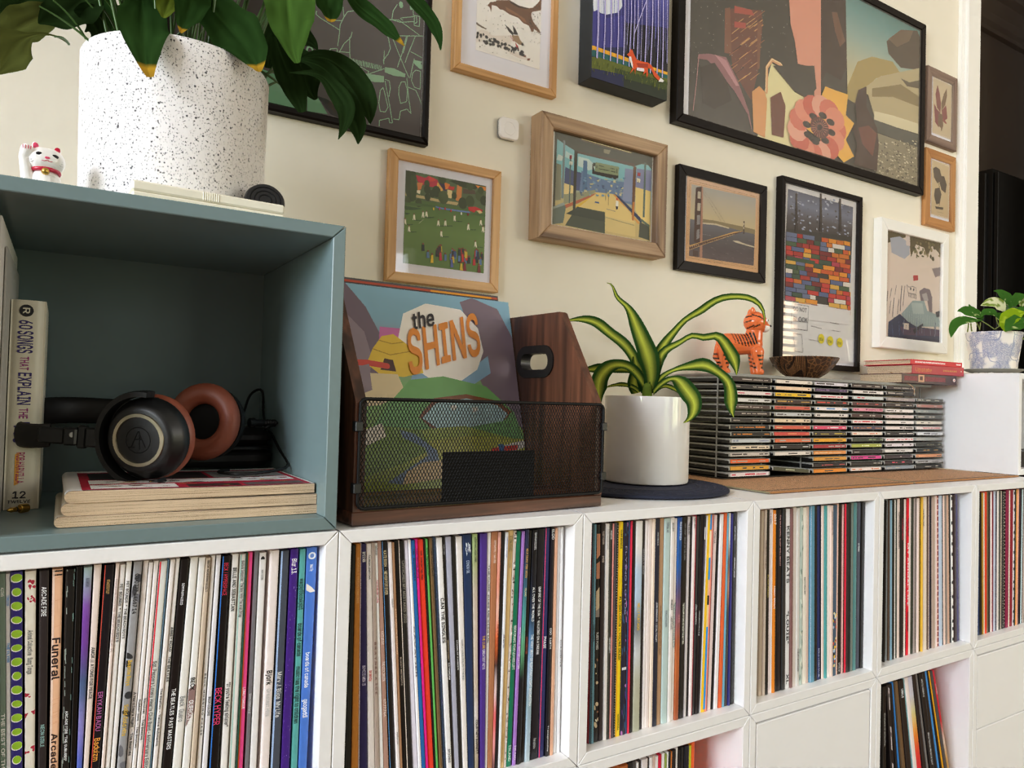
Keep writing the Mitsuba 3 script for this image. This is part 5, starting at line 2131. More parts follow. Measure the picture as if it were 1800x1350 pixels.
RECORDS = {
'c1': [
(-.3198,-.3151,-.3077,-.3033,'#6f8578','grey green',[('THE BEST OF THE ANIMALS',-.1526,-.2405,'#f0f0f0',.6),('42265',-.0342,-.0427,'#f0f0f0',.5)],{}),
(-.3149,-.3114,-.3031,-.2994,'#dcdcdf','pale grey',[('TIMELESS',-.0421,-.0518,'#4a88cc',.6),('THE FLYER',-.0866,-.1053,'#4a88cc',.6)],{}),
(-.3111,-.3016,-.2994,-.2910,'#2f2a72','purple with green leaf shapes',[],{'pat': 'leaves'}),
(-.2998,-.2908,-.2895,-.2819,'#efeadb','cream with red splashes',[('Animal Collective   Sung Tongs',-.0772,-.1189,'#555',.45)],{'pat': 'splash'}),
(-.2881,-.2802,-.2795,-.2735,'#2b2526','charcoal',[('ARCADE FIRE',-.0367,-.0651,'#f5f5f5',.5),('NEON BIBLE',-.1687,-.1899,'#8fb5b0',.45)],{}),
(-.2777,-.2687,-.2713,-.2644,'#efbd98','peach wood-grain',[('Funeral',-.0879,-.1281,'#2a1a18',.75),('Arcade Fire',-.1799,-.2348,'#2a1a18',.6)],{'edge': ('#f9dccb',.25),'pat': 'grain'}),
(-.2665,-.2582,-.2626,-.2561,'#171615','black with frayed pale edges',[("ARCADE FIRE  'THE SUBURBS'",-.1594,-.2075,'#f0f0f0',.3)],{'pat': 'frayed'}),
(-.2577,-.2523,-.2556,-.2515,'#060606','plain black',[],{}),
(-.2513,-.2440,-.2507,-.2472,'#5560b0','violet to blue to green gradient',[('RAINBOWS',-.0323,-.0413,'#445',.4)],{'grad': ['#a9c4c4','#7f4aa8','#6f3f98','#3f5f80','#8f86cc','#4a62c4','#6f9cd8','#2f7a5a','#9ac0a0']}),
(-.2424,-.2358,-.2464,-.2431,'#ead9d0','pale blush',[('AMOK // ATOMS FOR PEACE',-.1013,-.1519,'#333',.5)],{}),
(-.2333,-.2245,-.2417,-.2341,'#120f16','black with red left edge',[('ERYKAH BADU',-.1469,-.1853,'#b05a9a',.5),('Baduizm',-.1922,-.2147,'#f0a040',.6),('00602557027',-.0359,-.0501,'#c8a060',.3)],{'edge': ('#c8483a',.13)}),
(-.2233,-.2201,-.2329,-.2302,'#f1dfd6','thin blush white',[('Christine Courtois  talks of nothing at all',-.0358,-.1083,'#a99',.6)],{}),
(-.2194,-.2147,-.2295,-.2258,'#f2efec','white',[('PET SOUNDS  *  THE BEACH BOYS',-.0415,-.0993,'#333',.55)],{}),
(-.2138,-.2089,-.2252,-.2213,'#f2efec','white',[('PET SOUNDS  *  THE BEACH BOYS',-.0392,-.0967,'#333',.5)],{}),
(-.2070,-.1996,-.2199,-.2129,'#9a9a9c','silver grey photographic',[('C1 0777 44667 14',-.0321,-.0726,'#161616',.5),('Beastie Boys',-.119,-.1443,'#e8b83a',.5),('Solid Gold Hits',-.1632,-.1942,'#e8b83a',.5)],{'pat': 'blotch'}),
(-.1983,-.1936,-.2116,-.2069,'#f0e9e6','white',[("A Hard Day's Night  -  The Beatles",-.153,-.2164,'#222',.5)],{}),
(-.1931,-.1893,-.2064,-.2028,'#f2edea','white',[('Rubber Soul  -  The Beatles',-.1608,-.2094,'#222',.55)],{}),
(-.1885,-.1842,-.2020,-.1981,'#f3ece8','white',[('Revolver  -  The Beatles',-.1606,-.2024,'#222',.55)],{}),
(-.1834,-.1761,-.1973,-.1904,'#e3e4de','pale grey with red edge',[('Sgt. Peppers Lonely Hearts Club Band - Anniversary Edition',-.1239,-.2342,'#555',.5)],{'edge': ('#e0283c',.2)}),
(-.1757,-.1741,-.1903,-.1887,'#6f92ac','thin steel blue',[],{}),
(-.1730,-.1686,-.1878,-.1839,'#f1e9e5','white',[('The Beatles  -  Yellow Submarine',-.1529,-.2115,'#333',.5)],{}),
(-.1678,-.1639,-.1831,-.1794,'#f2efec','white',[('ABBEY ROAD     THE BEATLES',-.0914,-.1476,'#222',.6)],{}),
(-.1630,-.1548,-.1787,-.1700,'#140f10','black',[('5099969943515',-.0466,-.0693,'#f0f0f0',.3),('THE BEATLES  PAST MASTERS',-.1555,-.2176,'#f4f4f4',.45)],{}),
(-.1537,-.1463,-.1689,-.1601,'#eceae4','off white',[('Beck  Guero',-.1651,-.1913,'#888',.6)],{}),
(-.1452,-.1389,-.1588,-.1512,'#f0efec','white with mauve corner',[('BECK',-.1473,-.1605,'#111',.6),('GUEROLITO',-.1708,-.1978,'#fff',.6)],{'pat': 'mauve'}),
(-.1384,-.1339,-.1504,-.1452,'#cdbba6','tan',[('BECK MODERN GUILT',-.025,-.0583,'#221c16',.5)],{}),
(-.1325,-.1290,-.1435,-.1392,'#f4f2f0','thin white',[('B E C K   M O R N I N G   P H A S E',-.1455,-.2101,'#444',.4)],{}),
(-.1278,-.1233,-.1378,-.1323,'#e6e4e8','pale lilac grey',[('BECK COLORS',-.1707,-.1907,'#222',.5)],{}),
(-.1220,-.1137,-.1307,-.1209,'#0e0a0c','black with bright blue edge',[('BECK / HYPERSPACE',-.0291,-.0641,'#d0284a',.5),('BECK HYPER',-.1626,-.2016,'#e0386a',.7)],{'edge': ('#2a78d8',.16)}),
(-.1118,-.1051,-.1183,-.1109,'#f1eeea','white',[('BELLE AND SEBASTIAN',-.0355,-.0824,'#222',.55),('"If you\'re feeling sinister"',-.1589,-.2062,'#444',.55)],{}),
(-.1034,-.0971,-.1089,-.1021,'#efe9e4','white with pale teal edge',[('Belle & Sebastian  The Boy With The Arab Strap',-.0289,-.0903,'#444',.5)],{'edge': ('#a8cfc6',.25)}),
(-.0969,-.0957,-.1016,-.1004,'#14402e','thin dark green',[],{}),
(-.0954,-.0904,-.1001,-.0944,'#ee4c90','hot pink',[('LONGTONGUE',-.1669,-.1904,'#fff',.5)],{'edge': ('#ef6a2c',.22)}),
(-.0883,-.0838,-.0921,-.0876,'#76747a','grey',[('Ben Gibbard',-.1756,-.1968,'#ccc',.5)],{}),
(-.0828,-.0755,-.0868,-.0795,'#eceae9','white with black emblem',[('SARA TAVARES',-.0409,-.0523,'#333',.3)],{'pat': 'club'}),
(-.0714,-.0619,-.0756,-.0666,'#efe4e0','off white',[('Bjork',-.1528,-.1686,'#222',.6),('Greatest Hits',-.1728,-.2031,'#bbb',.5)],{}),
(-.0600,-.0508,-.0649,-.0545,'#464c58','slate grey with pale blue edge',[('Mary J. Blige  My Life',-.1565,-.2067,'#d8d8d8',.5)],{'edge': ('#a8c4f0',.22)}),
(-.0492,-.0403,-.0529,-.0433,'#3f1f7a','sparkling purple',[('Blur.13.',-.0315,-.0489,'#fff',.6)],{'pat': 'sparkle'}),
(-.0385,-.0318,-.0412,-.0338,'#58a6a0','teal',[('warplp55cdskplp1',-.0549,-.0904,'#16302e',.7),('boards of canada',-.1057,-.1425,'#16302e',.7),('music has the right to children',-.1543,-.2181,'#16302e',.7)],{}),
(-.0305,-.0186,-.0325,-.0238,'#4a78cc','bright blue with white disc',[('MusicCity',-.0398,-.0476,'#fff',.3),('boards of canada',-.1399,-.1795,'#fff',.45),('geogaddi',-.1927,-.2135,'#fff',.55)],{'pat': 'disc'}),],
'c2': [
(.0240,.0273,.0234,.0302,'#1c1f1a','black',[],{}),
(.0276,.0329,.0310,.0395,'#c07c30','ochre orange',[('BOOKER T GREEN ONIONS',-.0369,-.0908,'#e0b070',.45)],{}),
(.0332,.0342,.0398,.0414,'#d8ccd0','very thin grey',[],{}),
(.0343,.0399,.0417,.0524,'#262150','navy',[('BOYZ II MEN',-.0308,-.043,'#fff',.6),('BOYZ II MEN  II',-.1661,-.1898,'#d8d0e8',.45)],{}),
(.0402,.0461,.0532,.0617,'#efe8e4','white',[('THE BRIAN JONESTOWN',-.0348,-.064,'#333',.35),('brandy',-.1729,-.1858,'#c0504a',.5)],{}),
(.0465,.0502,.0621,.0677,'#b3a296','taupe',[('B R A Y N E R  A  I C E',-.1399,-.2026,'#6a4a44',.5)],{}),
(.0506,.0544,.0683,.0738,'#f4f4f4','white',[('KATE BUSH',-.0247,-.0363,'#333',.5),('KATE BUSH  LIVE',-.0665,-.0938,'#b0344a',.45)],{}),
(.0548,.0593,.0743,.0809,'#b38c7c','rose brown',[('KATE BUSH',-.1289,-.1447,'#f0e0d8',.6),('THE KICK INSIDE',-.1655,-.1895,'#f0e0d8',.6),('0777746',-.2111,-.2323,'#f0e0d8',.5)],{}),
(.0600,.0672,.0820,.0896,'#15110f','black with thin blue edge',[('KATE BUSH  -  NEVER FOR EVER',-.0318,-.0855,'#d8c49a',.5)],{'edge': ('#5590c8',.15)}),
(.0680,.0719,.0904,.0946,'#efe6e4','white',[('Kate Bush',-.0906,-.1009,'#888',.45),('Hounds of Love',-.2535,-.2681,'#555',.4)],{}),
(.0723,.0757,.0950,.0983,'#a87e5c','brown',[('KATE BUSH THE DREAMING',-.1037,-.1591,'#e8c8a8',.4)],{}),
(.0760,.0813,.0987,.1041,'#0e0c0b','black',[('BLOODY BEETROOTS',-.1637,-.1984,'#b0a090',.4)],{}),
(.0815,.0830,.1045,.1061,'#e8d8c8','very thin cream',[],{}),
(.0834,.0883,.1065,.1116,'#1b1917','black',[('CHVRCHES MY MISTAKES 2010',-.0457,-.1224,'#8a8478',.7)],{}),
(.0887,.0937,.1120,.1190,'#e4e0f0','lavender white',[],{}),
(.0941,.0970,.1195,.1236,'#f2f0f0','thin white',[('CAVALIER',-.1278,-.1911,'#556',.4)],{}),
(.0974,.1024,.1241,.1289,'#1d65a8','blue',[('CAN',-.0327,-.0391,'#0a1830',.5),('Soundtracks',-.0434,-.0715,'#0a1830',.4)],{}),
(.1028,.1065,.1293,.1330,'#e8208c','magenta',[('CAN  Monster Movie',-.0325,-.0691,'#3a0828',.5)],{}),
(.1073,.1146,.1338,.1409,'#f0402a','bright red orange',[('CAN   Extended Tago Mago',-.0359,-.0727,'#3a0a08',.35)],{}),
(.1150,.1174,.1413,.1435,'#12100f','black',[],{}),
(.1178,.1212,.1439,.1474,'#62bc5c','green',[('CAN  Ege Bamyasi',-.033,-.0678,'#123010',.5)],{}),
(.1225,.1259,.1485,.1521,'#6e5434','brown',[('CAN  Future Days',-.0334,-.0683,'#2a1c0c',.5)],{}),
(.1263,.1315,.1525,.1574,'#2c4462','navy speckled',[],{'pat': 'sparkle','edge': ('#16202e',.4)}),
(.1322,.1402,.1582,.1653,'#f4f2f2','white',[('CAN',-.0978,-.1115,'#111',.6),('THE SINGLES',-.1145,-.1548,'#222',.55),('SPOON60',-.2902,-.3075,'#444',.4)],{}),
(.1406,.1446,.1656,.1692,'#181614','black',[('CHARLY OLEG',-.0305,-.0435,'#999',.4),('MARIAH CAREY',-.1523,-.179,'#a89878',.5),('DAYDREAM',-.1814,-.2031,'#f4f4f4',.5)],{}),
(.1452,.1538,.1695,.1763,'#b4b6ca','lavender grey',[],{}),
(.1542,.1592,.1766,.1804,'#1c1a16','black',[('CHARLIE PARKER',-.1542,-.1928,'#ddd',.4)],{}),
(.1600,.1688,.1811,.1880,'#efeae6','white',[('COLDPLAY A RUSH OF BLOOD TO THE HEAD',-.1546,-.2064,'#777',.3)],{}),
(.1701,.1827,.1889,.1972,'#1f3358','navy blue with white flash',[('CONOR OB.',-.0538,-.0707,'#b0c0d8',.35)],{'pat': 'flash'}),
(.1843,.1918,.1984,.2031,'#c8b8a4','stone beige with green top',[('CODY HULL MINATAREE',-.0253,-.057,'#303820',.35),('COURTNEY BARNETT',-.2617,-.3059,'#1a1614',.6)],{'grad': ['#a8c080','#a8b080','#c8b8a8','#d0c0b0','#d0c0b0','#c8b8a4','#d8d0cc','#c8b8a4','#8a8064']}),
(.1958,.2061,.2059,.2124,'#4a2f86','deep purple',[('THE CURE',-.1539,-.171,'#e8b848',.45),('GREATEST HITS',-.1717,-.1976,'#f0e8f4',.45)],{}),
(.2069,.2129,.2130,.2168,'#f3f1f0','white',[('THE CURE  KISS ME KISS ME',-.0626,-.1648,'#666',.35)],{}),
(.2137,.2233,.2173,.2243,'#b07450','chestnut brown',[('DEFINITELY MAYBE',-.0313,-.0613,'#f0d8c8',.35)],{}),
(.2237,.2282,.2246,.2279,'#e49a80','salmon',[('DE LA SOUL',-.1428,-.1728,'#a04030',.5)],{'edge': ('#e87038',.0),'grad': ['#e8b0a0','#e8a090','#e89880','#f0c0b0','#e87038','#3a1a14','#e8d0d0','#e04a50','#f0a0a0','#3a2020']}),
(.2287,.2333,.2282,.2316,'#171412','black',[],{}),
(.2337,.2383,.2320,.2354,'#eeeef2','white',[('DEPECHE MODE',-.0281,-.0553,'#99b',.4),('JOE WATER',-.156,-.1741,'#446',.5)],{}),
(.2398,.2477,.2363,.2421,'#dcbc80','golden tan',[('STONE ROSES',-.0271,-.0484,'#5a4a2a',.5),('ELEPHANT STONE',-.0498,-.0696,'#8a7a5a',.35),('The Stone Roses Turns Into',-.2887,-.3264,'#a88a50',.3)],{}),
(.2481,.2524,.2424,.2455,'#cfc4bc','white and black pebbled',[],{'pat': 'pebble'}),
(.2528,.2591,.2459,.2530,'#0f7050','emerald green',[('NICK DRAKE  FIVE LEAVES LEFT',-.1478,-.2065,'#f0f4f0',.55),('ISLAND',-.306,-.3272,'#e0f0e8',.5)],{}),
(.2608,.2652,.2550,.2601,'#a878c8','violet',[('NICK DRAKE  BRYTER LAYTER',-.1512,-.2062,'#f0e8f8',.6),('ISLAND',-.3078,-.3268,'#f0e8f8',.5)],{}),
(.2662,.2716,.2612,.2674,'#2a3350','navy to teal',[('NICK DRAKE  PINK MOON',-.0458,-.0851,'#d8a858',.6),('ISLAND',-.0987,-.1103,'#d8d0a0',.5)],{'grad': ['#26284a','#26304c','#3a6478','#4f9c98','#62a878','#16181c','#18181c','#17171a','#161618']}),
(.2720,.2775,.2679,.2742,'#100d0c','black',[('EARTH WIND & FIRE',-.166,-.1891,'#a04a38',.5)],{}),
(.2779,.2854,.2747,.2821,'#14161c','black with blue sky lower half',[('509969312251',-.0253,-.0485,'#ddd',.4),('ALL OVER THE WORLD',-.0993,-.1457,'#f4f4f4',.5),('THE VERY BEST OF ELECTRIC LIGHT ORCHESTRA',-.163,-.2594,'#fff',.5)],{'grad': ['#100e10','#100e12','#141824','#1c2a40','#5a88b4','#9fb8d0','#8fa8b0','#a8c0d0','#b8c8d0']}),
(.2863,.2988,.2830,.2968,'#121019','black',[('EMPIRE OF THE SUN  *  WALKING ON A DREAM',-.1004,-.1922,'#e8e8e8',.3),('Parlophone',-.3057,-.3196,'#aaa',.3)],{}),
(.2993,.3072,.2973,.3065,'#262a5c','indigo with rainbow edge',[('PHASE',-.1696,-.186,'#fff',.5)],{'edge': ('#d83060',.2)}),
(.3082,.3132,.3076,.3137,'#141219','black',[('ELOO',-.0227,-.0368,'#fff',.8),('EGO   EARTH',-.159,-.1872,'#e8e8e8',.55),('Transgressive',-.2922,-.3274,'#e8e8e8',.35)],{}),
(.3147,.3189,.3153,.3203,'#dca888','peach',[],{}),
(.3199,.3250,.3213,.3275,'#f0efef','white',[],{}),
(.3255,.3293,.3280,.3325,'#e9e9ea','white',[('E L L A  A B B E Y A W',-.1781,-.2153,'#333',.5)],{}),],
'c3': [
(.3792,.3807,.3825,.3843,'#7a1c28','thin dark red',[],{}),
(.3814,.3874,.3852,.3917,'#5f90a4','steel teal',[('FLEET FOXES',-.1647,-.1883,'#16303c',.5)],{'edge': ('#17262c',.25)}),
(.3879,.3954,.3919,.4002,'#15120f','black with copper and bone patches',[('FLEET FOXES',-.1771,-.2017,'#e8e8e8',.5)],{'pat': 'copper'}),
(.3966,.4041,.4014,.4083,'#2a2122','dark brown',[('FLEET FOXES',-.0321,-.0511,'#d8c8c0',.4),('SHORE',-.0675,-.0774,'#d8c8c0',.4)],{}),
(.4048,.4111,.4091,.4148,'#efeae6','white',[('FLEETWOOD MAC',-.0294,-.0583,'#aaa',.5)],{}),
(.4115,.4166,.4153,.4199,'#191c1c','black',[('FM MIRAGE',-.0315,-.0447,'#eee',.5),('CONCRETE BOYS',-.1868,-.2092,'#eee',.5)],{'edge': ('#5f6050',.25)}),
(.4169,.4195,.4202,.4225,'#e6968e','thin coral',[],{}),
(.4203,.4250,.4233,.4275,'#4e494d','dark grey',[],{}),
(.4250,.4291,.4275,.4314,'#141213','black with pale dots',[],{'pat': 'dots'}),
(.4293,.4375,.4315,.4400,'#f0d010','bright yellow',[('WARP REPRESS',-.032,-.0596,'#1a1600',.35),("FLYING LOTUS ::: YOU'RE DEAD!",-.1303,-.223,'#1a1600',.4),('WARPLP256',-.3016,-.3249,'#1a1600',.3)],{'edge': ('#f08a10',.15)}),
(.4384,.4478,.4409,.4505,'#1c1a30','midnight blue galaxy',[('FLYING LOTUS',-.0569,-.1577,'#8888a8',.35)],{'pat': 'galaxy'}),
(.4486,.4517,.4513,.4544,'#2a5078','thin blue',[],{}),
(.4519,.4547,.4546,.4572,'#d82a44','crimson',[],{}),
(.4551,.4611,.4578,.4636,'#190f0f','black',[],{}),
(.4620,.4751,.4644,.4775,'#c8ccca','pale grey photographic',[('NELLY FURTADO',-.1439,-.1838,'#e8b818',.35)],{'grad': ['#ece9e4','#e8e4de','#b4cae0','#b8cce0','#6a6e72','#d0d4d8','#b8b8a4','#b4b49c','#b0b09a']}),
(.4760,.4817,.4784,.4841,'#231f20','black textured',[('GRIZZLY BEAR',-.0641,-.1026,'#aaa',.4)],{}),
(.4822,.4874,.4844,.4898,'#f0e8e6','white',[],{}),
(.4880,.4951,.4902,.4973,'#e9dcd6','blush white',[],{}),
(.4954,.5004,.4978,.5026,'#e8d6c4','cream',[],{}),
(.5008,.5093,.5032,.5115,'#1e2030','dark navy',[('JOSE GONZALEZ',-.0404,-.0612,'#bbb',.3),('JOSE GONZALEZ   LOCAL VALLEY',-.1465,-.207,'#e0e0e8',.35)],{}),
(.5099,.5192,.5121,.5208,'#b08a68','tan brown',[('ALL THE BEST OF THE GRATEFUL DEAD',-.1537,-.2274,'#6a4a30',.3)],{}),
(.5196,.5322,.5215,.5336,'#bcd2d0','pale aqua',[('GORILLAZ',-.027,-.0428,'#445',.35),('GORILLAZ CRACKER',-.1621,-.1874,'#556',.3)],{}),
(.5330,.5402,.5344,.5414,'#efe8e4','white',[('BON JOVI',-.0286,-.0418,'#222',.5),('GRANDADDY',-.1468,-.1626,'#222',.5),('LAST PLACE',-.1731,-.1923,'#222',.5)],{}),
(.5410,.5481,.5422,.5490,'#ebe2dd','white',[('THE MOUNTAIN GOATS IN LEAGUE WITH',-.153,-.2216,'#688',.6)],{}),
(.5486,.5566,.5495,.5573,'#1e5294','blue',[('FRENTE MARVIN THE ALBUM',-.0278,-.0562,'#dde8f4',.5),('H E M',-.1725,-.184,'#c08888',.5)],{'grad': ['#1a4a98','#1e5498','#20569a','#54496a','#8a5560','#a8582c','#b8602c','#a8542c','#a05028']}),
(.5581,.5686,.5586,.5688,'#16100f','black',[('HOT CHIP   MADE IN THE DARK',-.0312,-.089,'#777',.3),('THE ROLLING STONES BETWEEN THE BUTTONS',-.1552,-.2191,'#e8e8d8',.35)],{}),
(.5696,.5758,.5696,.5756,'#cfc6c6','pale grey',[('THE USELESS',-.0309,-.0497,'#222',.6),('TOMORROW',-.3422,-.3573,'#222',.5)],{}),
(.5762,.5795,.5762,.5793,'#141213','thin black',[],{}),
(.5801,.5856,.5799,.5851,'#f0e2de','blush white',[('FIONA APPLE',-.0235,-.0397,'#222',.5)],{}),
(.5856,.5887,.5851,.5873,'#b02840','crimson',[],{}),
(.5890,.5963,.5878,.5931,'#303234','charcoal',[('JIMI HENDRIX',-.1604,-.1928,'#ccc',.5)],{}),
(.5973,.6039,.5939,.5990,'#140c0d','black',[('KHRUANGBIN TEXAS SUN',-.172,-.2108,'#e0e0e0',.35)],{}),
(.6044,.6094,.5993,.6032,'#1c181e','black with a white dash',[],{'pat': 'dash'}),
(.6112,.6148,.6045,.6072,'#efece8','thin white',[],{}),
(.6153,.6230,.6076,.6159,'#f0c020','yellow comic patterned',[],{'pat': 'comic'}),
(.6233,.6257,.6160,.6189,'#e08a78','thin coral orange',[],{}),
(.6263,.6367,.6193,.6303,'#e9d4d2','dusty pink',[('KID KOALA',-.0484,-.0676,'#222',.25)],{'edge': ('#8a3a38',.2)}),
(.6379,.6408,.6318,.6347,'#10100f','thin black',[],{}),
(.6413,.6488,.6354,.6434,'#efe8e8','white',[],{}),
(.6509,.6569,.6457,.6535,'#e0602c','orange',[],{}),
(.6573,.6607,.6539,.6587,'#6aa8c0','sky blue',[],{}),
(.6612,.6666,.6594,.6664,'#4a3f3c','brown',[],{'grad': ['#e8e0da','#e8e0d8','#5a4a44','#b88870','#3a3030','#3e3836','#403834','#3e3634','#3c3432']}),
(.6671,.6707,.6671,.6718,'#2e2c70','indigo',[],{}),
(.6725,.6794,.6741,.6816,'#232321','black',[('KRAFTWERK',-.0432,-.0666,'#ccc',.35),('KENDRICK LAMAR',-.0945,-.1272,'#e8e8e8',.4)],{}),],
'c4': [
(.7421,.7488,.7431,.7513,'#c8b8a6','beige',[],{}),
(.7490,.7543,.7515,.7580,'#d8c8ba','light beige',[('KHRUANGBIN CON TODO EL MUNDO',-.0724,-.1206,'#755',.4)],{}),
(.7549,.7613,.7588,.7657,'#15120c','black',[('BLACK PUMAS',-.1309,-.1696,'#b8a040',.5)],{}),
(.7616,.7669,.7660,.7718,'#ecdcda','white',[('LA RUSSELL',-.0268,-.0463,'#445',.5)],{}),
(.7672,.7699,.7721,.7748,'#f2e8e4','thin white',[],{}),
(.7703,.7777,.7753,.7828,'#ec8c24','orange',[('2017',-.0284,-.0469,'#fff',.7),('FOREST SPEAKS',-.152,-.1909,'#fff',.5)],{}),
(.7783,.7839,.7836,.7895,'#100e0e','black',[],{}),
(.7850,.7938,.7904,.7997,'#1a1214','black',[('THE NATIONAL SLEEP WELL BEAST',-.0312,-.1195,'#c89898',.35)],{}),
(.7952,.8036,.8013,.8099,'#2c2c2c','charcoal',[],{}),
(.8045,.8164,.8108,.8227,'#e6e4e6','white',[('KENNY BEATS',-.0522,-.1512,'#222',.55),('"LOUIE"',-.2004,-.2567,'#222',.5),('XL',-.3089,-.3267,'#222',.5)],{}),
(.8171,.8224,.8234,.8288,'#7a5552','mauve brown',[],{}),
(.8233,.8333,.8294,.8394,'#d2c8c0','plastic-sleeved beige',[],{}),
(.8333,.8409,.8394,.8472,'#d6d2cc','pale grey',[('CHELSEA BOATHOUSE',-.2687,-.3086,'#333',.4)],{}),
(.8420,.8498,.8483,.8561,'#b8c6bc','pale green',[],{'pat': 'flora'}),
(.8515,.8613,.8578,.8675,'#efe8da','cream',[('MAC MILLER',-.146,-.1762,'#333',.35)],{}),
(.8613,.8681,.8675,.8743,'#cdb4a6','beige pink',[],{}),
(.8692,.8811,.8754,.8890,'#5a93ae','steel blue with pale edge',[],{'edge': ('#d8dcf0',.12)}),
(.8816,.8894,.8895,.8984,'#141514','black',[],{}),
(.8907,.8996,.8998,.9084,'#1c2c66','navy',[('MILD HIGH CLUB',-.278,-.3291,'#c8d0e8',.35)],{}),
(.9001,.9017,.9087,.9105,'#111','thin black dotted',[],{}),
(.9022,.9097,.9108,.9182,'#efdcd4','blush white',[],{}),
(.9107,.9172,.9190,.9253,'#4a9a9a','teal',[],{}),
(.9181,.9265,.9261,.9341,'#f2ece8','white',[],{}),
(.9268,.9340,.9344,.9413,'#e6cfc4','pinkish beige',[('MF DOOM BORN LIKE THIS',-.0323,-.0759,'#644',.4)],{}),
(.9353,.9478,.9426,.9524,'#41566c','slate blue with coloured dots below',[],{'pat': 'balls'}),
(.9483,.9526,.9528,.9562,'#e2b8a8','thin pink',[],{}),
(.9537,.9634,.9570,.9685,'#150f0e','black',[('UTLU',-.3132,-.3289,'#ddd',.4)],{}),
(.9639,.9664,.9691,.9719,'#d8a8a0','thin rose',[],{}),
(.9668,.9700,.9723,.9762,'#101018','thin black',[],{}),
(.9705,.9753,.9768,.9812,'#e0203c','bright red',[],{}),
(.9758,.9823,.9817,.9879,'#2a201e','dark brown',[],{}),
(.9828,.9888,.9884,.9941,'#131313','black',[],{}),
(.9893,.9960,.9947,1.0011,'#6e7a70','grey green',[],{}),
(.9973,1.0071,1.0023,1.0116,'#4f8484','teal green',[],{}),
(1.0083,1.0224,1.0128,1.0254,'#2c3040','dark slate',[('MY MORNING',-.0981,-.1142,'#ddd',.3)],{}),
(1.0235,1.0338,1.0264,1.0354,'#1a1916','black',[],{}),],
'c5': [
(1.0984,1.1016,1.0998,1.1044,'#16130f','black',[],{}),
(1.1020,1.1091,1.1050,1.1152,'#7f8a90','grey',[],{}),
(1.1097,1.1126,1.1160,1.1205,'#5f4a3a','thin brown',[],{}),
(1.1140,1.1209,1.1223,1.1289,'#86b0c8','sky blue',[],{}),
(1.1217,1.1282,1.1296,1.1357,'#141a14','black',[],{}),
(1.1291,1.1355,1.1366,1.1427,'#f0eaea','white',[],{}),
(1.1359,1.1387,1.1431,1.1456,'#121','thin black',[],{}),
(1.1392,1.1478,1.1462,1.1542,'#e8d4ca','blush',[('HAPPY PEARLS IN ELECTRICITY',-.0465,-.1196,'#222',.5)],{}),
(1.1488,1.1603,1.1552,1.1661,'#1e1b1b','black',[('PLACEBO MEDS',-.0595,-.1024,'#c02848',.35)],{}),
(1.1617,1.1696,1.1674,1.1750,'#efdfda','blush white',[],{}),
(1.1700,1.1729,1.1754,1.1781,'#101','thin black',[],{}),
(1.1737,1.1818,1.1789,1.1870,'#e0122c','bright red',[('TALK TALK',-.0609,-.0974,'#3a0408',.5),('MY ANIMAL LIFE',-.1109,-.236,'#fff',.5),('RADIOHEAD',-.2484,-.287,'#3a0408',.5)],{}),
(1.1824,1.1897,1.1876,1.1952,'#eedcd8','blush white',[],{}),
(1.1904,1.1973,1.1958,1.2029,'#2f352a','dark olive',[],{}),
(1.1975,1.2039,1.2031,1.2097,'#a99a98','grey pink',[],{}),
(1.2043,1.2088,1.2101,1.2147,'#6a625e','thin grey',[],{}),
(1.2094,1.2158,1.2153,1.2218,'#eed8cc','blush',[],{}),
(1.2162,1.2236,1.2222,1.2298,'#1c1210','black',[],{}),
(1.2240,1.2281,1.2302,1.2346,'#eab83a','thin yellow',[],{}),
(1.2285,1.2364,1.2350,1.2433,'#e4d4c4','cream',[('THE NATIONAL BOXER',-.0458,-.0806,'#333',.4)],{}),
(1.2368,1.2459,1.2437,1.2535,'#eadccc','cream',[],{}),
(1.2463,1.2476,1.2539,1.2552,'#5a4438','thin brown',[],{}),
(1.2479,1.2519,1.2557,1.2598,'#f0dcd0','thin blush',[],{}),
(1.2522,1.2582,1.2601,1.2666,'#5c5670','purple grey',[],{}),
(1.2588,1.2627,1.2672,1.2712,'#15131a','thin black',[],{}),
(1.2632,1.2713,1.2719,1.2803,'#b8a090','beige',[],{}),
(1.2713,1.2783,1.2803,1.2877,'#e8e0da','white with dark top',[],{}),
(1.2788,1.2834,1.2882,1.2932,'#f0d4d0','thin blush',[],{}),
(1.2836,1.2894,1.2935,1.2996,'#8a3428','red brown dashed',[],{'pat': 'dashes'}),
(1.2905,1.3007,1.3007,1.3119,'#c0d0e4','pale blue',[],{}),
(1.3012,1.3043,1.3124,1.3158,'#14141a','thin black',[],{}),
(1.3049,1.3115,1.3163,1.3235,'#ecd0c4','blush',[],{}),
(1.3119,1.3187,1.3240,1.3314,'#877c76','taupe',[],{}),
(1.3187,1.3267,1.3314,1.3401,'#c8a48e','pinkish tan',[],{}),
(1.3278,1.3349,1.3413,1.3489,'#191716','black',[],{}),
(1.3354,1.3415,1.3496,1.3559,'#f0ece8','white with black blocks',[],{'pat': 'blocks'}),
(1.3424,1.3535,1.3568,1.3685,'#2c1a1c','dark brown',[],{}),
(1.3544,1.3630,1.3694,1.3784,'#362e62','dark violet',[],{}),],
'c6': [
(1.4468,1.4536,1.4553,1.4620,'#24406c','navy blue with cream band',[],{}),
(1.4543,1.4596,1.4626,1.4710,'#131311','black',[],{}),
(1.4607,1.4664,1.4729,1.4772,'#c8962e','golden yellow',[],{}),
(1.4677,1.4740,1.4782,1.4828,'#efe4e0','white',[],{}),
(1.4749,1.4838,1.4836,1.4921,'#e8482a','orange red',[],{}),
(1.4848,1.4938,1.4931,1.5016,'#6a6046','olive',[],{}),
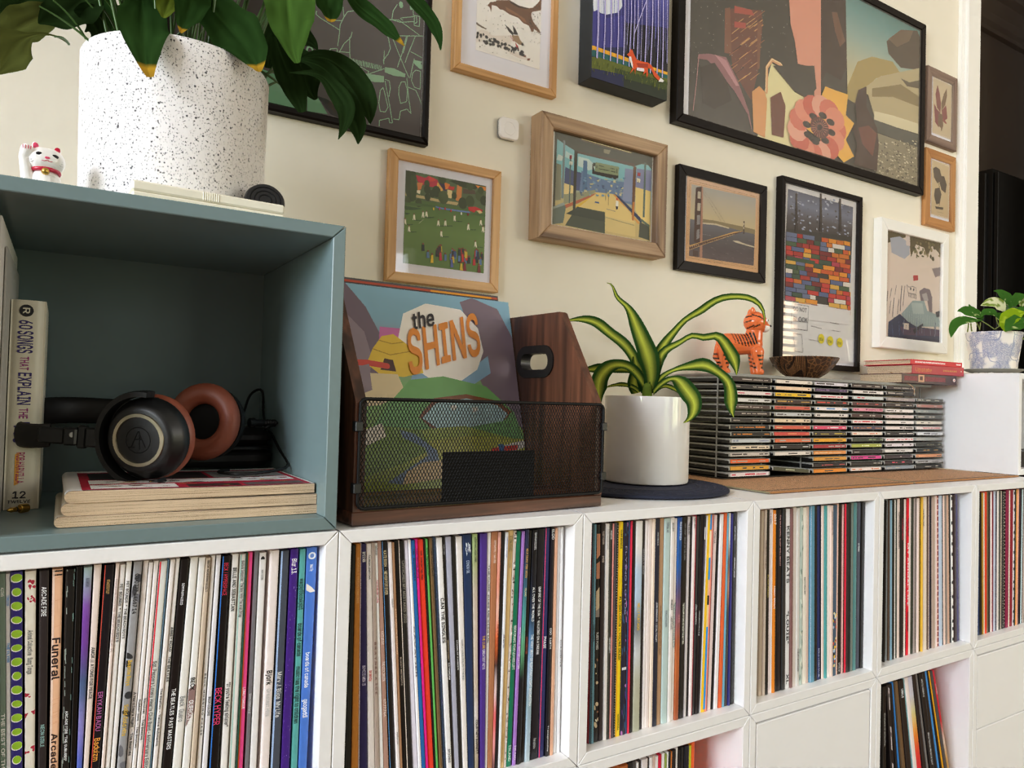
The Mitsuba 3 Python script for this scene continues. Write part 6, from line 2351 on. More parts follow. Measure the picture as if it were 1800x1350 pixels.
(1.4943,1.4978,1.5022,1.5055,'#171312','thin black',[],{}),
(1.4985,1.5055,1.5062,1.5129,'#efdcd8','blush white',[],{}),
(1.5063,1.5108,1.5136,1.5179,'#6a1428','maroon',[],{}),
(1.5120,1.5234,1.5192,1.5300,'#c4cce2','pale blue',[],{}),
(1.5239,1.5270,1.5305,1.5335,'#1a1824','thin black',[],{}),
(1.5274,1.5362,1.5340,1.5422,'#e4dcd8','white',[],{}),
(1.5375,1.5444,1.5435,1.5501,'#42443f','dark grey',[],{}),
(1.5464,1.5521,1.5521,1.5575,'#cdbcae','beige',[],{}),
(1.5531,1.5594,1.5585,1.5645,'#2a2826','black and white',[],{'pat': 'dots'}),
(1.5599,1.5693,1.5650,1.5739,'#191417','black with white dots',[],{'pat': 'dots'}),
(1.5703,1.5830,1.5749,1.5871,'#8a1f44','maroon with dotted edge',[],{}),
(1.5843,1.5904,1.5882,1.5939,'#f0e8da','cream white',[],{}),
(1.5914,1.6045,1.5949,1.6069,'#8a2030','dark red',[],{}),
(1.6049,1.6097,1.6071,1.6115,'#e0d8d8','white with black blocks',[],{'pat': 'blocks'}),
(1.6102,1.6142,1.6120,1.6157,'#12141e','thin black',[],{}),
(1.6147,1.6237,1.6162,1.6244,'#f0b828','yellow',[],{}),
(1.6242,1.6281,1.6249,1.6284,'#ecae8c','thin peach',[],{}),
(1.6292,1.6352,1.6294,1.6350,'#1c1a30','black',[],{}),
(1.6360,1.6404,1.6357,1.6398,'#94485c','mauve',[],{}),
(1.6410,1.6440,1.6402,1.6430,'#0f1a16','thin black',[],{}),
(1.6445,1.6498,1.6435,1.6483,'#c4d8dc','pale blue white',[],{}),
(1.6503,1.6566,1.6488,1.6548,'#5a4a4a','dark brown',[],{}),
(1.6575,1.6649,1.6557,1.6631,'#bfb0a8','beige',[],{}),
(1.6657,1.6760,1.6639,1.6741,'#1c1a1a','black',[],{}),],
'low5': [
(1.0975,1.1097,1.1063,1.1434,'#0e0b0a','black',[('SIX DEGREES OF SEPARATION',-.4327,-.4966,'#bbb',.3)],{}),
(1.1105,1.1235,1.1455,1.1663,'#1a1414','black with white portrait patches',[],{'pat': 'portrait'}),
(1.1243,1.1313,1.1678,1.1791,'#16100f','black',[],{}),
(1.1320,1.1369,1.1802,1.1897,'#2f78c0','blue',[],{}),
(1.1395,1.1491,1.1950,1.2064,'#6a5034','brown',[],{}),
(1.1505,1.1681,1.2079,1.2293,'#1f1614','black brown',[('UNKLE',-.3969,-.4149,'#eee',.4)],{}),
(1.1695,1.1727,1.2313,1.2351,'#7fb8c0','thin aqua',[],{}),
(1.1731,1.1842,1.2355,1.2476,'#efe0da','white',[],{}),
(1.1851,1.1999,1.2487,1.2684,'#c05030','grey to orange to red gradient',[],{'grad': ['#c8c4d4','#c8c4d0','#d8cc88','#e89030','#e0402c','#d82838','#c82030','#a81c2c','#901828']}),
(1.2004,1.2120,1.2692,1.2843,'#221816','dark brown',[],{}),
(1.2131,1.2196,1.2859,1.2937,'#74706e','grey',[],{}),
(1.2206,1.2369,1.2948,1.3144,'#141111','black',[('ARCTIC MONKEYS',-.3892,-.4273,'#ccc',.3),('WHATEVER PEOPLE SAY',-.5025,-.5724,'#ccc',.3)],{}),
(1.2378,1.2471,1.3158,1.3269,'#171313','black',[],{}),
(1.2481,1.2544,1.3281,1.3377,'#3f8ad0','bright blue',[],{}),
(1.2552,1.2608,1.3388,1.3469,'#120f0f','black',[],{}),
(1.2614,1.2651,1.3477,1.3529,'#eaa420','thin amber',[],{}),
(1.2656,1.2732,1.3531,1.3632,'#4a4442','dark grey',[],{}),
(1.2736,1.2801,1.3641,1.3830,'#c81c34','red',[('THE STROKES',-.408,-.4316,'#f0d0d0',.4)],{'grad': ['#d01c34','#d01c34','#c81c34','#c0202c','#d8c0b0','#c89858','#b88848','#d8b888','#c8a070']}),],
'low3': [
(.4525,.4691,.4799,.5050,'#b4622e','orange brown',[],{}),
(.4702,.4779,.5064,.5224,'#171414','black',[],{}),
(.4786,.4855,.5205,.5329,'#4a4644','dark grey',[],{}),
(.4863,.4898,.5337,.5397,'#efe9e6','white',[],{}),
(.4903,.4946,.5402,.5469,'#2a2624','charcoal',[],{}),
(.4951,.5068,.5479,.5673,'#e6dcda','white photographic',[],{}),
(.5071,.5110,.5676,.5744,'#1a1718','black',[],{}),
(.5117,.5176,.5751,.5838,'#ece6e4','white',[],{}),
(.5184,.5236,.5869,.5943,'#d6b8ac','pinkish beige',[],{}),
(.5242,.5301,.5955,.6065,'#f0ecea','white',[],{}),
(.5307,.5351,.6071,.6164,'#c81c38','crimson',[],{}),
(.5359,.5430,.6172,.6319,'#efeeee','white',[],{}),
(.5436,.5468,.6325,.6405,'#8a9a48','olive green',[],{}),
(.5472,.5511,.6409,.6494,'#f0eeee','white',[],{}),
(.5514,.5536,.6497,.6547,'#171515','thin black',[],{}),
(.5540,.5582,.6550,.6638,'#d07a34','orange',[],{}),
(.5586,.5654,.6641,.6781,'#191616','black',[],{}),
(.5659,.5714,.6786,.6938,'#f0edec','white',[],{}),
(.5726,.5778,.6950,.7044,'#171515','black',[],{}),
(.5780,.5833,.7073,.7193,'#1d1b1a','black',[],{}),
(.5844,.5944,.7205,.7252,'#12121c','black blue',[],{}),
(.5942,.6008,.7277,.7221,'#c8c820','tall lime yellow',[],{}),
(.6015,.6079,.7218,.7187,'#e8602c','tall orange',[],{}),],
}
DRACAENA = [('d',[.661,.216,.176,.656,.208,.22,.64,.212,.267,.63,.225,.305,.622,.243,.338,.615,.261,.355,.614,.273,.376,.611,.288,.385],[.0128,.0286,.0401,.0318,.0235,.0119,.0065,.0011]),('d',[.653,.223,.179,.643,.238,.236,.63,.257,.267,.613,.279,.288,.598,.299,.307,.571,.33,.314,.558,.348,.311],[.0171,.0193,.0195,.0218,.0219,.0155,.0022]),('d',[.656,.22,.179,.636,.224,.21,.614,.231,.224,.591,.239,.223,.57,.244,.205,.559,.24,.179,.557,.229,.153],[.0149,.018,.019,.0232,.0293,.0312,.0021]),('d',[.652,.224,.179,.644,.245,.216,.624,.276,.22,.603,.308,.219,.59,.334,.215],[.0128,.0162,.0196,.0199,.0033]),('d',[.647,.228,.175,.642,.246,.186,.631,.269,.189,.621,.292,.184],[.0085,.0097,.0087,.0022]),('d',[.666,.211,.179,.687,.21,.263,.715,.204,.297,.738,.201,.318,.765,.187,.337,.772,.173,.348,.782,.157,.357,.799,.135,.36,.814,.111,.354,.819,.096,.342,.818,.085,.322,.812,.08,.305],[.0149,.0193,.0195,.0174,.0131,.0119,.0151,.0139,.0138,.0137,.0063,.001]),('d',[.662,.215,.179,.667,.201,.23,.674,.186,.255,.687,.165,.268,.7,.144,.28,.71,.128,.276,.722,.111,.279,.732,.096,.261,.738,.085,.239,.74,.078,.209],[.0149,.0212,.0189,.0146,.0114,.0113,.0143,.0224,.0243,.001]),('d',[.666,.211,.176,.674,.194,.206,.687,.172,.219,.704,.147,.225,.712,.129,.226,.722,.11,.216,.732,.091,.197,.731,.082,.17,.729,.073,.135],[.0117,.0106,.0094,.0176,.0268,.0184,.0202,.0241,.002]),('d',[.666,.211,.174,.663,.182,.193,.663,.151,.2,.66,.122,.182,.664,.105,.159,.656,.099,.138,.637,.102,.123],[.0096,.0115,.0113,.0281,.0328,.0217,.001]),('d',[.667,.21,.175,.695,.211,.188,.726,.211,.181,.756,.211,.165],[.0074,.0097,.0098,.0022]),('d',[.656,.22,.174,.649,.222,.201,.639,.226,.223,.633,.227,.242],[.0171,.0234,.0213,.0085]),('d',[.651,.238,.174,.65,.244,.192,.653,.245,.208,.664,.24,.221],[.0237,.0281,.0238,.0087]),('d',[.662,.214,.174,.661,.211,.201,.667,.201,.227,.676,.188,.246],[.0192,.0255,.0212,.0063])]
PEACE_LILY = [('a',[-.212,.13,.619,-.213,.102,.584,-.214,.074,.553,-.213,.057,.521,-.21,.05,.499,-.207,.044,.487],[.0132,.0289,.0485,.0525,.0304,.0073]),('b',[-.183,.117,.622,-.186,.1,.602,-.191,.084,.582,-.194,.068,.565],[.0266,.0274,.0217,.005]),('a',[-.161,.114,.636,-.163,.094,.607,-.171,.075,.575,-.178,.056,.548],[.037,.0408,.0282,.0025]),('a',[-.15,.113,.624,-.134,.099,.601,-.112,.084,.573,-.098,.07,.547,-.094,.057,.527],[.0203,.0497,.0617,.044,.0053]),('c',[-.057,.093,.66,-.056,.08,.628,-.057,.068,.597,-.057,.055,.567,-.054,.042,.542],[.049,.0609,.0546,.0323,.0067]),('a',[-.0,.117,.7,-.003,.1,.665,-.006,.084,.635,-.008,.067,.615],[.037,.0393,.0315,.0084]),('a',[.033,.123,.698,.042,.115,.674,.062,.105,.657,.079,.095,.641,.097,.086,.622],[.0136,.0227,.0242,.0182,.0015]),('a',[.102,.115,.722,.118,.109,.701,.135,.102,.683,.146,.095,.663,.152,.09,.633],[.0141,.0203,.0204,.0157,.0016]),('b2',[-.038,.111,.574,-.024,.103,.58,-.006,.094,.581,.013,.085,.57,.03,.077,.553,.041,.069,.529,.044,.061,.498],[.0029,.0172,.0259,.0318,.0318,.026,.0014]),('b2',[-.043,.091,.568,-.03,.083,.566,-.011,.074,.557,.002,.066,.537,.011,.058,.516,.021,.051,.492,.023,.044,.463],[.0021,.0169,.0254,.0296,.0309,.0252,.0014]),('b2',[-.054,.082,.546,-.037,.074,.547,-.019,.065,.545,-.005,.057,.529,.005,.049,.511,.006,.042,.492,-.004,.037,.461],[.0014,.0056,.0153,.0236,.025,.0138,.0007]),('b2',[-.057,.143,.614,-.05,.132,.584,-.042,.121,.556,-.035,.11,.53,-.031,.1,.508],[.0147,.0291,.0347,.0288,.01]),('b2',[-.052,.163,.618,-.034,.156,.603,-.019,.149,.583,-.012,.143,.56,-.004,.137,.543],[.015,.0345,.0421,.0345,.006]),('b2',[-.043,.182,.65,-.05,.193,.625,-.052,.203,.597],[.0184,.0338,.0077]),('b2',[-.057,.203,.655,-.031,.194,.648,-.003,.184,.64,.007,.176,.628],[.0108,.0342,.0313,.0023]),('o',[-.299,.17,.591,-.31,.166,.575,-.327,.163,.558,-.344,.16,.541,-.358,.156,.528],[.013,.0361,.0419,.0313,.0037]),('o',[-.282,.148,.543,-.296,.141,.546,-.311,.135,.541,-.328,.129,.525,-.338,.122,.504,-.345,.115,.481],[.0019,.0019,.0087,.038,.0386,.0036]),('b2',[-.253,.175,.627,-.273,.167,.602,-.289,.159,.58,-.303,.15,.565,-.311,.141,.555],[.0135,.0463,.0519,.0357,.0025]),('b2',[-.313,.191,.616,-.328,.186,.594,-.344,.181,.579,-.358,.176,.565],[.0198,.0339,.0321,.0025]),('b2',[-.261,.186,.569,-.255,.178,.579,-.261,.171,.586,-.269,.164,.588,-.279,.157,.586],[.0027,.0229,.0347,.0304,.0026]),('a',[-.241,.204,.592,-.24,.198,.606,-.252,.195,.617,-.27,.192,.626,-.283,.188,.629],[.0042,.0278,.0371,.0339,.0027]),('b2',[-.238,.223,.63,-.249,.218,.632,-.262,.213,.63,-.278,.208,.63],[.0143,.0352,.0348,.0027]),('a',[-.237,.183,.674,-.262,.197,.698,-.287,.211,.71,-.311,.225,.71,-.342,.239,.692],[.0069,.0343,.0425,.0302,.0027]),('b2',[-.234,.183,.659,-.256,.193,.678,-.277,.204,.687,-.298,.214,.687,-.324,.225,.674],[.0069,.0343,.0425,.0301,.0027]),('c',[-.162,.175,.681,-.149,.208,.725,-.135,.241,.76,-.119,.274,.784,-.099,.306,.793],[.0071,.037,.0477,.0351,.0033]),('a',[-.218,.181,.65,-.216,.144,.65,-.214,.108,.642,-.212,.071,.625,-.209,.034,.616],[.0069,.0335,.0401,.0274,.0024]),('b2',[-.099,.168,.702,-.074,.185,.744,-.047,.203,.775,-.018,.22,.797,.022,.236,.803],[.0073,.0378,.0483,.0353,.0033]),('c',[-.062,.164,.727,-.03,.17,.769,.003,.176,.8,.038,.182,.818,.088,.186,.82],[.0075,.0382,.0485,.0352,.0033]),('a',[-.194,.178,.649,-.206,.149,.647,-.218,.119,.637,-.228,.089,.625,-.241,.06,.618],[.007,.0338,.0404,.0276,.0024]),('b2',[-.143,.173,.658,-.126,.174,.679,-.109,.176,.694,-.091,.178,.715,-.067,.179,.739],[.0072,.0363,.0456,.0327,.003]),('c',[-.2,.179,.641,-.192,.213,.675,-.183,.247,.704,-.174,.281,.739,-.163,.315,.776],[.007,.0363,.0466,.0343,.0032]),('a',[-.249,.184,.667,-.273,.196,.688,-.297,.207,.698,-.32,.218,.698,-.35,.23,.679],[.0068,.0341,.0421,.0298,.0027]),('b2',[-.218,.181,.659,-.24,.179,.671,-.26,.177,.673,-.28,.174,.667,-.305,.173,.654],[.0069,.0342,.0418,.0292,.0026]),('c',[-.212,.18,.65,-.224,.149,.649,-.234,.119,.638,-.244,.088,.621,-.257,.057,.611],[.007,.0335,.04,.0273,.0024]),('a',[-.062,.164,.72,-.033,.16,.754,-.004,.156,.777,.027,.152,.788,.07,.146,.784],[.0075,.0378,.0475,.0341,.0032]),('b2',[-.216,.181,.647,-.223,.145,.644,-.229,.109,.633,-.235,.074,.615,-.243,.038,.606],[.0069,.0334,.0397,.027,.0024]),('c',[-.246,.184,.664,-.252,.221,.705,-.257,.259,.735,-.263,.296,.755,-.27,.333,.756],[.0068,.0354,.0453,.0331,.0031]),('a',[-.183,.177,.663,-.199,.201,.689,-.214,.225,.706,-.229,.249,.714,-.251,.273,.724],[.007,.0357,.0449,.0323,.003]),('b2',[-.108,.169,.664,-.094,.157,.678,-.08,.146,.688,-.067,.134,.702,-.048,.122,.717],[.0073,.0364,.045,.0319,.0029]),('c',[-.124,.171,.684,-.113,.206,.726,-.102,.241,.759,-.09,.276,.783,-.075,.311,.804],[.0072,.0377,.0485,.0357,.0034]),('a',[-.158,.174,.654,-.142,.168,.672,-.127,.161,.682,-.111,.155,.697,-.089,.148,.716],[.0071,.0358,.0445,.0317,.0029]),('b2',[-.183,.177,.658,-.198,.151,.657,-.213,.126,.649,-.226,.1,.633,-.242,.074,.625],[.0071,.0341,.0408,.028,.0024]),('c',[-.149,.173,.702,-.122,.19,.747,-.094,.207,.781,-.063,.223,.803,-.021,.238,.808],[.0072,.037,.0473,.0346,.0033]),('a',[-.225,.182,.645,-.226,.144,.643,-.228,.107,.633,-.229,.069,.615,-.23,.032,.607],[.0069,.0333,.0397,.027,.0024]),('b2',[-.187,.178,.682,-.165,.197,.725,-.141,.217,.757,-.115,.237,.779,-.08,.255,.785],[.007,.0363,.0465,.034,.0032]),('c',[-.156,.174,.674,-.143,.207,.714,-.129,.239,.747,-.114,.271,.771,-.094,.303,.794],[.0071,.0371,.0477,.0351,.0033]),('a',[-.143,.173,.661,-.132,.207,.698,-.12,.24,.727,-.109,.274,.758,-.094,.308,.796],[.0072,.0373,.048,.0353,.0033]),('b2',[-.255,.185,.645,-.268,.157,.646,-.279,.129,.637,-.29,.1,.62,-.303,.072,.603],[.0068,.0328,.0393,.0268,.0023])]
LILY_STEMS = [('s',[-.262,.136,.547,-.286,.128,.559,-.311,.121,.566],[.0026,.0025,.0018]),('s',[-.266,.156,.557,-.281,.148,.574,-.299,.14,.585],[.0026,.0026,.0019]),('s',[-.24,.173,.578,-.258,.165,.597,-.278,.157,.611],[.0027,.0027,.002]),('s',[-.235,.183,.587,-.248,.174,.604,-.263,.166,.614],[.0027,.0027,.002]),('s',[-.233,.162,.587,-.241,.153,.599,-.252,.145,.606],[.0027,.0027,.002]),('s',[-.231,.132,.58,-.233,.122,.592,-.239,.113,.599],[.0026,.0026,.0019]),('s',[-.223,.151,.576,-.226,.142,.595,-.232,.132,.608],[.0027,.0027,.002]),('s',[-.282,.108,.527,-.287,.098,.528,-.295,.089,.524],[.0025,.0024,.0018]),('s',[-.173,.166,.588,-.163,.155,.599,-.156,.144,.604],[.0028,.0028,.0021]),('s',[-.16,.185,.599,-.154,.174,.611,-.152,.164,.617],[.0029,.0029,.0021]),('s',[-.151,.194,.604,-.148,.183,.622,-.148,.173,.635],[.0029,.0029,.0021]),('s',[-.175,.176,.594,-.173,.166,.607,-.174,.156,.614],[.0028,.0028,.0021]),('s',[-.147,.193,.599,-.144,.203,.619,-.141,.213,.635],[.0029,.0029,.0022]),('s',[-.136,.202,.603,-.133,.212,.627,-.13,.222,.647],[.003,.003,.0023]),('s',[-.123,.211,.608,-.119,.22,.631,-.116,.23,.65],[.003,.003,.0023]),('s',[-.111,.199,.599,-.109,.209,.621,-.107,.219,.639],[.003,.003,.0023]),('s',[-.101,.198,.593,-.098,.208,.618,-.094,.218,.639],[.003,.003,.0023]),('s',[-.067,.184,.573,-.052,.193,.587,-.036,.201,.598],[.003,.0031,.0023]),('s',[-.068,.175,.558,-.055,.183,.583,-.042,.192,.604],[.003,.003,.0023]),('s',[-.076,.145,.567,-.054,.153,.562,-.032,.16,.553],[.0029,.003,.0023]),('s',[-.063,.184,.557,-.049,.192,.572,-.033,.201,.584],[.003,.0031,.0023]),('s',[-.07,.195,.598,-.056,.203,.63,-.041,.212,.658],[.003,.0031,.0024]),('s',[-.14,.213,.606,-.131,.222,.638,-.121,.231,.665],[.003,.003,.0023])]
POTHOS = [('v',[1.841,.203,.409,1.829,.212,.42,1.814,.225,.427,1.8,.238,.43,1.789,.244,.428],[.0046,.0216,.0278,.0247,.0015]),('v',[1.84,.205,.406,1.825,.219,.404,1.808,.236,.404,1.794,.248,.396,1.782,.253,.374,1.774,.252,.356],[.0046,.0123,.0248,.0279,.0186,.0015]),('v',[1.875,.225,.422,1.867,.234,.43,1.86,.242,.439,1.854,.247,.453],[.0031,.0157,.0157,.0016]),('w',[1.87,.165,.426,1.858,.168,.441,1.843,.177,.45,1.827,.187,.447,1.811,.196,.441],[.0046,.0274,.0305,.0213,.0015]),('v',[1.854,.176,.413,1.843,.183,.424,1.832,.192,.424,1.821,.199,.412],[.0046,.0214,.0214,.0031]),('v',[1.884,.159,.436,1.878,.155,.452,1.866,.162,.467,1.854,.17,.478,1.842,.179,.481],[.0046,.0213,.0274,.0183,.0015]),('g',[1.882,.164,.429,1.881,.167,.44,1.88,.167,.45,1.879,.169,.46],[.0031,.0138,.0107,.0015]),('g',[1.872,.161,.429,1.885,.157,.436,1.898,.153,.439,1.912,.147,.438],[.003,.0153,.0138,.0015]),('v',[1.885,.157,.441,1.879,.147,.451,1.874,.134,.459,1.871,.116,.464],[.0046,.0273,.0332,.009]),('w',[1.893,.14,.445,1.888,.128,.45,1.883,.115,.454],[.0061,.0302,.018]),('y',[1.871,.117,.42,1.854,.13,.415,1.839,.137,.405,1.826,.141,.382,1.818,.136,.367],[.006,.0389,.0449,.0298,.003]),('v',[1.865,.106,.395,1.846,.115,.391,1.827,.123,.384,1.808,.133,.367],[.0148,.0504,.0444,.003]),('v',[1.898,.129,.409,1.881,.134,.418,1.864,.14,.422,1.845,.147,.421],[.0076,.0242,.0211,.003]),('v',[1.894,.162,.405,1.882,.171,.411,1.871,.178,.418,1.863,.18,.425],[.0061,.0276,.0246,.0031]),('v',[1.901,.122,.415,1.89,.123,.424,1.876,.129,.427,1.862,.135,.426],[.0121,.0301,.0211,.003])]
POTHOS_STEMS = [('s',[1.87,.189,.381,1.855,.197,.392,1.838,.21,.405],[.0034,.0031,.0031]),('s',[1.871,.188,.381,1.866,.174,.388,1.862,.159,.396],[.0034,.0031,.003]),('s',[1.875,.179,.389,1.864,.179,.399,1.853,.177,.411],[.0034,.0031,.0031]),('s',[1.856,.219,.38,1.845,.218,.391,1.834,.219,.402],[.0034,.0031,.0031]),('s',[1.844,.245,.376,1.835,.239,.385,1.827,.234,.397],[.0034,.0031,.0031]),('s',[1.848,.236,.378,1.839,.233,.387,1.829,.229,.397],[.0034,.0031,.0031]),('s',[1.857,.218,.4,1.847,.214,.389,1.838,.211,.379],[.0034,.0031,.0031]),('s',[1.885,.156,.377,1.88,.144,.363,1.875,.131,.351],[.0034,.003,.003]),('s',[1.892,.143,.375,1.886,.132,.361,1.881,.118,.347],[.0033,.003,.003])]
# ------------------------------------------------------------------ framed pictures
def picture(name, label, x0, x1, z0, z1, yf, fw, mats, art, inner=None, c=.0012, glass=True, step=0, cat_='picture', mount='mount_white'):
    t = thing(name, label, cat_); yb = WALL - .0008
    o = [(x0, z0), (x1, z0), (x1, z1), (x0, z1)]; i = [(x0 + fw, z0 + fw), (x1 - fw, z0 + fw), (x1 - fw, z1 - fw), (x0 + fw, z1 - fw)]; q = .0002
    for k, m in ((0, 0), (1, 1), (2, 0), (3, 1)):
        n = (k + 1) % 4; put('frame_rail', prism([o[k], o[n], i[n], i[k]], yf, yb, c), mats[m], parent=t)
        if step:
            ii = [(x0 + fw + step, z0 + fw + step), (x1 - fw - step, z0 + fw + step), (x1 - fw - step, z1 - fw - step), (x0 + fw + step, z1 - fw - step)]
            put('inner_rail', prism([i[k], i[n], ii[n], ii[k]], yf + .006, yb, .0008), mats[m], parent=t)
    put('mount', box(x0 + fw - .002, x1 - fw + .002, art[1] + .0006, art[1] + .003, z0 + fw - .002, z1 - fw + .002), mount, parent=t)
    m, col = canvas(ART[art[0]], art[2], art[1], art[3]); put('print', m, 'ink', parent=t, color=col)
    if glass:
        g = art[1] - .006
        put('glass', trimesh.Trimesh([(x0 + fw, g, z0 + fw), (x1 - fw, g, z0 + fw), (x1 - fw, g, z1 - fw), (x0 + fw, g, z1 - fw)], [[0, 1, 2], [0, 2, 3]], process=False), 'pane', parent=t)
    return t
BF = ('black_frame', 'black_frame'); OAK = ('oak_h', 'oak_v')
picture('framed_print', 'oak framed picture of a cricket match on a village green, above the record crate', .1937, .4180, .3556, .5854, .370, .0165, OAK, ('cricket', .3755, .226, .3895))
picture('framed_print', 'oak framed picture of two leaping dogs with paint splatter, top of the wall', .3106, .5375, .7548, 1.055, .368, .0135, OAK, ('dogs', .3755, .3574, .8036))
picture('framed_print', 'thick grey-brown wood frame around a painting of a railway platform', .4903, .8160, .4677, .7113, .345, .028, ('greyoak_h', 'greyoak_v'), ('station', .3605, .5306, .5003), c=.002, mount='white_frame')
picture('framed_print', 'black framed old photograph of a suspension bridge, right of the platform painting', .8745, 1.1655, .4537, .689, .370, .0215, BF, ('bridge', .3755, .9027, .4762))
picture('framed_print', 'large black framed poster with a night sky, coral flower and pebble beach', .8545, 1.828, .778, 1.2768, .362, .0215, BF, ('poster', .3705, .897, .803), c=.002)
picture('framed_print', 'tall black framed poster of coloured blocks under grey trees with yellow ovals', 1.2145, 1.5425, .2545, .7246, .3655, .0135, BF, ('blocks', .3755, 1.2418, .2745))
picture('framed_print', 'deep white framed abstract painting with drips and one red mark', 1.6222, 1.965, .3259, .6840, .361, .031, ('white_frame', 'white_frame'), ('drip', .3705, 1.667, .3586), c=.0015)
picture('framed_print', 'small grey-brown framed pressed red leaves beside the large poster', 1.8570, 2.0190, .9460, 1.1705, .3715, .0235, ('driftwood_h', 'driftwood_v'), ('leaf', .3765, 1.892, .9787))
picture('framed_print', 'small honey oak framed print of dark seed pods, under the pressed leaves', 1.8555, 2.0165, .7005, .9275, .3715, .0255, ('honey_h', 'honey_v'), ('pods', .3765, 1.892, .7354))
picture('framed_print', 'large black framed green chalk drawing behind the peace lily', -.170, .2640, .6025, 1.215, .3655, .0125, BF, ('chalk', .3725, -.155, .615), c=.003)
t = thing('canvas_painting', 'deep frameless painting of a fox by birch trunks on dark blue', 'painting')
put('canvas_body', box(.6002, .8030, .3402, WALL - .0008, .8013, 1.065, .0015), P('canvas_edge', '#26292a', .7), parent=t)
m, col = canvas(ART['fox'], .6006, .3398, .8017); put('painted_face', m, 'ink', parent=t, color=col)
t = thing('wall_sensor', 'small white rounded square sensor on the cream wall', 'sensor')
rs = np.array(Polygon([(.413, .6515), (.4558, .6515), (.4558, .6923), (.413, .6923)]).buffer(-.009).buffer(.009, quad_segs=8).exterior.coords)[:-1]
put('housing', prism(rs, .3725, .3785, .0015), 'sensor_white', True and 30, parent=t); put('base_plate', prism(rs * .985 + (1 - .985) * rs.mean(0), .3787, WALL - .0005, .0005), 'mid_grey', parent=t)
put('button_ring', move(move(quads([[((.0122 + .0006 * math.cos(b)) * math.cos(a), (.0122 + .0006 * math.cos(b)) * math.sin(a), .0004 * math.sin(b)) for b in np.arange(6) * math.pi / 3] for a in np.linspace(0, 2 * math.pi, 33)], True), np.array([[1, 0, 0], [0, 0, 1], [0, 1, 0]])), t=(.4344, .3724, .672)), 'sensor_white', True, parent=t)
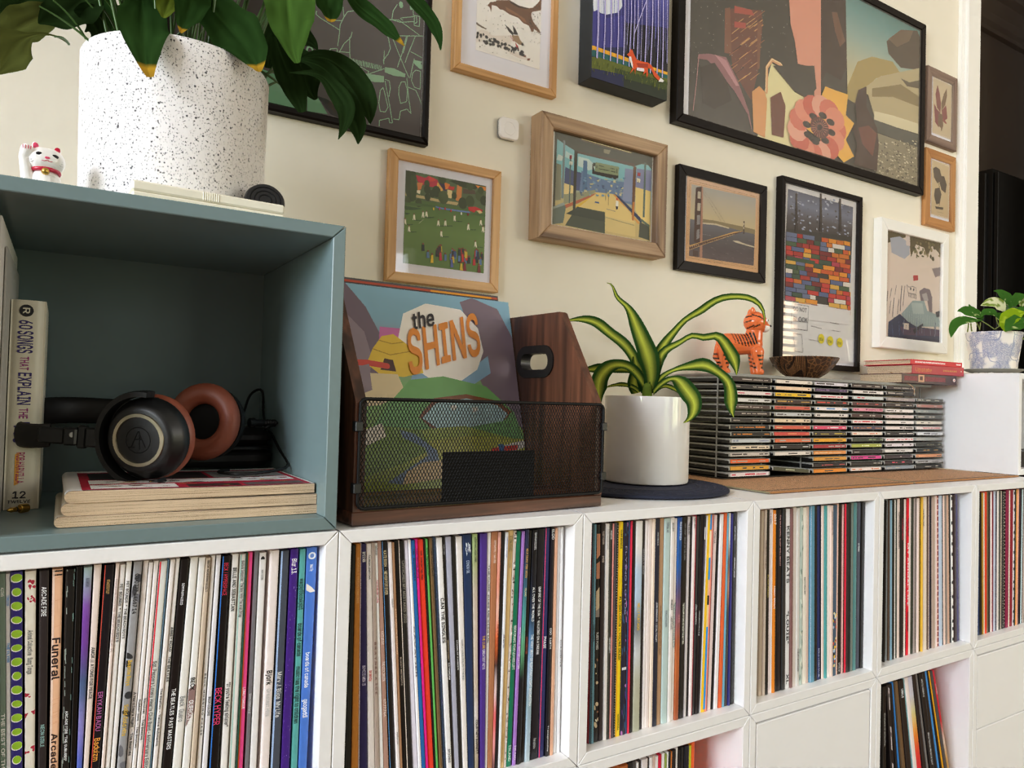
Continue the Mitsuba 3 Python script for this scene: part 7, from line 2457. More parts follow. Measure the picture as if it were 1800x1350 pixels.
# ------------------------------------------------------------------ records
YS, RD = .018, .314
WORD = {'c1': 'cube under the grey box', 'c2': 'cube under the wire crate', 'c3': 'cube under the navy mat', 'c4': 'cube under the near cane mat',
        'c5': 'cube under the mat seam', 'c6': 'upper cube at right edge', 'low5': 'lower cube with leaning records', 'low3': 'bottom cube beside plain door'}
def nth(i): return f"{i}{'th' if 10 <= i % 100 <= 20 else {1: 'st', 2: 'nd', 3: 'rd'}.get(i % 10, 'th')}"
FR = [(0, RD), (0, .0012), (.06, .0005), (.2, .0001), (.5, 0), (.8, .0001), (.94, .0005), (1, .0012), (1, RD)]
def record(cubekey, i, row, zb, zt, ys, depth=RD):
    xlt, xrt, xlb, xrb, col, name, texts, opt = row; R = random.Random(f'{cubekey}{i}')
    zt = zt - R.random() * .0025; ys = ys + (R.random() - .5) * .003
    X = lambda f, z: (xlb + (xlt - xlb) * (z - zb) / (zt - zb)) * (1 - f) + (xrb + (xrt - xrb) * (z - zb) / (zt - zb)) * f
    grad = opt.get('grad'); zs = np.linspace(zb, zt, 26 if grad else 2)
    rows = [[(X(f, z), ys + y * depth / RD if y == RD else ys + y, z) for f, y in FR] for z in zs]
    m = quads(rows, True, True, True); base = lin(col); K = np.tile(base, (len(m.vertices), 1))
    if grad:
        g = np.array([lin(q) for q in grad])[::-1]; s = np.linspace(0, 1, len(zs)); cc = np.stack([np.interp(s, np.linspace(0, 1, len(g)), g[:, k]) for k in range(3)], 1)
        K[:len(zs) * len(FR)] = np.repeat(cc, len(FR), 0); K[-2:] = cc[[0, -1]]
    t = thing('record', f"{' '.join(name.split()[:6])} record, {nth(i + 1)} from left, {WORD[cubekey]}", 'record', group=f'records in {WORD[cubekey]}')
    put('sleeve', m, 'ink_gloss', 40 if False else False, parent=t, color=K)
    V, F, CC, n = [], [], [], 0
    def flat(v, f, c, lift):
        nonlocal n
        V.append(v - [0, lift, 0]); F.append(np.asarray(f) + n); CC.append(np.tile(lin(c), (len(v), 1))); n += len(v)
    def patch(pts, c, lift=.0001):
        """(f, z) polygon on the spine, f across 0..1, following its lean"""
        g = Polygon(pts).buffer(0).intersection(Polygon([(.02, zb), (.98, zb), (.98, zt), (.02, zt)]))
        for q in getattr(g, 'geoms', [g]):
            if q.geom_type == 'Polygon' and q.area > 1e-9:
                v, f = trimesh.creation.triangulate_polygon(q, engine='earcut'); flat(np.array([(X(a, b), ys, b) for a, b in v]), f, c, lift)
    w = abs(xrb - xlb)
    def disc(f, z, r, c, ry=None, ang=0, lift=.0001, k=12):
        a = np.arange(k) * 2 * math.pi / k; ca, sa = math.cos(ang), math.sin(ang); ry = ry or r
        patch([(f + (r * math.cos(b) * ca - ry * math.sin(b) * sa) / w, z + r * math.cos(b) * sa + ry * math.sin(b) * ca) for b in a], c, lift)
    e = opt.get('edge')
    if e and e[1] > 0: patch([(.02, zb), (e[1], zb), (e[1], zt), (.02, zt)], e[0])
    p = opt.get('pat'); H = zt - zb
    if p == 'leaves':
        for k in range(24):
            z = zt - .006 - k * .0132; a = [.5, 1.57, -.6, -.35, .0, .15][k % 6] + 1.57 * (k % 2 == 0); disc(.5, z, .0042, '#f2f2ea', .0036 if k % 2 else .0046, a, .0001, 14); disc(.53, z + .0004, .0037, '#93bf2a', .0031 if k % 2 else .004, a, .0002, 14)
    if p == 'splash':
        for z in (-.032, -.036, -.047, -.05, -.139, -.156, -.158, -.19, -.192):
            f = R.uniform(.1, .9)
            for q in range(4): disc(min(max(f + R.uniform(-.3, .3), 0), 1), z + R.uniform(-.002, .002), R.uniform(.0004, .0014), '#a8283c', R.uniform(.0006, .002), R.random() * 3, .0001 + q * 1e-5)
    if p == 'grain':
        for k in range(26): z = zb + R.random() * H; patch([(.3, z), (.95, z + .0012), (.95, z + .0018), (.3, z + .0005)], '#e2a67e')
        for z in (-.0225, -.0262): patch([(.1, z), (.95, z), (.95, z - .0014), (.1, z - .0014)], '#1d1512')
    if p == 'frayed':
        for k in range(60): z = zb + R.random() * H; f = .1 + R.random() * .12 if k % 3 else .8 + .1 * R.random(); patch([(f, z), (f + .1, z), (f + .06, z + .006), (f - .02, z + .006)], '#8f9a92' if k % 3 else '#5f7a72')
    if p == 'blotch':
        for k in range(16): z = zb + R.random() * H; disc(R.random(), z, .002 + R.random() * .002, R.choice(['#2a2a2c', '#6a6a70', '#c8c8cc', '#3a3a3e']), .003 + .004 * R.random(), R.random(), .0001 + k * 1e-5)
    if p == 'mauve': patch([(.02, -.159), (.98, -.155), (.98, -.183), (.02, -.198)], '#8a6e6a')
    if p == 'club':
        for df, dz in ((-.14, 0), (.14, 0), (0, .0012)): disc(.5 + df, -.0285 + dz, .0012, '#141414')
    if p == 'sparkle':
        for k in range(120): disc(R.random(), zb + R.random() * H, .00025, R.choice(['#c8b0f0', '#8a5ad0', '#2a1054', '#e8e0ff']), .0004, 0, .0001, 5)
    if p == 'disc': disc(.5, -.030, .0033, '#f2f4f8', .0042); disc(.5, -.030, .0018, '#6f8fd0', .0024, 0, .0002); patch([(.05, -.061), (.6, -.066), (.98, -.071), (.5, -.072), (.05, -.069)], '#f0e6da')
    if p == 'flash':
        for k in range(18): z = -.028 - R.random() * .022; f = .2 + R.random() * .6; patch([(f, z), (f + .12, z - .002), (f + .05, z - .006)], '#dfe6f0', .0001 + k * 1e-5)
    if p == 'pebble':
        for k in range(70): disc(R.random(), zb + R.random() * H, .0007 + R.random() * .0008, R.choice(['#2a2420', '#f4f0ec', '#8a7a70', '#b09a8c']), .0012, R.random() * 3, .0001 + k * 1e-6, 7)
    if p == 'copper':
        patch([(.1, -.035), (.9, -.035), (.95, -.066), (.1, -.072)], '#c08262'); patch([(.1, -.078), (.9, -.075), (.9, -.1), (.1, -.1)], '#b87a5c'); patch([(.1, -.118), (.9, -.112), (.95, -.142), (.1, -.146)], '#cdb898'); patch([(.1, -.146), (.95, -.142), (.95, -.155), (.1, -.155)], '#8a8078')
        for k in range(10): disc(R.random(), -.2 - R.random() * .12, .001 + R.random() * .002, R.choice(['#cdb898', '#9a6a4c', '#d8d0c0']), .004 * R.random() + .001, R.random())
    if p in ('dots', 'dashes', 'blocks', 'dash'):
        z = zt - .004
        while z > zb + .004 and p != 'dash':
            if p == 'dots': disc(.5 + .2 * (R.random() - .5), z, w * .16, '#e0d8cc', w * .2, 0, .0001, 7); z -= w * .95
            if p == 'dashes': patch([(.05, z), (.95, z), (.95, z - .003), (.05, z - .003)], '#ead6c8'); z -= .012
            if p == 'blocks': patch([(.02, z), (.9, z), (.98, z - .007), (.02, z - .006)], '#141212'); z -= R.choice([.016, .03, .022])
        if p == 'dash': patch([(.45, -.04), (.9, -.04), (.9, -.06), (.45, -.06)], '#f4f0f4'); patch([(.5, -.062), (.9, -.062), (.85, -.11), (.5, -.11)], '#5c5068')
    if p == 'galaxy':
        for k in range(26): disc(R.random(), zb + R.random() * H, .0006 + .0016 * R.random(), R.choice(['#5a3a8a', '#2a4a6a', '#8a5aa8', '#101018', '#b070b0', '#1c3450']), .002 + .006 * R.random(), .2 * R.random(), .0001 + k * 2e-6)
        patch([(.05, -.235), (.95, -.235), (.95, -.239), (.05, -.239)], '#d8d8dc', .0003)
    if p == 'comic':
        for a, b, c in ((0, -.045, '#2a8ad8'), (-.047, -.09, '#f6e4c0'), (-.09, -.125, '#2a96e0'), (-.125, -.15, '#f0c098'), (-.15, -.165, '#14181c'), (-.165, -.2, '#f4d8a0'), (-.2, -.33, '#1f96e8')): patch([(.5, a), (.98, a), (.98, b), (.5, b)], c)
    if p == 'balls':
        for k in range(26): disc(R.random(), zb + .004 + R.random() * .11, .0016 + R.random() * .0016, R.choice(['#e8b83a', '#c84a2c', '#b8c8e0', '#1a1a20', '#8a2030', '#e8d8a0']), .002 + .001 * R.random(), 0, .0001 + k * 2e-6)
    if p == 'portrait':
        for a, b in ((-.385, -.432), (-.462, -.512), (-.535, -.56)): patch([(.35, a), (.7, a - .004), (.65, b), (.4, b + .003)], '#c0b4b8'); patch([(.4, a - .012), (.6, a - .014), (.6, a - .024), (.4, a - .02)], '#2a2022', .0002)
    if p == 'flora':
        for k in range(22): disc(R.random(), zb + R.random() * H, .0008 + .001 * R.random(), R.choice(['#7f9488', '#e0e8dc', '#6a8074', '#dfe0cc']), .003 + .006 * R.random(), R.uniform(-.4, .4), .0001 + k * 2e-6)
    if V: put('spine_art', trimesh.Trimesh(np.vstack(V), np.vstack(F), process=False), 'ink', parent=t, color=np.vstack(CC))
    V, F, CC, n = [], [], [], 0
    for s, z0, z1, c, wf in texts:
        if z0 < zb + .004: continue
        v, f, tw = text2d(s, True); sc = (z0 - z1) / tw; z = z0 - v[:, 0] * sc; fr = .5 + (v[:, 1] - .5) * wf
        flat(np.array([(X(a, b), ys, b) for a, b in zip(fr, z)]), f, c, .0004)
    if V: put('lettering', trimesh.Trimesh(np.vstack(V), np.vstack(F), process=False), 'ink', parent=t, color=np.vstack(CC))
for ck in ('c1', 'c2', 'c3', 'c4', 'c5', 'c6'):
    for i, row in enumerate(RECORDS[ck]): record(ck, i, row, -.35 + TH + .0004, -.35 + TH + .3145, YS)
for i, row in enumerate(RECORDS['low5']):
    row = list(row); wt = row[1] - row[0]; row[3] = row[2] + wt; record('low5', i, row, -.70 + TH + .0004, -.70 + TH + .3095 - .0012 * abs(10 - i) * .5, YS)
for i, row in enumerate(RECORDS['low3']):
    row = list(row); row[2], row[3] = row[0], row[1]; record('low3', i, row, -.70 + TH + .0004, -.70 + TH + (.314 if i > 21 else .296 + .004 * (i % 3) / 3), .03)

# ------------------------------------------------------------------ inside and on the grey box
FZ = TH + .0012
def sheet(name, label, x0, x1, y0, y1, z1, col, cat_):
    t = thing(name, label, cat_); put('cover', box(x0, x1, y0, y1, FZ, z1, .0006), P(name + '_card', col, .6), parent=t); return t
sheet('record_sleeve', 'thin white record sleeve edge standing left of the thick cream book', -.3345, -.3312, .055, .335, .3225, '#e2dcd6', 'record')
sheet('paper_folder', 'grey rounded folder behind the thin white sleeve in the grey box', -.3305, -.3285, .10, .335, .300, '#a5a29c', 'folder')
t = thing('book', 'thick cream hardback with purple and magenta hand lettering in the grey box', 'book')
bx0, bx1, by0, by1, bz1 = -.3275, -.294, .170, .325, .2525
sp = [(bx0, by1), (bx0, by0 + .004)] + [(bx0 + (bx1 - bx0) * f, by0 + .0065 * (2 * f - 1) ** 4) for f in np.linspace(.05, .95, 13)] + [(bx1, by0 + .004), (bx1, by1)]
put('jacket', quads([[(x, y, z) for x, y in sp] for z in (FZ, bz1)], True, True, True), P('cream_jacket', '#d6cfbb', .4), 25, parent=t)
put('page_block', box(bx0 + .003, bx1 - .003, by0 + .02, by1 + .002, FZ + .002, bz1 - .003), 'pages', parent=t)
def down(s, x, z0, z1, hh, y, bold=True):
    v, f, w_ = text2d(s, bold); k = (z0 - z1) / w_; return trimesh.Trimesh(np.c_[x + (v[:, 1] - .5) * hh, np.full(len(v), y), z0 - v[:, 0] * k], f, process=False)
def flatdisc(x, y, z, r, k=24):
    a = np.arange(k) * 2 * math.pi / k; return trimesh.Trimesh(np.vstack([np.c_[x + r * np.cos(a), np.full(k, y), z + r * np.sin(a)], [[x, y, z]]]), [[i, (i + 1) % k, k] for i in range(k)], process=False)
def inked(parts, name, parent, gloss='ink'):
    m = cat(*[p for p, c in parts]); put(name, m, gloss, parent=parent, color=np.vstack([np.tile(lin(c), (len(p.vertices), 1)) for p, c in parts]))
yb = by0 - .0004; bx = (bx0 + bx1) / 2 - .002
inked([(flatdisc(bx, yb, .2405, .0068), '#141214'), (down('R', bx, .2438, .237, .0065, yb - .0002), '#d6cfbb'), (down('60', bx, .2296, .2195, .012, yb), '#2d2160'), (down('SONGS', bx, .2175, .1925, .014, yb), '#2d2160'),
       (down('THAT', bx, .1885, .1735, .008, yb), '#8a2f6e'), (down('EXPLAIN', bx + .001, .1705, .1345, .012, yb), '#2d2160'), (down('THE', bx + .001, .1305, .119, .008, yb), '#8a2f6e'), (down("'90s", bx, .115, .092, .014, yb), '#2d2160'),
       (down('ROB HARVILLA', bx, .081, .0465, .0075, yb), '#9a2f58')], 'title_lettering', t)
ob = trimesh.Trimesh([(bx - .0052, yb + .0001, .079), (bx - .0012, yb + .0001, .0815), (bx - .0012, yb + .0001, .046), (bx - .0052, yb + .0001, .044)], [[0, 1, 2], [0, 2, 3]], process=False); inked([(ob, '#d89a38')], 'orange_bar', t)
def across(s, x, z, hh, w_, y, bold=True):
    v, f, tw = text2d(s, bold); return trimesh.Trimesh(np.c_[x + (v[:, 0] / tw - .5) * w_, np.full(len(v), y), z + v[:, 1] * hh], f, process=False)
inked([(across('12', bx, .0298, .0075, .0125, yb), '#1c181c'), (across('TWELVE', bx, .0245, .0032, .0215, yb), '#1c181c')], 'publisher_mark', t)
jk = [[(.7 * 0, 0)], ]
t = thing('audio_jack', 'small gold audio plug adaptor lying by the foot of the cream book', 'plug')
pl_ = lambda prof, mat, nm: put(nm, move(move(lathe(prof, n=20), frame_axes((-.75, -.65, .0))), t=(-.304, .150, FZ + .0048)), mat, True, parent=t)
pl_([(0, 0), (.0046, 0), (.0048, .001), (.0048, .008), (.004, .009), (.0032, .0095), (0, .0095)], 'gold', 'body'); pl_([(0, .0095), (.0026, .0095), (.0026, .018), (.0029, .0185), (.0018, .021), (.001, .0228), (0, .023)], 'gold', 'tip'); pl_([(.0027, .0125), (.00285, .0125), (.00285, .0133), (.0027, .0133)], 'black_plastic', 'ring')
# magazines, folded at the left, one on top of the other
def magazine(label, x0, x1, y0, y1, z0, h, tilt, last=False):
    t = thing('magazine', label, 'magazine', None); r = h / 2
    prof = [(x0 + r + r * math.cos(a), z0 + r + r * math.sin(a)) for a in np.linspace(math.pi * 1.5, math.pi * .5, 12)]
    xs = np.linspace(x0 + 3 * r, x1, 22)
    top = [(x, z0 + h * (.93 + .07 * math.cos((x - x0) * 16))) for x in xs]; bot = [(x, z0) for x in xs[::-1]]
    ring = prof + top + bot
    M = rotz(tilt); c0 = np.array([x0, y0, 0]); rows = []
    for y in np.linspace(y0, y1, 5):
        rows.append([tuple(c0 + M @ (np.array([x, y, z]) - c0)) for x, z in ring])
    m = quads(rows, True, True, True); put('pages', m, 'pages', parent=t)
    cov = [(x, z + .0005) for x, z in prof[6:] + top]; rows = [[tuple(c0 + M @ (np.array([x, y, z]) - c0)) for x, z in cov] for y in (y0 + .0005, y1)]
    return t, (lambda x, y: tuple(c0 + M @ (np.array([x, y, np.interp(x, [p[0] for p in cov[7:]], [p[1] for p in cov[7:]]) + .0003]) - c0))), rows
mg = [magazine('bottom folded newsprint magazine of the stack under the headphones', -.278, -.016, .030, .225, FZ, .0105, .0), magazine('middle folded newsprint magazine of the stack under the headphones', -.2725, -.018, .033, .228, FZ + .0108, .0125, -.01), magazine('top newsprint magazine with red-bordered cover under the headphones', -.270, -.020, .030, .222, FZ + .0236, .0118, .012)]
R = random.Random(21)
for k, (t, at, rows) in enumerate(mg):
    put('cover', quads(rows), P(f'cover_paper_{k}', ['#cfc4b0', '#c8bca8', '#e6e0da'][k], .5), True, parent=t)
    if k == 2:
        items = []
        def blk(x0, x1, y0, y1, c, lift=0):
            xs = np.linspace(x0, x1, 6); m = quads([[(p[0], p[1], p[2] + lift) for p in (at(x, y) for x in xs)] for y in (y0, y1)]); items.append((m, c))
        blk(-.255, -.024, .0315, .20, '#a01c30', .0001)
        for x0, x1, y0, y1, c in [(-.247, -.165, .036, .07, '#e4dcd6'), (-.155, -.10, .036, .06, '#3a1c1c'), (-.095, -.03, .036, .062, '#5c4848'), (-.247, -.03, .078, .115, '#dcd6d2'), (-.245, -.12, .12, .19, '#2c2426'), (-.115, -.03, .12, .19, '#8a8684')]: blk(x0, x1, y0, y1, c, .0003)
        for q in range(70):
            x, y = R.uniform(-.245, -.04), R.uniform(.038, .112); d = R.random() * .012; blk(x, x + .003 + d, y, y + .0018 + .004 * (q % 7 == 0), R.choice(['#2a2426', '#6a5a54', '#8a2a30', '#c89040', '#4a4446']), .0005 + q * 1e-5)
        inked(items, 'cover_print', t)
MZ = FZ + .0365
# headphones lying on the magazines
hp = thing('headphones', 'black over-ear headphones with brown pads and champagne rings on the magazines', 'headphones')
def cup(c, ax, r, ring, up=(0, 0, 1)):
    M = frame_axes(ax, up); pl = lambda prof, mat, nm, sm=35, par=None: put(nm, move(move(lathe(prof, n=56), M), t=c), mat, sm, parent=par)
    e = pl([(0, 0), (.019, 0), (.0205, .0004), (.033, .0006), (.037, .002), (.0395, .005), (.044, .012), (.0462, .016), (.0468, .022), (.0455, .026), (0, .026)], 'black_plastic', 'ear_cup', par=hp)
    if ring:
        put('ring', move(move(lathe([(.0255, .0002), (.0258, -.0012), (.0295, -.0012), (.0300, .0002)], n=64), M), t=c), 'champagne', 30, parent=e)
        put('emblem_ring', move(move(quads([[((.0142 + .0005 * math.cos(b)) * math.cos(a), (.0142 + .0005 * math.cos(b)) * math.sin(a), -.0001 + .0004 * math.sin(b)) for b in np.arange(6) * math.pi / 3] for a in np.linspace(0, 2 * math.pi, 49)], True), M), t=c), 'black_matt', True, parent=e)
        bars = []
        for a, b in (((-.0085, -.008), (0, .010)), ((0, .010), (.0085, -.008)), ((.0015, .010), (.0015, -.010)), ((-.004, .001), (.0035, .001)), ((-.0105, -.008), (-.004, -.008))): bars.append(tube([(-a[0], a[1], -.0002), (-b[0], b[1], -.0002)], .0006, 6))
        put('emblem', move(move(cat(*bars), M), t=c), 'black_matt', parent=e)
    # pad: a fat stitched ring with small gathers
    rows = []
    for a in np.linspace(0, 2 * math.pi, 145):
        g = 1 + .012 * (abs(math.sin(a * 24)) - .5); q = []
        for b in np.linspace(0, 2 * math.pi, 19)[:-1]:
            rr = .0335 + .0125 * math.cos(b) * (g if math.cos(b) > 0 else 1); q.append((rr * 1.0 * math.cos(a), rr * 1.06 * math.sin(a), .0345 + .0105 * math.sin(b)))
        rows.append(q)
    put('ear_pad', move(move(quads(rows, True), M), t=c), 'brown_leather', True, parent=hp)
    put('driver_cloth', move(move(lathe([(0, .031), (.024, .031)], n=40), M), t=c), 'black_matt', parent=e)
    return M
c1, a1 = np.array([-.2020, .0880, .0990]), np.array([.60, .79, .08])
M1 = cup(c1, a1, .045, True)
c2, a2 = np.array([-.1050, .1960, .1130]), np.array([-.52, -.82, .12])
M2 = cup(c2, a2, .045, False)
# yoke: open ring round the first cup, hinge block, then the band
yk = [c1 + M1 @ np.array([.0505 * math.cos(a), .0505 * math.sin(a), .009]) for a in np.linspace(math.radians(-115), math.radians(100), 40)]
rows = []
for a in np.linspace(math.radians(-115), math.radians(100), 44):
    rows.append([c1 + M1 @ np.array([(r_) * math.cos(a), r_ * math.sin(a), z_]) for r_, z_ in ((.0478, .002), (.0535, .002), (.0545, .005), (.0545, .016), (.0535, .018), (.0478, .018))])
put('yoke', quads(rows, True, True, True), 'black_plastic', 30, parent=hp)
hx = c1 + M1 @ np.array([.054, 0, .01]); hd = np.array([-.93, .35, .04]); hd /= np.linalg.norm(hd); HM = frame_axes(hd)
for k, (l0, l1, w_, h_) in enumerate(((-.002, .012, .016, .022), (.011, .021, .011, .026), (.020, .034, .017, .02), (.033, .06, .013, .018))):
    put('hinge_block', move(move(box(-w_ / 2, w_ / 2, -h_ / 2, h_ / 2, l0, l1, .002), HM), t=hx), 'black_plastic', parent=hp)
put('hinge_screw', move(move(lathe([(0, -.0002), (.003, -.0002), (.0032, .0015)], n=16), frame_axes((-.3, .95, 0))), t=hx + hd * .027 + np.array([0, -.009, .002])), 'mid_grey', parent=hp)
band = spline([hx + hd * .05, hx + hd * .085 + [0, .02, .0], (-.318, .235, .118), (-.27, .292, .126), (-.215, .285, .125), c2 + M2 @ np.array([-.02, .03, -.004])], 40)
rows = []
for i, q in enumerate(band):
    tg = np.gradient(band, axis=0)[i]; tg /= np.linalg.norm(tg); s_ = np.cross(tg, [0, 0, 1]); s_ /= np.linalg.norm(s_); th = .004 + .003 * math.sin(math.pi * i / 39); wd = .013 + .004 * math.sin(math.pi * i / 39)
    rows.append([q + s_ * th * math.cos(a) + np.array([0, 0, 1]) * wd * math.sin(a) for a in np.arange(12) * math.pi / 6])
put('headband', quads(rows, True, True, True), 'black_leather', True, parent=hp)
hc = thing('headphone_cable', 'thin black audio cable looping from the rear ear cup to the box side', 'cable')
j0 = c2 + np.array([.047, .018, .001]); jd = np.array([.97, .24, -.01]); JM = frame_axes(jd)
prof = [(0, 0), (.0062, 0), (.0066, .002), (.0066, .007), (.0048, .008), (.0048, .019), (.0042, .020)] + [q for k in range(5) for q in ((.0042, .021 + k * .0035), (.0050, .0225 + k * .0035), (.0050, .0235 + k * .0035), (.0036, .0243 + k * .0035))] + [(.0016, .041), (0, .041)]
put('plug_sleeve', move(move(lathe(prof, n=24), JM), t=j0), 'black_plastic', 30, parent=hc)
je = j0 + JM @ np.array([0, 0, .040])
path = spline([je, (-.036, .213, .1075), (-.0215, .25, .108), (-.0172, .275, .109), (-.024, .278, .104), (-.055, .262, .095), (-.075, .25, .091), (-.052, .285, .125), (-.030, .312, .158), (-.0235, .315, .160), (-.0205, .302, .135), (-.0195, .25, .097), (-.0185, .19, .073), (-.024, .145, .060), (-.05, .125, MZ + .0035), (-.085, .118, MZ + .002), (-.105, .14, MZ + .002), (-.09, .17, MZ + .0022)], 150)
put('wire', tube(path, .0018, 8), 'black_plastic', True, parent=hc)
cs = thing('zip_case', 'black zipped headphone case lying behind the headphones', 'case')
def rounded(cx, cy, cz, lx, ly, lz, r, r2=.006, a=0):
    pts = []
    for sx in (-1, 1):
        for sy in (-1, 1):
            for t_ in np.linspace(0, math.pi / 2, 6):
                for z_, ins in ((-lz / 2, r2), (-lz / 2 + r2, 0), (lz / 2 - r2, 0), (lz / 2, r2)):
                    pts.append((sx * (lx / 2 - r + (r - ins) * math.cos(t_)), sy * (ly / 2 - r + (r - ins) * math.sin(t_)), z_))
    return move(hull(pts), rotz(a), (cx, cy, cz))
put('lower_shell', rounded(-.088, .262, MZ + .0125, .135, .085, .024, .03, .008), 'black_leather', 40, parent=cs); put('upper_shell', rounded(-.088, .262, MZ + .0405, .135, .085, .026, .03, .01), 'black_leather', 40, parent=cs); put('zip', rounded(-.088, .262, MZ + .026, .137, .087, .006, .031, .0015), 'black_plastic', 40, parent=cs)

# on top of the grey box
TZ = .3496 + .0012
pot = thing('planter', 'large white planter with black speckles on the grey box', 'planter')
put('pot', lathe([(0, TZ), (.0985, TZ), (.1015, TZ + .003), (.1035, TZ + .02), (.1065, TZ + .19), (.1068, TZ + .197), (.1050, TZ + .2005), (.1010, TZ + .2000), (.0985, TZ + .196), (.096, TZ + .17), (0, TZ + .17)], -.165, .175, 96), 'speckled', 30, parent=pot)
put('soil', lathe([(0, TZ + .182), (.06, TZ + .180), (.0965, TZ + .176)], -.165, .175, 40), 'soil', True, parent=pot)
cb = thing('cream_box', 'flat cream plastic case with ribbed clasp in front of the planter', 'case')
CM = rotz(.055); CP = (-.2215, .0215, TZ)
for nm, a, b, z0, z1 in (('base', 0, .156, .0, .0085), ('lid', 0, .156, .009, .0195)): put(nm, move(box(a, b, 0, .036, z0, z1, .0018), CM, CP), 'cream_plastic', parent=cb)
for k in range(8): put('clasp_rib', move(box(.068 + k * .0022, .0692 + k * .0022, -.0008, .002, .0098, .0188, .0003), CM, CP), 'cream_plastic', parent=cb)
bk = thing('round_speaker', 'small round black object peeking out behind the cream case', 'gadget')
SM = frame_axes((-.12, -.95, .25)); put('body', move(move(lathe([(0, 0), (.020, 0), (.0225, .004), (.0228, .02), (.021, .024), (0, .024)], n=48), SM), t=(-.078, .085, TZ + .0235)), 'black_plastic', 35, parent=bk)
for k in range(3): put('rib', move(move(quads([[((.007 + k * .005 + .0009 * math.cos(b)) * math.cos(a), (.007 + k * .005 + .0009 * math.cos(b)) * math.sin(a), .024 + .0009 * math.sin(b)) for b in np.arange(6) * math.pi / 3] for a in np.linspace(0, 2 * math.pi, 41)], True), SM), t=(-.078, .085, TZ + .0235)), 'black_matt', True, parent=bk)
# beckoning cat
ct = thing('lucky_cat', 'white beckoning cat figurine with red collar left of the planter', 'figurine'); CC0 = np.array([-.2985, .1, TZ])
def cp(x, y, z): return CC0 + rotz(.1) @ np.array([x, y, z])
put('body', blob([(cp(0, 0, .011), .0155, cp(0, .001, .022), .0145), (cp(0, .001, .022), .0145, cp(0, 0, .030), .010), (cp(-.004, -.001, .043), .0138, cp(.004, -.001, .043), .0138), (cp(-.009, 0, .0515), .0056, cp(-.0105, .001, .0605), .0018), (cp(.0085, 0, .051), .0056, cp(.0105, .001, .0585), .0018),
                  (cp(-.0155, -.002, .020), .0062, cp(-.0195, -.004, .043), .0050), (cp(-.0195, -.004, .043), .0050, cp(-.0175, -.0065, .0505), .0060), (cp(.010, -.008, .006), .0055, cp(.012, -.014, .005), .005), (cp(-.010, -.008, .006), .0055, cp(-.012, -.014, .005), .005)], .0016, 10), 'glaze_white', True, parent=ct)
put('collar', move(quads([[((.0118 + .0017 * math.cos(b)) * math.cos(a) * 1.08, (.0118 + .0017 * math.cos(b)) * math.sin(a), .0022 * math.sin(b) - .001 * math.sin(a)) for b in np.arange(8) * math.pi / 4] for a in np.linspace(0, 2 * math.pi, 41)], True), t=cp(0, 0, .0315)), P('red_glaze', '#b81e3a', .2), True, parent=ct)
put('bell', move(trimesh.creation.icosphere(2, .0038), t=cp(-.001, -.0128, .0295)), 'gold', True, parent=ct)
P('pink_glaze', '#d8486a', .2); P('black_glaze', '#16161a', .15)
def spot(nm, x, z, rx, rz, mat, y=None, ang=0):
    s_ = trimesh.creation.icosphere(2, 1.0); ca, sa = math.cos(ang), math.sin(ang); s_ = move(s_, np.array([[ca, 0, -sa], [0, 1, 0], [sa, 0, ca]]) @ np.diag([rx, .0007, rz])); put(nm, move(s_, rotz(.1), cp(x, y, z)), mat, True, parent=ct)
spot('inner_ear', -.0098, .0565, .0026, .0036, 'pink_glaze', -.0044, .1); spot('inner_ear', .0095, .0552, .0028, .0038, 'red_glaze', -.0044, -.15)
spot('eye', -.0068, .0468, .0033, .0019, 'black_glaze', -.0134); spot('eye', .0070, .0464, .0033, .0019, 'black_glaze', -.0134, -.15); spot('nose', .0002, .0435, .0024, .0013, 'pink_glaze', -.0147)
for s_ in (-1, 1): put('mouth', tube([cp(0, -.0150, .0412), cp(s_ * .0022, -.0149, .0398), cp(s_ * .0048, -.0143, .0402)], .0003, 6), 'red_glaze', parent=ct)
for s_ in (-1, 1):
    for k in range(3): put('whisker', tube([cp(s_ * .0085, -.0127, .0425 - k * .0014), cp(s_ * .0145, -.0100, .0428 - k * .0026)], .0002, 5), 'mid_grey', parent=ct)
for k in range(4): put('claw_mark', tube([cp(-.0215 + k * .0024, -.0122, .0535), cp(-.0212 + k * .0022, -.0126, .0498)], .0004, 5), 'red_glaze', parent=ct)
# ------------------------------------------------------------------ record crate
CR = rotz(math.radians(4.0)); CO = np.array([.0199, .0143, .0008])
def cr(m): return move(m, CR, CO)
crate = thing('record_crate', 'dark walnut record crate with black wire mesh front', 'crate')
put('base', cr(box(0, .3955, 0, .325, 0, .0165, .0012)), 'walnut_h', parent=crate)
side = [(0, .0167), (0, .146), (.004, .152), (.090, .2935), (.094, .296), (.231, .296), (.235, .2935), (.321, .152), (.325, .146), (.325, .0167)]
hole = Polygon([(.108, .196), (.198, .196), (.198, .240), (.108, .240)]).buffer(-.021).buffer(.021, quad_segs=10)
def slab(outer, inner, s0, s1):
    g = Polygon(outer, [inner]) if inner is not None else Polygon(outer)
    m = trimesh.creation.extrude_polygon(g, s1 - s0, engine='earcut'); v = np.asarray(m.vertices); m.vertices = np.c_[s0 + v[:, 2], v[:, 0], v[:, 1]]; m.fix_normals(); return m
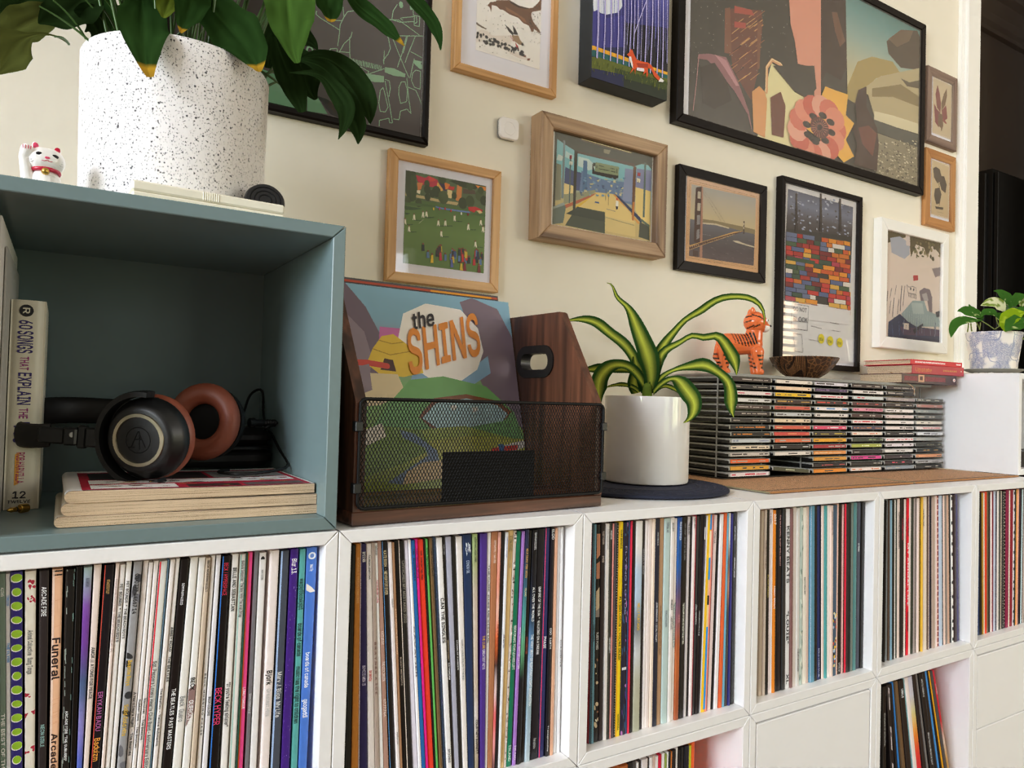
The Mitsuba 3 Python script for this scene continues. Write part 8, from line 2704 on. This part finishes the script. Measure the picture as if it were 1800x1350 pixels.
for s0, s1, nm in ((.0005, .0145, 0), (.381, .395, 1)):
    sp_ = put('side_panel', cr(slab(side, list(hole.exterior.coords)[:-1], s0, s1)), 'walnut_v', parent=crate)
    ho = list(hole.buffer(.0005).exterior.coords)[:-1]; hi = list(hole.buffer(-.0085).exterior.coords)[:-1]; hf = list(hole.buffer(.0045).exterior.coords)[:-1]
    grip = cat(slab(ho, hi, s0 - .0005, s1 + .0005), slab(hf, hi, s0 - .003, s0 - .0002), slab(hf, hi, s1 + .0002, s1 + .003)); put('handle', cr(grip), 'black_plastic', parent=sp_)
put('back_bar', cr(box(.0150, .3805, .300, .312, .0170, .060, .001)), 'walnut_h', parent=crate)
# wire mesh: two crossing families of strands, a border rod, clips
x0, x1, z0, z1 = .005, .392, .0205, .1505
def strand(a, b, r=.0005):
    a, b = np.array(a), np.array(b); d = b - a; d /= np.linalg.norm(d); s = np.cross(d, [0, 1, 0]); q = np.array([0, 1, 0]); o = [s * r, q * r, -s * r, -q * r]
    return [a + k for k in o], [b + k for k in o]
V, F = [], []; n = 0; dx, sl = .0046, .56
for sgn in (1, -1):
    span = (z1 - z0) * sl; k = -int(span / dx) - 1
    while True:
        xb = x0 + k * dx; k += 1
        if xb > x1 + span: break
        p, q = (xb, z0), (xb + sgn * span, z1)
        t0, t1 = 0.0, 1.0; ddx = q[0] - p[0]
        ta, tb = sorted(((x0 - p[0]) / ddx, (x1 - p[0]) / ddx)); t0, t1 = max(t0, ta), min(t1, tb)
        if t1 - t0 < .01: continue
        P0 = [p[0] + ddx * t0, -.003 + sgn * .0003, z0 + (z1 - z0) * t0]; P1 = [p[0] + ddx * t1, -.003 + sgn * .0003, z0 + (z1 - z0) * t1]
        a, b = strand(P0, P1); V += a + b; F += [(n + i, n + (i + 1) % 4, n + 4 + (i + 1) % 4) for i in range(4)] + [(n + i, n + 4 + (i + 1) % 4, n + 4 + i) for i in range(4)]; n += 8
put('wire_mesh', cr(trimesh.Trimesh(np.array(V), np.array(F), process=False)), 'wire', parent=crate)
corner = [(x0, z0), (x1, z0), (x1, z1), (x0, z1)]; rim = np.array(Polygon(corner).buffer(-.008).buffer(.008, quad_segs=6).exterior.coords)[:-1]
put('mesh_border', cr(tube([(x, -.003, z) for x, z in rim], .0022, 8, True)), 'wire', True, parent=crate)
for zz in (.045, .118):
    for xx in (.0035, .3935): put('clip', cr(box(xx - .005, xx + .005, -.0062, .004, zz - .006, zz + .006, .001)), 'black_plastic', parent=crate)
put('label_plate', cr(box(.1215, .2690, .0005, .0030, .0175, .0850, .0012)), 'black_matt', parent=crate)
def leaning(t0, s1, th, sheets):
    up = np.array([0, math.sin(th), math.cos(th)]); o = np.array([s1, t0, .0172]); return o, up
def on_board(p, o, up, lift=0):
    """points (mm from lower left corner of a 315 mm sleeve) onto the leaning front face"""
    p = np.asarray(p, float) / 1000; nrm = np.array([0, -math.cos(.238), math.sin(.238)])
    return o + np.c_[p[:, 0] - .315, np.zeros(len(p)), np.zeros(len(p))] + p[:, 1:2] * up + nrm * lift
def slanted(name, label, t0, s1, h, thick, mat, w_=.315):
    t = thing('record', label, 'record', 'records standing in the crate'); o, up = leaning(t0, s1, .238, 0); nrm = np.array([0, math.cos(.238), -math.sin(.238)])
    pts = [o + np.array([a, 0, 0]) + up * b + nrm * c for a in (-w_, 0) for b in (0, h) for c in (.0006, thick)]; put('sleeve', cr(hull(pts)), mat, parent=t); return t, o, up
front, o, up = slanted('front', 'record with illustrated hills cover and orange lettering, front of the crate', .158, .3785, .315, .004, 'white_lacquer')
second, o2, up2 = slanted('second', 'dark grey record with orange top edge standing behind the illustrated sleeve', .1685, .3655, .3265, .005, P('slate_card', '#4e4a4c', .5))
def strip(a, b, c, d, col, oo, uu, lift): return (trimesh.Trimesh(cr_pts(on_board([(a, b), (c, b), (c, d), (a, d)], oo, uu, lift)), [[0, 1, 2], [0, 2, 3]], process=False), col)
def cr_pts(p): return p @ CR.T + CO
inked([strip(2, 319, 313, 323, '#b04a34', o2, up2, .0002), strip(180, 319, 300, 322.5, '#e0962c', o2, up2, .0004)], 'edge_print', second)
third = slanted('third', 'record in a clear outer sleeve leaning at the back of the crate', .1760, .3700, .3215, .004, P('clear_card', '#c8bfae', .35))[0]
COVER = """
G#8ea24c/#94a650/#7fa65c/#76a866/#9a8694/#7fa8bc/#86b0c6 0 0 315 0 315 315 0 315
P#6f5f6c 0 140 60 150 78 190 70 230 45 280 12 318 0 318
P#8a7a84 0 150 40 155 50 200 40 240 0 280
P#7a6a76 315 90 250 150 225 205 232 250 215 305 240 315 290 300 315 250
P#84a8c4 110 165 200 150 262 185 260 215 200 175 120 185
P#c06aa0 60 200 110 205 105 250 66 250
P#f1ebe3 96 235 108 275 150 296 215 292 246 262 252 222 236 190 200 168 150 168 116 190
P#dcb840 40 190 52 215 68 235 88 240 110 225 130 205 135 180 100 172 60 175
L#a8842c 1.4 52 214 80 206 116 214
L#a8842c 1.4 64 228 84 224 104 228
P#4a3028 62 182 70 200 84 198 88 180
L#c8483c 9 -4 190 40 192 74 188
P#d8c49c 0 120 60 128 100 150 90 176 40 176 0 160
P#6fa462 40 90 70 128 110 168 170 176 250 162 300 120 320 60 320 0 150 60
P#7a4a2c 120 110 150 140 210 148 270 138 296 120 280 106 240 100 150 84
P#a8ccd0 126 108 152 132 210 141 268 131 288 116 276 104 235 98 160 86
P#e8e4da 180 120 190 124 188 130 178 128
P#e8e4da 220 118 230 122 228 128 218 126
P#9aae48 0 0 315 0 315 70 200 96 90 88 0 96
P#b0b44c 100 40 315 30 315 74 200 80 110 70
P#7c9a48 20 20 90 40 140 60 120 90 60 96 20 80
P#7088a4 60 12 84 8 150 40 146 58 110 84 86 90 90 78 126 62 130 50
P#d4ba86 84 8 150 14 180 44 120 40 92 26
P#e4dccb 30 66 64 80 58 100 24 88
P#e6e2da 250 42 315 60 315 72 260 62
P#b8d4dc 180 40 260 52 300 40 240 32
P#d04038 240 50 300 56 300 64 250 60
P#3f6ea8 262 40 274 40 272 66 262 66
P#8a7a84 20 140 46 150 44 190 22 184
"""
m, colr = canvas(COVER, 0, 0, 0); v = np.asarray(m.vertices); m.vertices = cr_pts(on_board(np.c_[v[:, 0], v[:, 2]] * 1000, o, up)) + (np.array([0, -1, .25]) @ CR.T) * (-v[:, 1:2] + .0001)
put('cover_print', m, 'ink_gloss', parent=front, color=colr)
def lettering(s, x, y, w_, h_, ang, col, lift, bold=True, taper=0.0):
    v, f, tw = text2d(s, bold); t_ = v[:, 0] / tw; px = x + t_ * w_; py = y + v[:, 1] * h_ * (1 + taper * (abs(t_ - .5) * 2)) + math.tan(ang) * t_ * w_ - h_ * taper * .5 * abs(t_ - .5) * 2
    return trimesh.Trimesh(cr_pts(on_board(np.c_[px, py], o, up, lift)), f, process=False), col
inked([lettering('SHINS', 110, 180, 136, 62, .30, '#e08a34', .0022, True, .15), lettering('the', 122, 250, 40, 26, .25, '#242024', .0024)], 'title_lettering', front, 'ink_gloss')

# ------------------------------------------------------------------ leaves
def leaf(P_, W_, kind, seed, flip):
    p = spline(np.array(P_).reshape(-1, 3), 26); w = np.interp(np.linspace(0, 1, 26), np.linspace(0, 1, len(W_)), W_); R = np.random.default_rng(seed)
    tg = np.gradient(p, axis=0); tg /= np.linalg.norm(tg, axis=1, keepdims=True)
    toward = np.array(CAM) - p; toward /= np.linalg.norm(toward, axis=1, keepdims=True); hint = toward * .8 + np.array([0, 0, .35]) + flip
    sd = np.cross(tg, hint); sd /= np.linalg.norm(sd, axis=1, keepdims=True) + 1e-9
    for _ in range(3): sd[1:-1] = (sd[:-2] + sd[1:-1] * 2 + sd[2:]) / 4
    sd /= np.linalg.norm(sd, axis=1, keepdims=True); nr = np.cross(sd, tg)
    cs_ = np.array([-1, -.72, -.42, -.14, .0, .14, .42, .72, 1]); rows, K = [], []; t = np.linspace(0, 1, 26); ph = R.random() * 6
    wav = {'d': .10, 'a': .07, 'b2': .07, 'c': .06, 'o': .06, 'b': .05}.get(kind, .04)
    for i in range(26):
        ripple = wav * w[i] * np.sin(t[i] * 17 + ph + np.sign(cs_) * 1.3) * np.abs(cs_) ** 2
        cup = (.16 if kind == 'd' else .10) * w[i] * (np.abs(cs_) ** 1.5) - .05 * w[i] * (1 - np.abs(cs_)) ** 6
        rows.append(p[i] + np.outer(cs_ * w[i] / 2, sd[i]) + np.outer(cup + ripple, nr[i]))
        for c in cs_:
            a = abs(c)
            if kind == 'd':
                k = .5 + .5 * math.sin(c * 26 + i * .05); mid = np.array(lin('#b9c04a')) * (.75 + .35 * k); edge = np.array(lin('#26441e')); col = mid if a < .3 else (mid * .35 + edge * .65 if a < .5 else edge)
            elif kind in 'vwyg':
                q = meshkit.noise(np.array([c * 3 + seed, t[i] * 9, .5])); base = {'v': '#3f6a28', 'w': '#7f9440', 'y': '#8aa81e', 'g': '#5a7050'}[kind]; pale = {'v': '#c2cf8a', 'w': '#e6e6b8', 'y': '#b8cc3c', 'g': '#8a9a78'}[kind]
                col = lin(pale) if q > {'v': .72, 'w': .46, 'y': .6, 'g': .7}[kind] else lin(base)
            else:
                base = {'a': '#263f1c', 'b2': '#1f2f16', 'c': '#3f5c26', 'o': '#4c5228', 'b': '#5c6a24'}[kind]; col = lin(base) * (1.0 + .22 * math.sin(c * 12 + t[i] * 7)); col = col * 1.35 if a < .05 else col
                if t[i] > .9 and kind in 'abc' and seed % 3 != 1: col = lin('#b8902c') * (1 - (t[i] - .9) * 4) + lin('#4a3018') * (t[i] - .9) * 4
            K.append(col)
    return quads(rows), np.array(K).clip(.002, .9)
def leaves(parent, data, name='leaf', seed0=0, spread=.25):
    for i, (kind, P_, W_) in enumerate(data):
        R = np.random.default_rng(i + 77); m, K = leaf(P_, W_, kind, i + seed0, (R.random(3) - .5) * spread); put(name, m, 'leafy', True, parent=parent, color=K)
def stems(parent, data, col, name='stem'):
    for kind, P_, W_ in data:
        p = spline(np.array(P_).reshape(-1, 3), 14); r = np.interp(np.linspace(0, 1, 14), np.linspace(0, 1, len(W_)), W_) / 2; m = tube(p, r, 7); put(name, m, 'ink_gloss', True, parent=parent, color=np.tile(lin(col), (len(m.vertices), 1)))
lily = thing('peace_lily', 'large dark green leafy plant growing in the speckled planter', 'plant')
leaves(lily, PEACE_LILY); stems(lily, LILY_STEMS, '#3c5a28')
R = random.Random(5); extra = []
for i in range(30):
    a = R.random() * 6.28; b = .03 + .05 * R.random(); rr = .12 + .10 * R.random(); zz = .72 + .16 * R.random(); d = np.array([math.cos(a), math.sin(a) * .8, 0]); c0 = np.array([-.165, .175, 0])
    q = [c0 + d * b + [0, 0, TZ + .178], c0 + d * (b + rr * .25) + [0, 0, .66], c0 + d * (b + rr * .5) + [0, 0, zz]]
    if q[2][1] > .345: continue
    extra.append(('s', np.concatenate(q).tolist(), [.0045, .004, .003]))
    lf = [c0 + d * (b + rr * .5) + [0, 0, zz], c0 + d * (b + rr * .85) + [0, 0, zz + .05], c0 + d * (b + rr * 1.2) + [0, 0, zz + .045], c0 + d * (b + rr * 1.5) + [0, 0, zz]]
    if max(t_[1] for t_ in lf) < .35: leaves(lily, [(['a', 'b2', 'c'][i % 3], np.concatenate(lf).tolist(), [.006, .05, .065, .05, .003])], seed0=100 + i)
stems(lily, extra, '#3c5a28')

# ------------------------------------------------------------------ pot on the navy mat
mt = thing('round_mat', 'round dark navy felt mat under the white glazed pot', 'mat')
put('felt', lathe([(0, .0008), (.160, .0008), (.1645, .003), (.1645, .0062), (.161, .0085), (0, .0085)], .624, .205, 96), 'navy_felt', 40, parent=mt)
for r_ in (.155, .140, .125, .11): put('braid', quads([[(.624 + (r_ + .003 * math.cos(b)) * math.cos(a), .205 + (r_ + .003 * math.cos(b)) * math.sin(a), .0082 + .0012 * math.sin(b)) for b in np.arange(6) * math.pi / 3] for a in np.linspace(0, 2 * math.pi, 81)], True), 'navy_felt', True, parent=mt)
gp = thing('plant_pot', 'glossy white cylindrical pot on the navy mat', 'pot'); PZ = .0098
put('pot', lathe([(0, PZ), (.073, PZ), (.0765, PZ + .0012), (.0782, PZ + .004), (.0785, .15), (.0785, .1665), (.0778, .1678), (.0760, .1680), (.0752, .167), (.0745, .13), (0, .13)], .658, .218, 96), 'glaze_white', 35, parent=gp)
put('soil', lathe([(0, .152), (.04, .151), (.0748, .149)], .658, .218, 40), 'soil', True, parent=gp)
dp = thing('dracaena', 'striped lime and dark green dracaena growing in the glossy white pot', 'plant')
leaves(dp, DRACAENA, seed0=200, spread=.15)
put('stem', blob([((.655, .216, .13), .012, (.655, .215, .185), .0085)], .004, 6), 'leafy', True, parent=dp, color=np.tile(lin('#6f8434'), (len(blob([((.655, .216, .13), .012, (.655, .215, .185), .0085)], .004, 6).vertices), 1)))

# ------------------------------------------------------------------ cane mats, clear rack and its CDs
def cane(label, x0, x1, y0, y1, a):
    t = thing('cane_mat', label, 'mat', None); M = rotz(a); c0 = (x0, y0, .0008)
    put('weave', move(box(.004, x1 - x0, .004, y1 - y0, 0, .0024, .0004), M, c0), 'woven_cane', parent=t); put('binding', move(box(0, .0038, 0, y1 - y0, 0, .0026, .0004), M, c0), 'mat_edge', parent=t); put('front_binding', move(box(.0039, x1 - x0, -.001, .0038, 0, .0026, .0004), M, c0), P('cane_edge', '#a06a38', .6) , parent=t)
cane('woven brown cane mat under the near half of the CD rack', .797, 1.2585, .050, .365, .012)
cane('woven brown cane mat under the far half of the CD rack', 1.2645, 1.7195, .056, .368, .008)
RZ = .0042
rk = thing('cd_rack', 'clear acrylic rack holding six columns of CDs on the cane mats', 'rack')
CX = [.8928, 1.0277, 1.1619, 1.3021, 1.4362, 1.569]; CW = .1285; PITCH = .0142; CY = .2290; RT = .2180
put('top_panel', box(.884, 1.640, CY + .002, .380, RT, RT + .0042, .0006), 'acrylic', parent=rk)
put('top_rim', box(.884, 1.640, CY + .0005, CY + .0018, RT - .002, RT + .0042, .0003), 'mid_grey', parent=rk); put('base_panel', box(.884, 1.640, CY + .006, .378, RZ - .0002, RZ + .0018, .0004), 'tray_black', parent=rk)
for k, x in enumerate([.8865] + [c - .0036 for c in CX[1:]] + [1.636]):
    for y in ((CY + .028, .352) if k == 0 else (CY + .028,)): put('post', box(x - .0012, x + .0012, y - .0012, y + .0012, RZ + .002, RT - .0022), 'mid_grey', parent=rk)
CDS = [
 'dark brown:#3a2a26 black:#221a1c white:#efe0dc:#c83a50 white:#e4e0dc brown:#4a342e dark:#2e2320 dark:#2c2422 black:#231b1a:#e08030 black:#1c1614:#e88a2c grey:#c8ccd0:#7a80a0 cream:#ecd8bc grey:#d0c4ba orange:#e8642c amber:#e0a030 white:#eadcdc:#c83a4a',
 'white:#eadccc cream:#f0ceac:#3a2a24 yellow:#eebc14 brown:#3a2420:#c89a4c coral:#d8604c:#7a2a24 grey:#c8c8c8 cream:#eed6b4 coral:#d8604a:#f0c090 red:#d04a40:#e88a60 coral:#e07048 black:#241c1c:#e8e4e0 white:#e8ddd0 - - moss:#4a4a34:#b8b898',
 'lilac:#d8d0d8 violet:#3f3048:#8a6a90 white:#e8dcd6:#c82c44 brown:#3a2824:#d84a3c white:#eee0de:#4a86c0 white:#e4d8d0 beige:#b8aaa0:#4a4442 pink:#e0486c:#f0e0e0 brown:#40342e:#b8a040 amber:#eaa424 red:#a82c34 orange:#e0904c:#e8c090 amber:#d8963c black:#2a2224:#c85050 orange:#e48a2c',
 'brown:#40302c white:#e6dcd6 grey:#d0d4d2:#c84a50 maroon:#4a2424:#d04a44 pink:#e090a0:#8a3050 brown:#4a2e2a white:#ecdcd8:#c83c44 violet:#4a4258:#c07a50 cream:#f0dccc:#d06a44 green:#3a4034:#8a9a6c lime:#a8ac4c:#e4e4b8 dark:#332a2a magenta:#d8408c:#3a3034 black:#2a2624:#9a948c white:#e8d8d0:#d86a40',
 'dark:#3a2c2c black:#241c1e mauve:#9a8a8a dark:#3a2a24:#d8c8b8 white:#e8dad6 blush:#d8c0bc:#4a3434 white:#e8dcd6 blush:#e4d2cc black:#221c1a:#d8d0c8 white:#ecdedc:#c85a60 lilac:#dccfd4 white:#dcd4d0 dark:#33242a:#b8a0a0 black:#2a1c20:#d84a60 glassy:#8a929c',
 '- - charcoal:#5a5650:#c8beb0 salmon:#b0746a grey:#8a8e8c slate:#5f5e5a cream:#e0d4c4 white:#e2d2cc:#c05a58 pale:#d8d8dc:#4a4a50 glassy:#9a9c9a black:#2e2c26:#8a8468 black:#1c1c1c:#a87a40 apricot:#dc9468 silver:#a8a6a6 black:#2a2826']
COLN = ['first', 'second', 'third', 'fourth', 'fifth', 'sixth']; ROWN = ['top', 'second from top', 'third from top', 'fourth from top', 'fifth from top', 'sixth from top', 'seventh from top', 'eighth from top', 'eighth from bottom', 'seventh from bottom', 'fifth from bottom', 'fourth from bottom', 'third from bottom', 'second from bottom', 'bottom']
ROWN = ['topmost'] + [f'{nth(k)} row from the top' for k in range(2, 15)] + ['bottom row']
for ci, colm in enumerate(CDS):
    for ri, it in enumerate(colm.split(' ') if ci else colm.replace('dark brown', 'sepia').split(' ')):
        if it == '-': continue
        q = it.split(':'); R = random.Random(ci * 40 + ri); zb = RZ + .0022 + (14 - ri) * PITCH + R.uniform(-.0004, .0006) + (.0012 if ri == 14 else 0); xb = CX[ci] + R.uniform(-.0012, .0012); yb_ = CY + R.uniform(-.0015, .002)
        t = thing('cd_case', f'{q[0]}-spined CD case, {ROWN[ri]}, {COLN[ci]} column of the clear rack', 'cd case', f'CDs in the {COLN[ci]} column')
        a = .045 if (ci == 1 and ri == 14) else 0.0; px = xb
        def fit(m):
            if not a: return m
            v = np.asarray(m.vertices); m.vertices = np.c_[v[:, 0], v[:, 1], v[:, 2] + (CW - (v[:, 0] - px)) * .075 * 1.0]; return m
        put('tray', fit(box(xb, xb + CW, yb_, yb_ + .141, zb, zb + .0064, .0004)), 'tray_black', parent=t); put('lid', fit(box(xb + .0003, xb + CW - .0003, yb_ + .012, yb_ + .141, zb + .0066, zb + .0100, .0004)), 'lid_grey', parent=t)
        put('hinge', fit(box(xb + .0003, xb + .0052, yb_ - .0002, yb_ + .0115, zb + .0012, zb + .0094, .0008)), 'lid_grey', parent=t); put('hinge', fit(box(xb + CW - .0052, xb + CW - .0003, yb_ - .0002, yb_ + .0115, zb + .0012, zb + .0094, .0008)), 'lid_grey', parent=t)
        y = yb_ - .0006; it_ = [(box(xb + .0056, xb + CW - .0056, y, yb_ + .0114, zb + .0014, zb + .0086), q[1])]
        c2_ = q[2] if len(q) > 2 else ('#4a4240' if sum(lin(q[1])) > 1 else '#b8aca0'); xx = xb + .010
        while xx < xb + CW - .012:
            L_ = R.choice([.006, .012, .02, .03]); 
            if R.random() < .55: it_.append((box(xx, min(xx + L_, xb + CW - .008), y - .0001, y + .0005, zb + .0038, zb + .0038 + R.choice([.0018, .0024, .0030])), c2_))
            xx += L_ + .004
        put('spine_label', fit(cat(*[p for p, c in it_])), 'ink', parent=t, color=np.vstack([np.tile(lin(c), (len(p.vertices), 1)) for p, c in it_]))

# ------------------------------------------------------------------ things on the rack
KZ = RT + .0047
tg = thing('tiger_figurine', 'glossy orange ceramic tiger with black stripes on the CD rack', 'figurine')
tf = np.array([.80, -.60, 0]); tr = np.array([.60, .80, 0]); T0 = np.array([1.003, .302, KZ])
def tp(f, r_, z_): return T0 + tf * f + tr * r_ + np.array([0, 0, z_])
bones = [(tp(-.028, 0, .068), .0255, tp(.026, 0, .070), .0225), (tp(.026, 0, .072), .0215, tp(.030, 0, .096), .018)]
for f, r_ in ((-.036, -.015), (-.036, .016), (.034, -.014), (.034, .015)): bones.append((tp(f, r_, .052), .0145, tp(f * 1.04, r_ * 1.1, .0095), .0088)); bones.append((tp(f * 1.04, r_ * 1.1, .0088), .0088, tp(f * 1.04 + .006, r_ * 1.1, .0078), .0078))
bones += [(tp(.030, -.002, .118), .0245, tp(.036, .002, .116), .0230), (tp(.046, 0, .110), .0135, tp(.054, .001, .107), .0105), (tp(.022, -.017, .140), .0062, tp(.021, -.019, .1455), .004), (tp(.024, .017, .140), .0062, tp(.024, .019, .1455), .004), (tp(-.05, -.004, .064), .0055, tp(-.056, -.010, .038), .005), (tp(-.056, -.010, .038), .005, tp(-.050, -.016, .030), .0052)]
m = blob(bones, .0022, 14); v = np.asarray(m.vertices); K = np.tile(lin('#e2703c'), (len(v), 1)); loc = np.c_[(v - T0) @ tf, (v - T0) @ tr, v[:, 2] - T0[2]]
def seg(p, a, b): d = b - a; t_ = np.clip(((p - a) @ d) / (d @ d + 1e-12), 0, 1); return np.linalg.norm(p - a - t_[:, None] * d, axis=1)
stripe = np.zeros(len(v), bool)
for f in np.linspace(-.016, .030, 8):
    if f < .034: stripe |= (abs(loc[:, 0] - f - (loc[:, 2] - .075) * -.35) < .0015 + .0004 * math.sin(f * 900)) & (loc[:, 2] > .062 + .010 * (abs(f - .008) / .03)) & (loc[:, 2] < .094) & (abs(loc[:, 1]) > .004)
for zc in (.020, .029, .038, .047): stripe |= (abs(loc[:, 2] - zc - loc[:, 1] * .15) < .0017) & ((abs(loc[:, 0]) > .020)) & (loc[:, 1] * loc[:, 0] * 0 < 1) & (np.sin(loc[:, 0] * 260 + zc * 90) > -.3)
for f, z_, a_ in ((.012, .118, .3), (.014, .129, .1), (.026, .131, -.4), (.034, .128, -.5), (.018, .106, .5), (.040, .126, -.6), (.030, .108, .4)): stripe |= (abs((loc[:, 2] - z_) - a_ * (loc[:, 0] - f)) < .0014) & (abs(loc[:, 0] - f) < .0065) & (abs(loc[:, 1]) > .006)
K[stripe] = lin('#1a1412'); white = (loc[:, 0] > .050) & (loc[:, 2] > .097) & (loc[:, 2] < .110); K[white] = lin('#efe6dc')
put('body', m, 'ceramic', True, parent=tg, color=K)
for s_ in (-1, 1): put('eye', move(trimesh.creation.icosphere(2, .0036), t=tp(.0535, s_ * .0095, .1215)), 'glaze_white', True, parent=tg); put('pupil', move(trimesh.creation.icosphere(2, .0018), t=tp(.0562, s_ * .0105, .1218)), 'black_glaze', True, parent=tg)
put('nose', move(trimesh.creation.icosphere(2, 1.0), np.diag([.003, .0036, .0026]), tp(.0640, .001, .1105)), 'black_glaze', True, parent=tg)
bw = thing('carved_bowl', 'dark carved wooden bowl with burnt spots and cells on the CD rack', 'bowl')
prof = [(0, 0), (.030, 0), (.036, .003), (.050, .012), (.064, .026), (.0745, .042), (.077, .0475), (.0765, .0490), (.0735, .0488), (.071, .045), (.060, .028), (.045, .014), (.03, .007), (0, .006)]
put('bowl', lathe([(r_, KZ + z_) for r_, z_ in prof], 1.207, .290, 72), 'bowl_wood', 40, parent=bw)
for nm, lab, cx, cy, ang, L_, D_, z0_, h_, col, art_ in (('bottom', 'thick dark paperback with red lettering at the bottom of the book stack', 1.479, .213, -8, .198, .128, KZ, .0235, '#3a1a20', '#8a3038'), ('middle', 'red hardback with gold script spine in the middle of the book stack', 1.520, .212, -7, .196, .135, KZ + .0242, .0225, '#a81e30', '#c08a5a'), ('top', 'slim bright red paperback on top of the book stack', 1.516, .2135, -5, .205, .133, KZ + .0474, .0125, '#c01428', '#f0d0d0')):
    t = thing('book', lab, 'book', None); M = rotz(math.radians(ang)); c0 = (cx, cy, z0_)
    put('cover', cat(move(box(0, L_, 0, D_, 0, .0012), M, c0), move(box(0, L_, 0, D_, h_ - .0012, h_), M, c0), move(box(0, L_, -.0008, .0010, .0, h_, .0006), M, c0)), P('book_' + nm, col, .35), parent=t)
    put('page_block', move(box(.003, L_ - .003, .0012, D_ - .003, .0013, h_ - .0013), M, c0), 'pages', parent=t)
    it_ = []; R = random.Random(len(nm))
    if nm == 'bottom':
        for k in range(34): it_.append((box(.008 + k * .0036 + (.026 if k > 12 else 0), .0102 + k * .0036 + (.026 if k > 12 else 0), -.0010, -.0004, .006, .0175), art_))
        it_ += [(box(.057, .078, -.0011, -.0004, .004, .0215), '#c89878'), (box(.062, .072, -.0012, -.0004, .008, .018), '#5a3a34')]
        it_.append((move(flatdisc(.188, -.0012, .012, .0045), t=(0, 0, 0)), '#f0e8e4')); it_.append((flatdisc(.188, -.0014, .012, .002), '#c83a40'))
    elif nm == 'middle':
        v_, f_, w_ = text2d('Upstate', False); it_.append((trimesh.Trimesh(np.c_[.012 + v_[:, 0] / w_ * .06, np.full(len(v_), -.0010), .006 + v_[:, 1] * .010], f_, process=False), '#c8823c')); it_.append((flatdisc(.185, -.0010, .012, .0018), '#f0e4d8'))
        for k in range(9): it_.append((box(.115 + k * .006, .119 + k * .006, -.0010, -.0004, .009, .0135), '#c07a48'))
    else:
        for k in range(20): it_.append((box(.016 + k * .006, .0205 + k * .006, -.0010, -.0004, .0045, .0085), art_))
        for k in range(4): it_.append((box(.180 + k * .005, .184 + k * .005, -.0010, -.0004, .0045, .0085), art_))
    mm = cat(*[p for p, c in it_]); put('spine_print', move(mm, M, c0), 'ink', parent=t, color=np.vstack([np.tile(lin(c), (len(p.vertices), 1)) for p, c in it_]))
    if nm == 'middle':
        put('ribbon', tube(spline([move(trimesh.Trimesh([(-.001, .06, .004)] * 3, [[0, 1, 2]], process=False), M, c0).vertices[0], (1.505, .236, KZ + .012), (1.508, .222, KZ + .002), (1.516, .2085, KZ - .008), (1.522, .2065, KZ - .018), (1.519, .2060, KZ - .028)], 24), .0009, 6), P('ribbon_tan', '#b8926c', .7), True, parent=t)

# ------------------------------------------------------------------ patterned pot on the white side box
SZ = .003 + .252 + .001
st = thing('saucer', 'grey plastic saucer under the blue and white pot', 'saucer')
put('dish', lathe([(0, SZ + .0062), (.052, SZ + .0062), (.058, SZ + .008), (.071, SZ + .0135), (.0735, SZ + .0145), (.0735, SZ + .0155), (.0705, SZ + .0152), (.056, SZ + .010), (0, SZ + .0092)], 1.87, .19, 64), 'saucer_grey', 35, parent=st)
dl = thing('lace_doily', 'crumpled cream lace under the grey saucer', 'doily'); R = np.random.default_rng(4); rows = []
for k, r_ in enumerate(np.linspace(.01, .088, 14)): rows.append([(1.87 + r_ * math.cos(a), .19 - .006 + r_ * math.sin(a) * .95, SZ + .0004 + (.0042 * meshkit.noise(np.array([math.cos(a) * r_ * 160, math.sin(a) * r_ * 160, k])) if r_ > .055 else .0042)) for a in np.linspace(0, 2 * math.pi, 121)[:-1]])
lo = [[(x, y, SZ + .0001) for x, y, z_ in q] for q in rows[::-1]]; put('lace', quads(rows + lo, True, False, False), 'lace', True, parent=dl)
tl = thing('toile_pot', 'cream pot with blue floral toile pattern on the grey saucer', 'pot'); b0 = SZ + .0096
put('pot', lathe([(0, b0), (.052, b0), (.054, b0 + .002), (.0555, b0 + .02), (.0640, b0 + .085), (.0672, b0 + .1035), (.0665, b0 + .105), (.0640, b0 + .104), (.060, b0 + .08), (0, b0 + .08)], 1.87, .19, 72), 'toile', 35, parent=tl)
put('soil', lathe([(0, b0 + .094), (.0615, b0 + .092)], 1.87, .19, 36), 'soil', True, parent=tl)
pt = thing('pothos', 'variegated trailing plant growing in the blue and white pot', 'plant'); leaves(pt, POTHOS, seed0=400, spread=.2); stems(pt, POTHOS_STEMS, '#7f8a48')
gc = thing('black_gadget', 'small black box with green cord inside the white side box', 'gadget')
put('body', box(1.775, 1.90, .09, .2, .003 + TH + .001, .062, .004), 'black_plastic', parent=gc); put('cord', tube(spline([(1.80, .093, .061), (1.782, .086, .064), (1.768, .082, .048), (1.757, .08, .03), (1.752, .08, .0206)], 24), .0013, 7), 'green_cord', True, parent=gc)
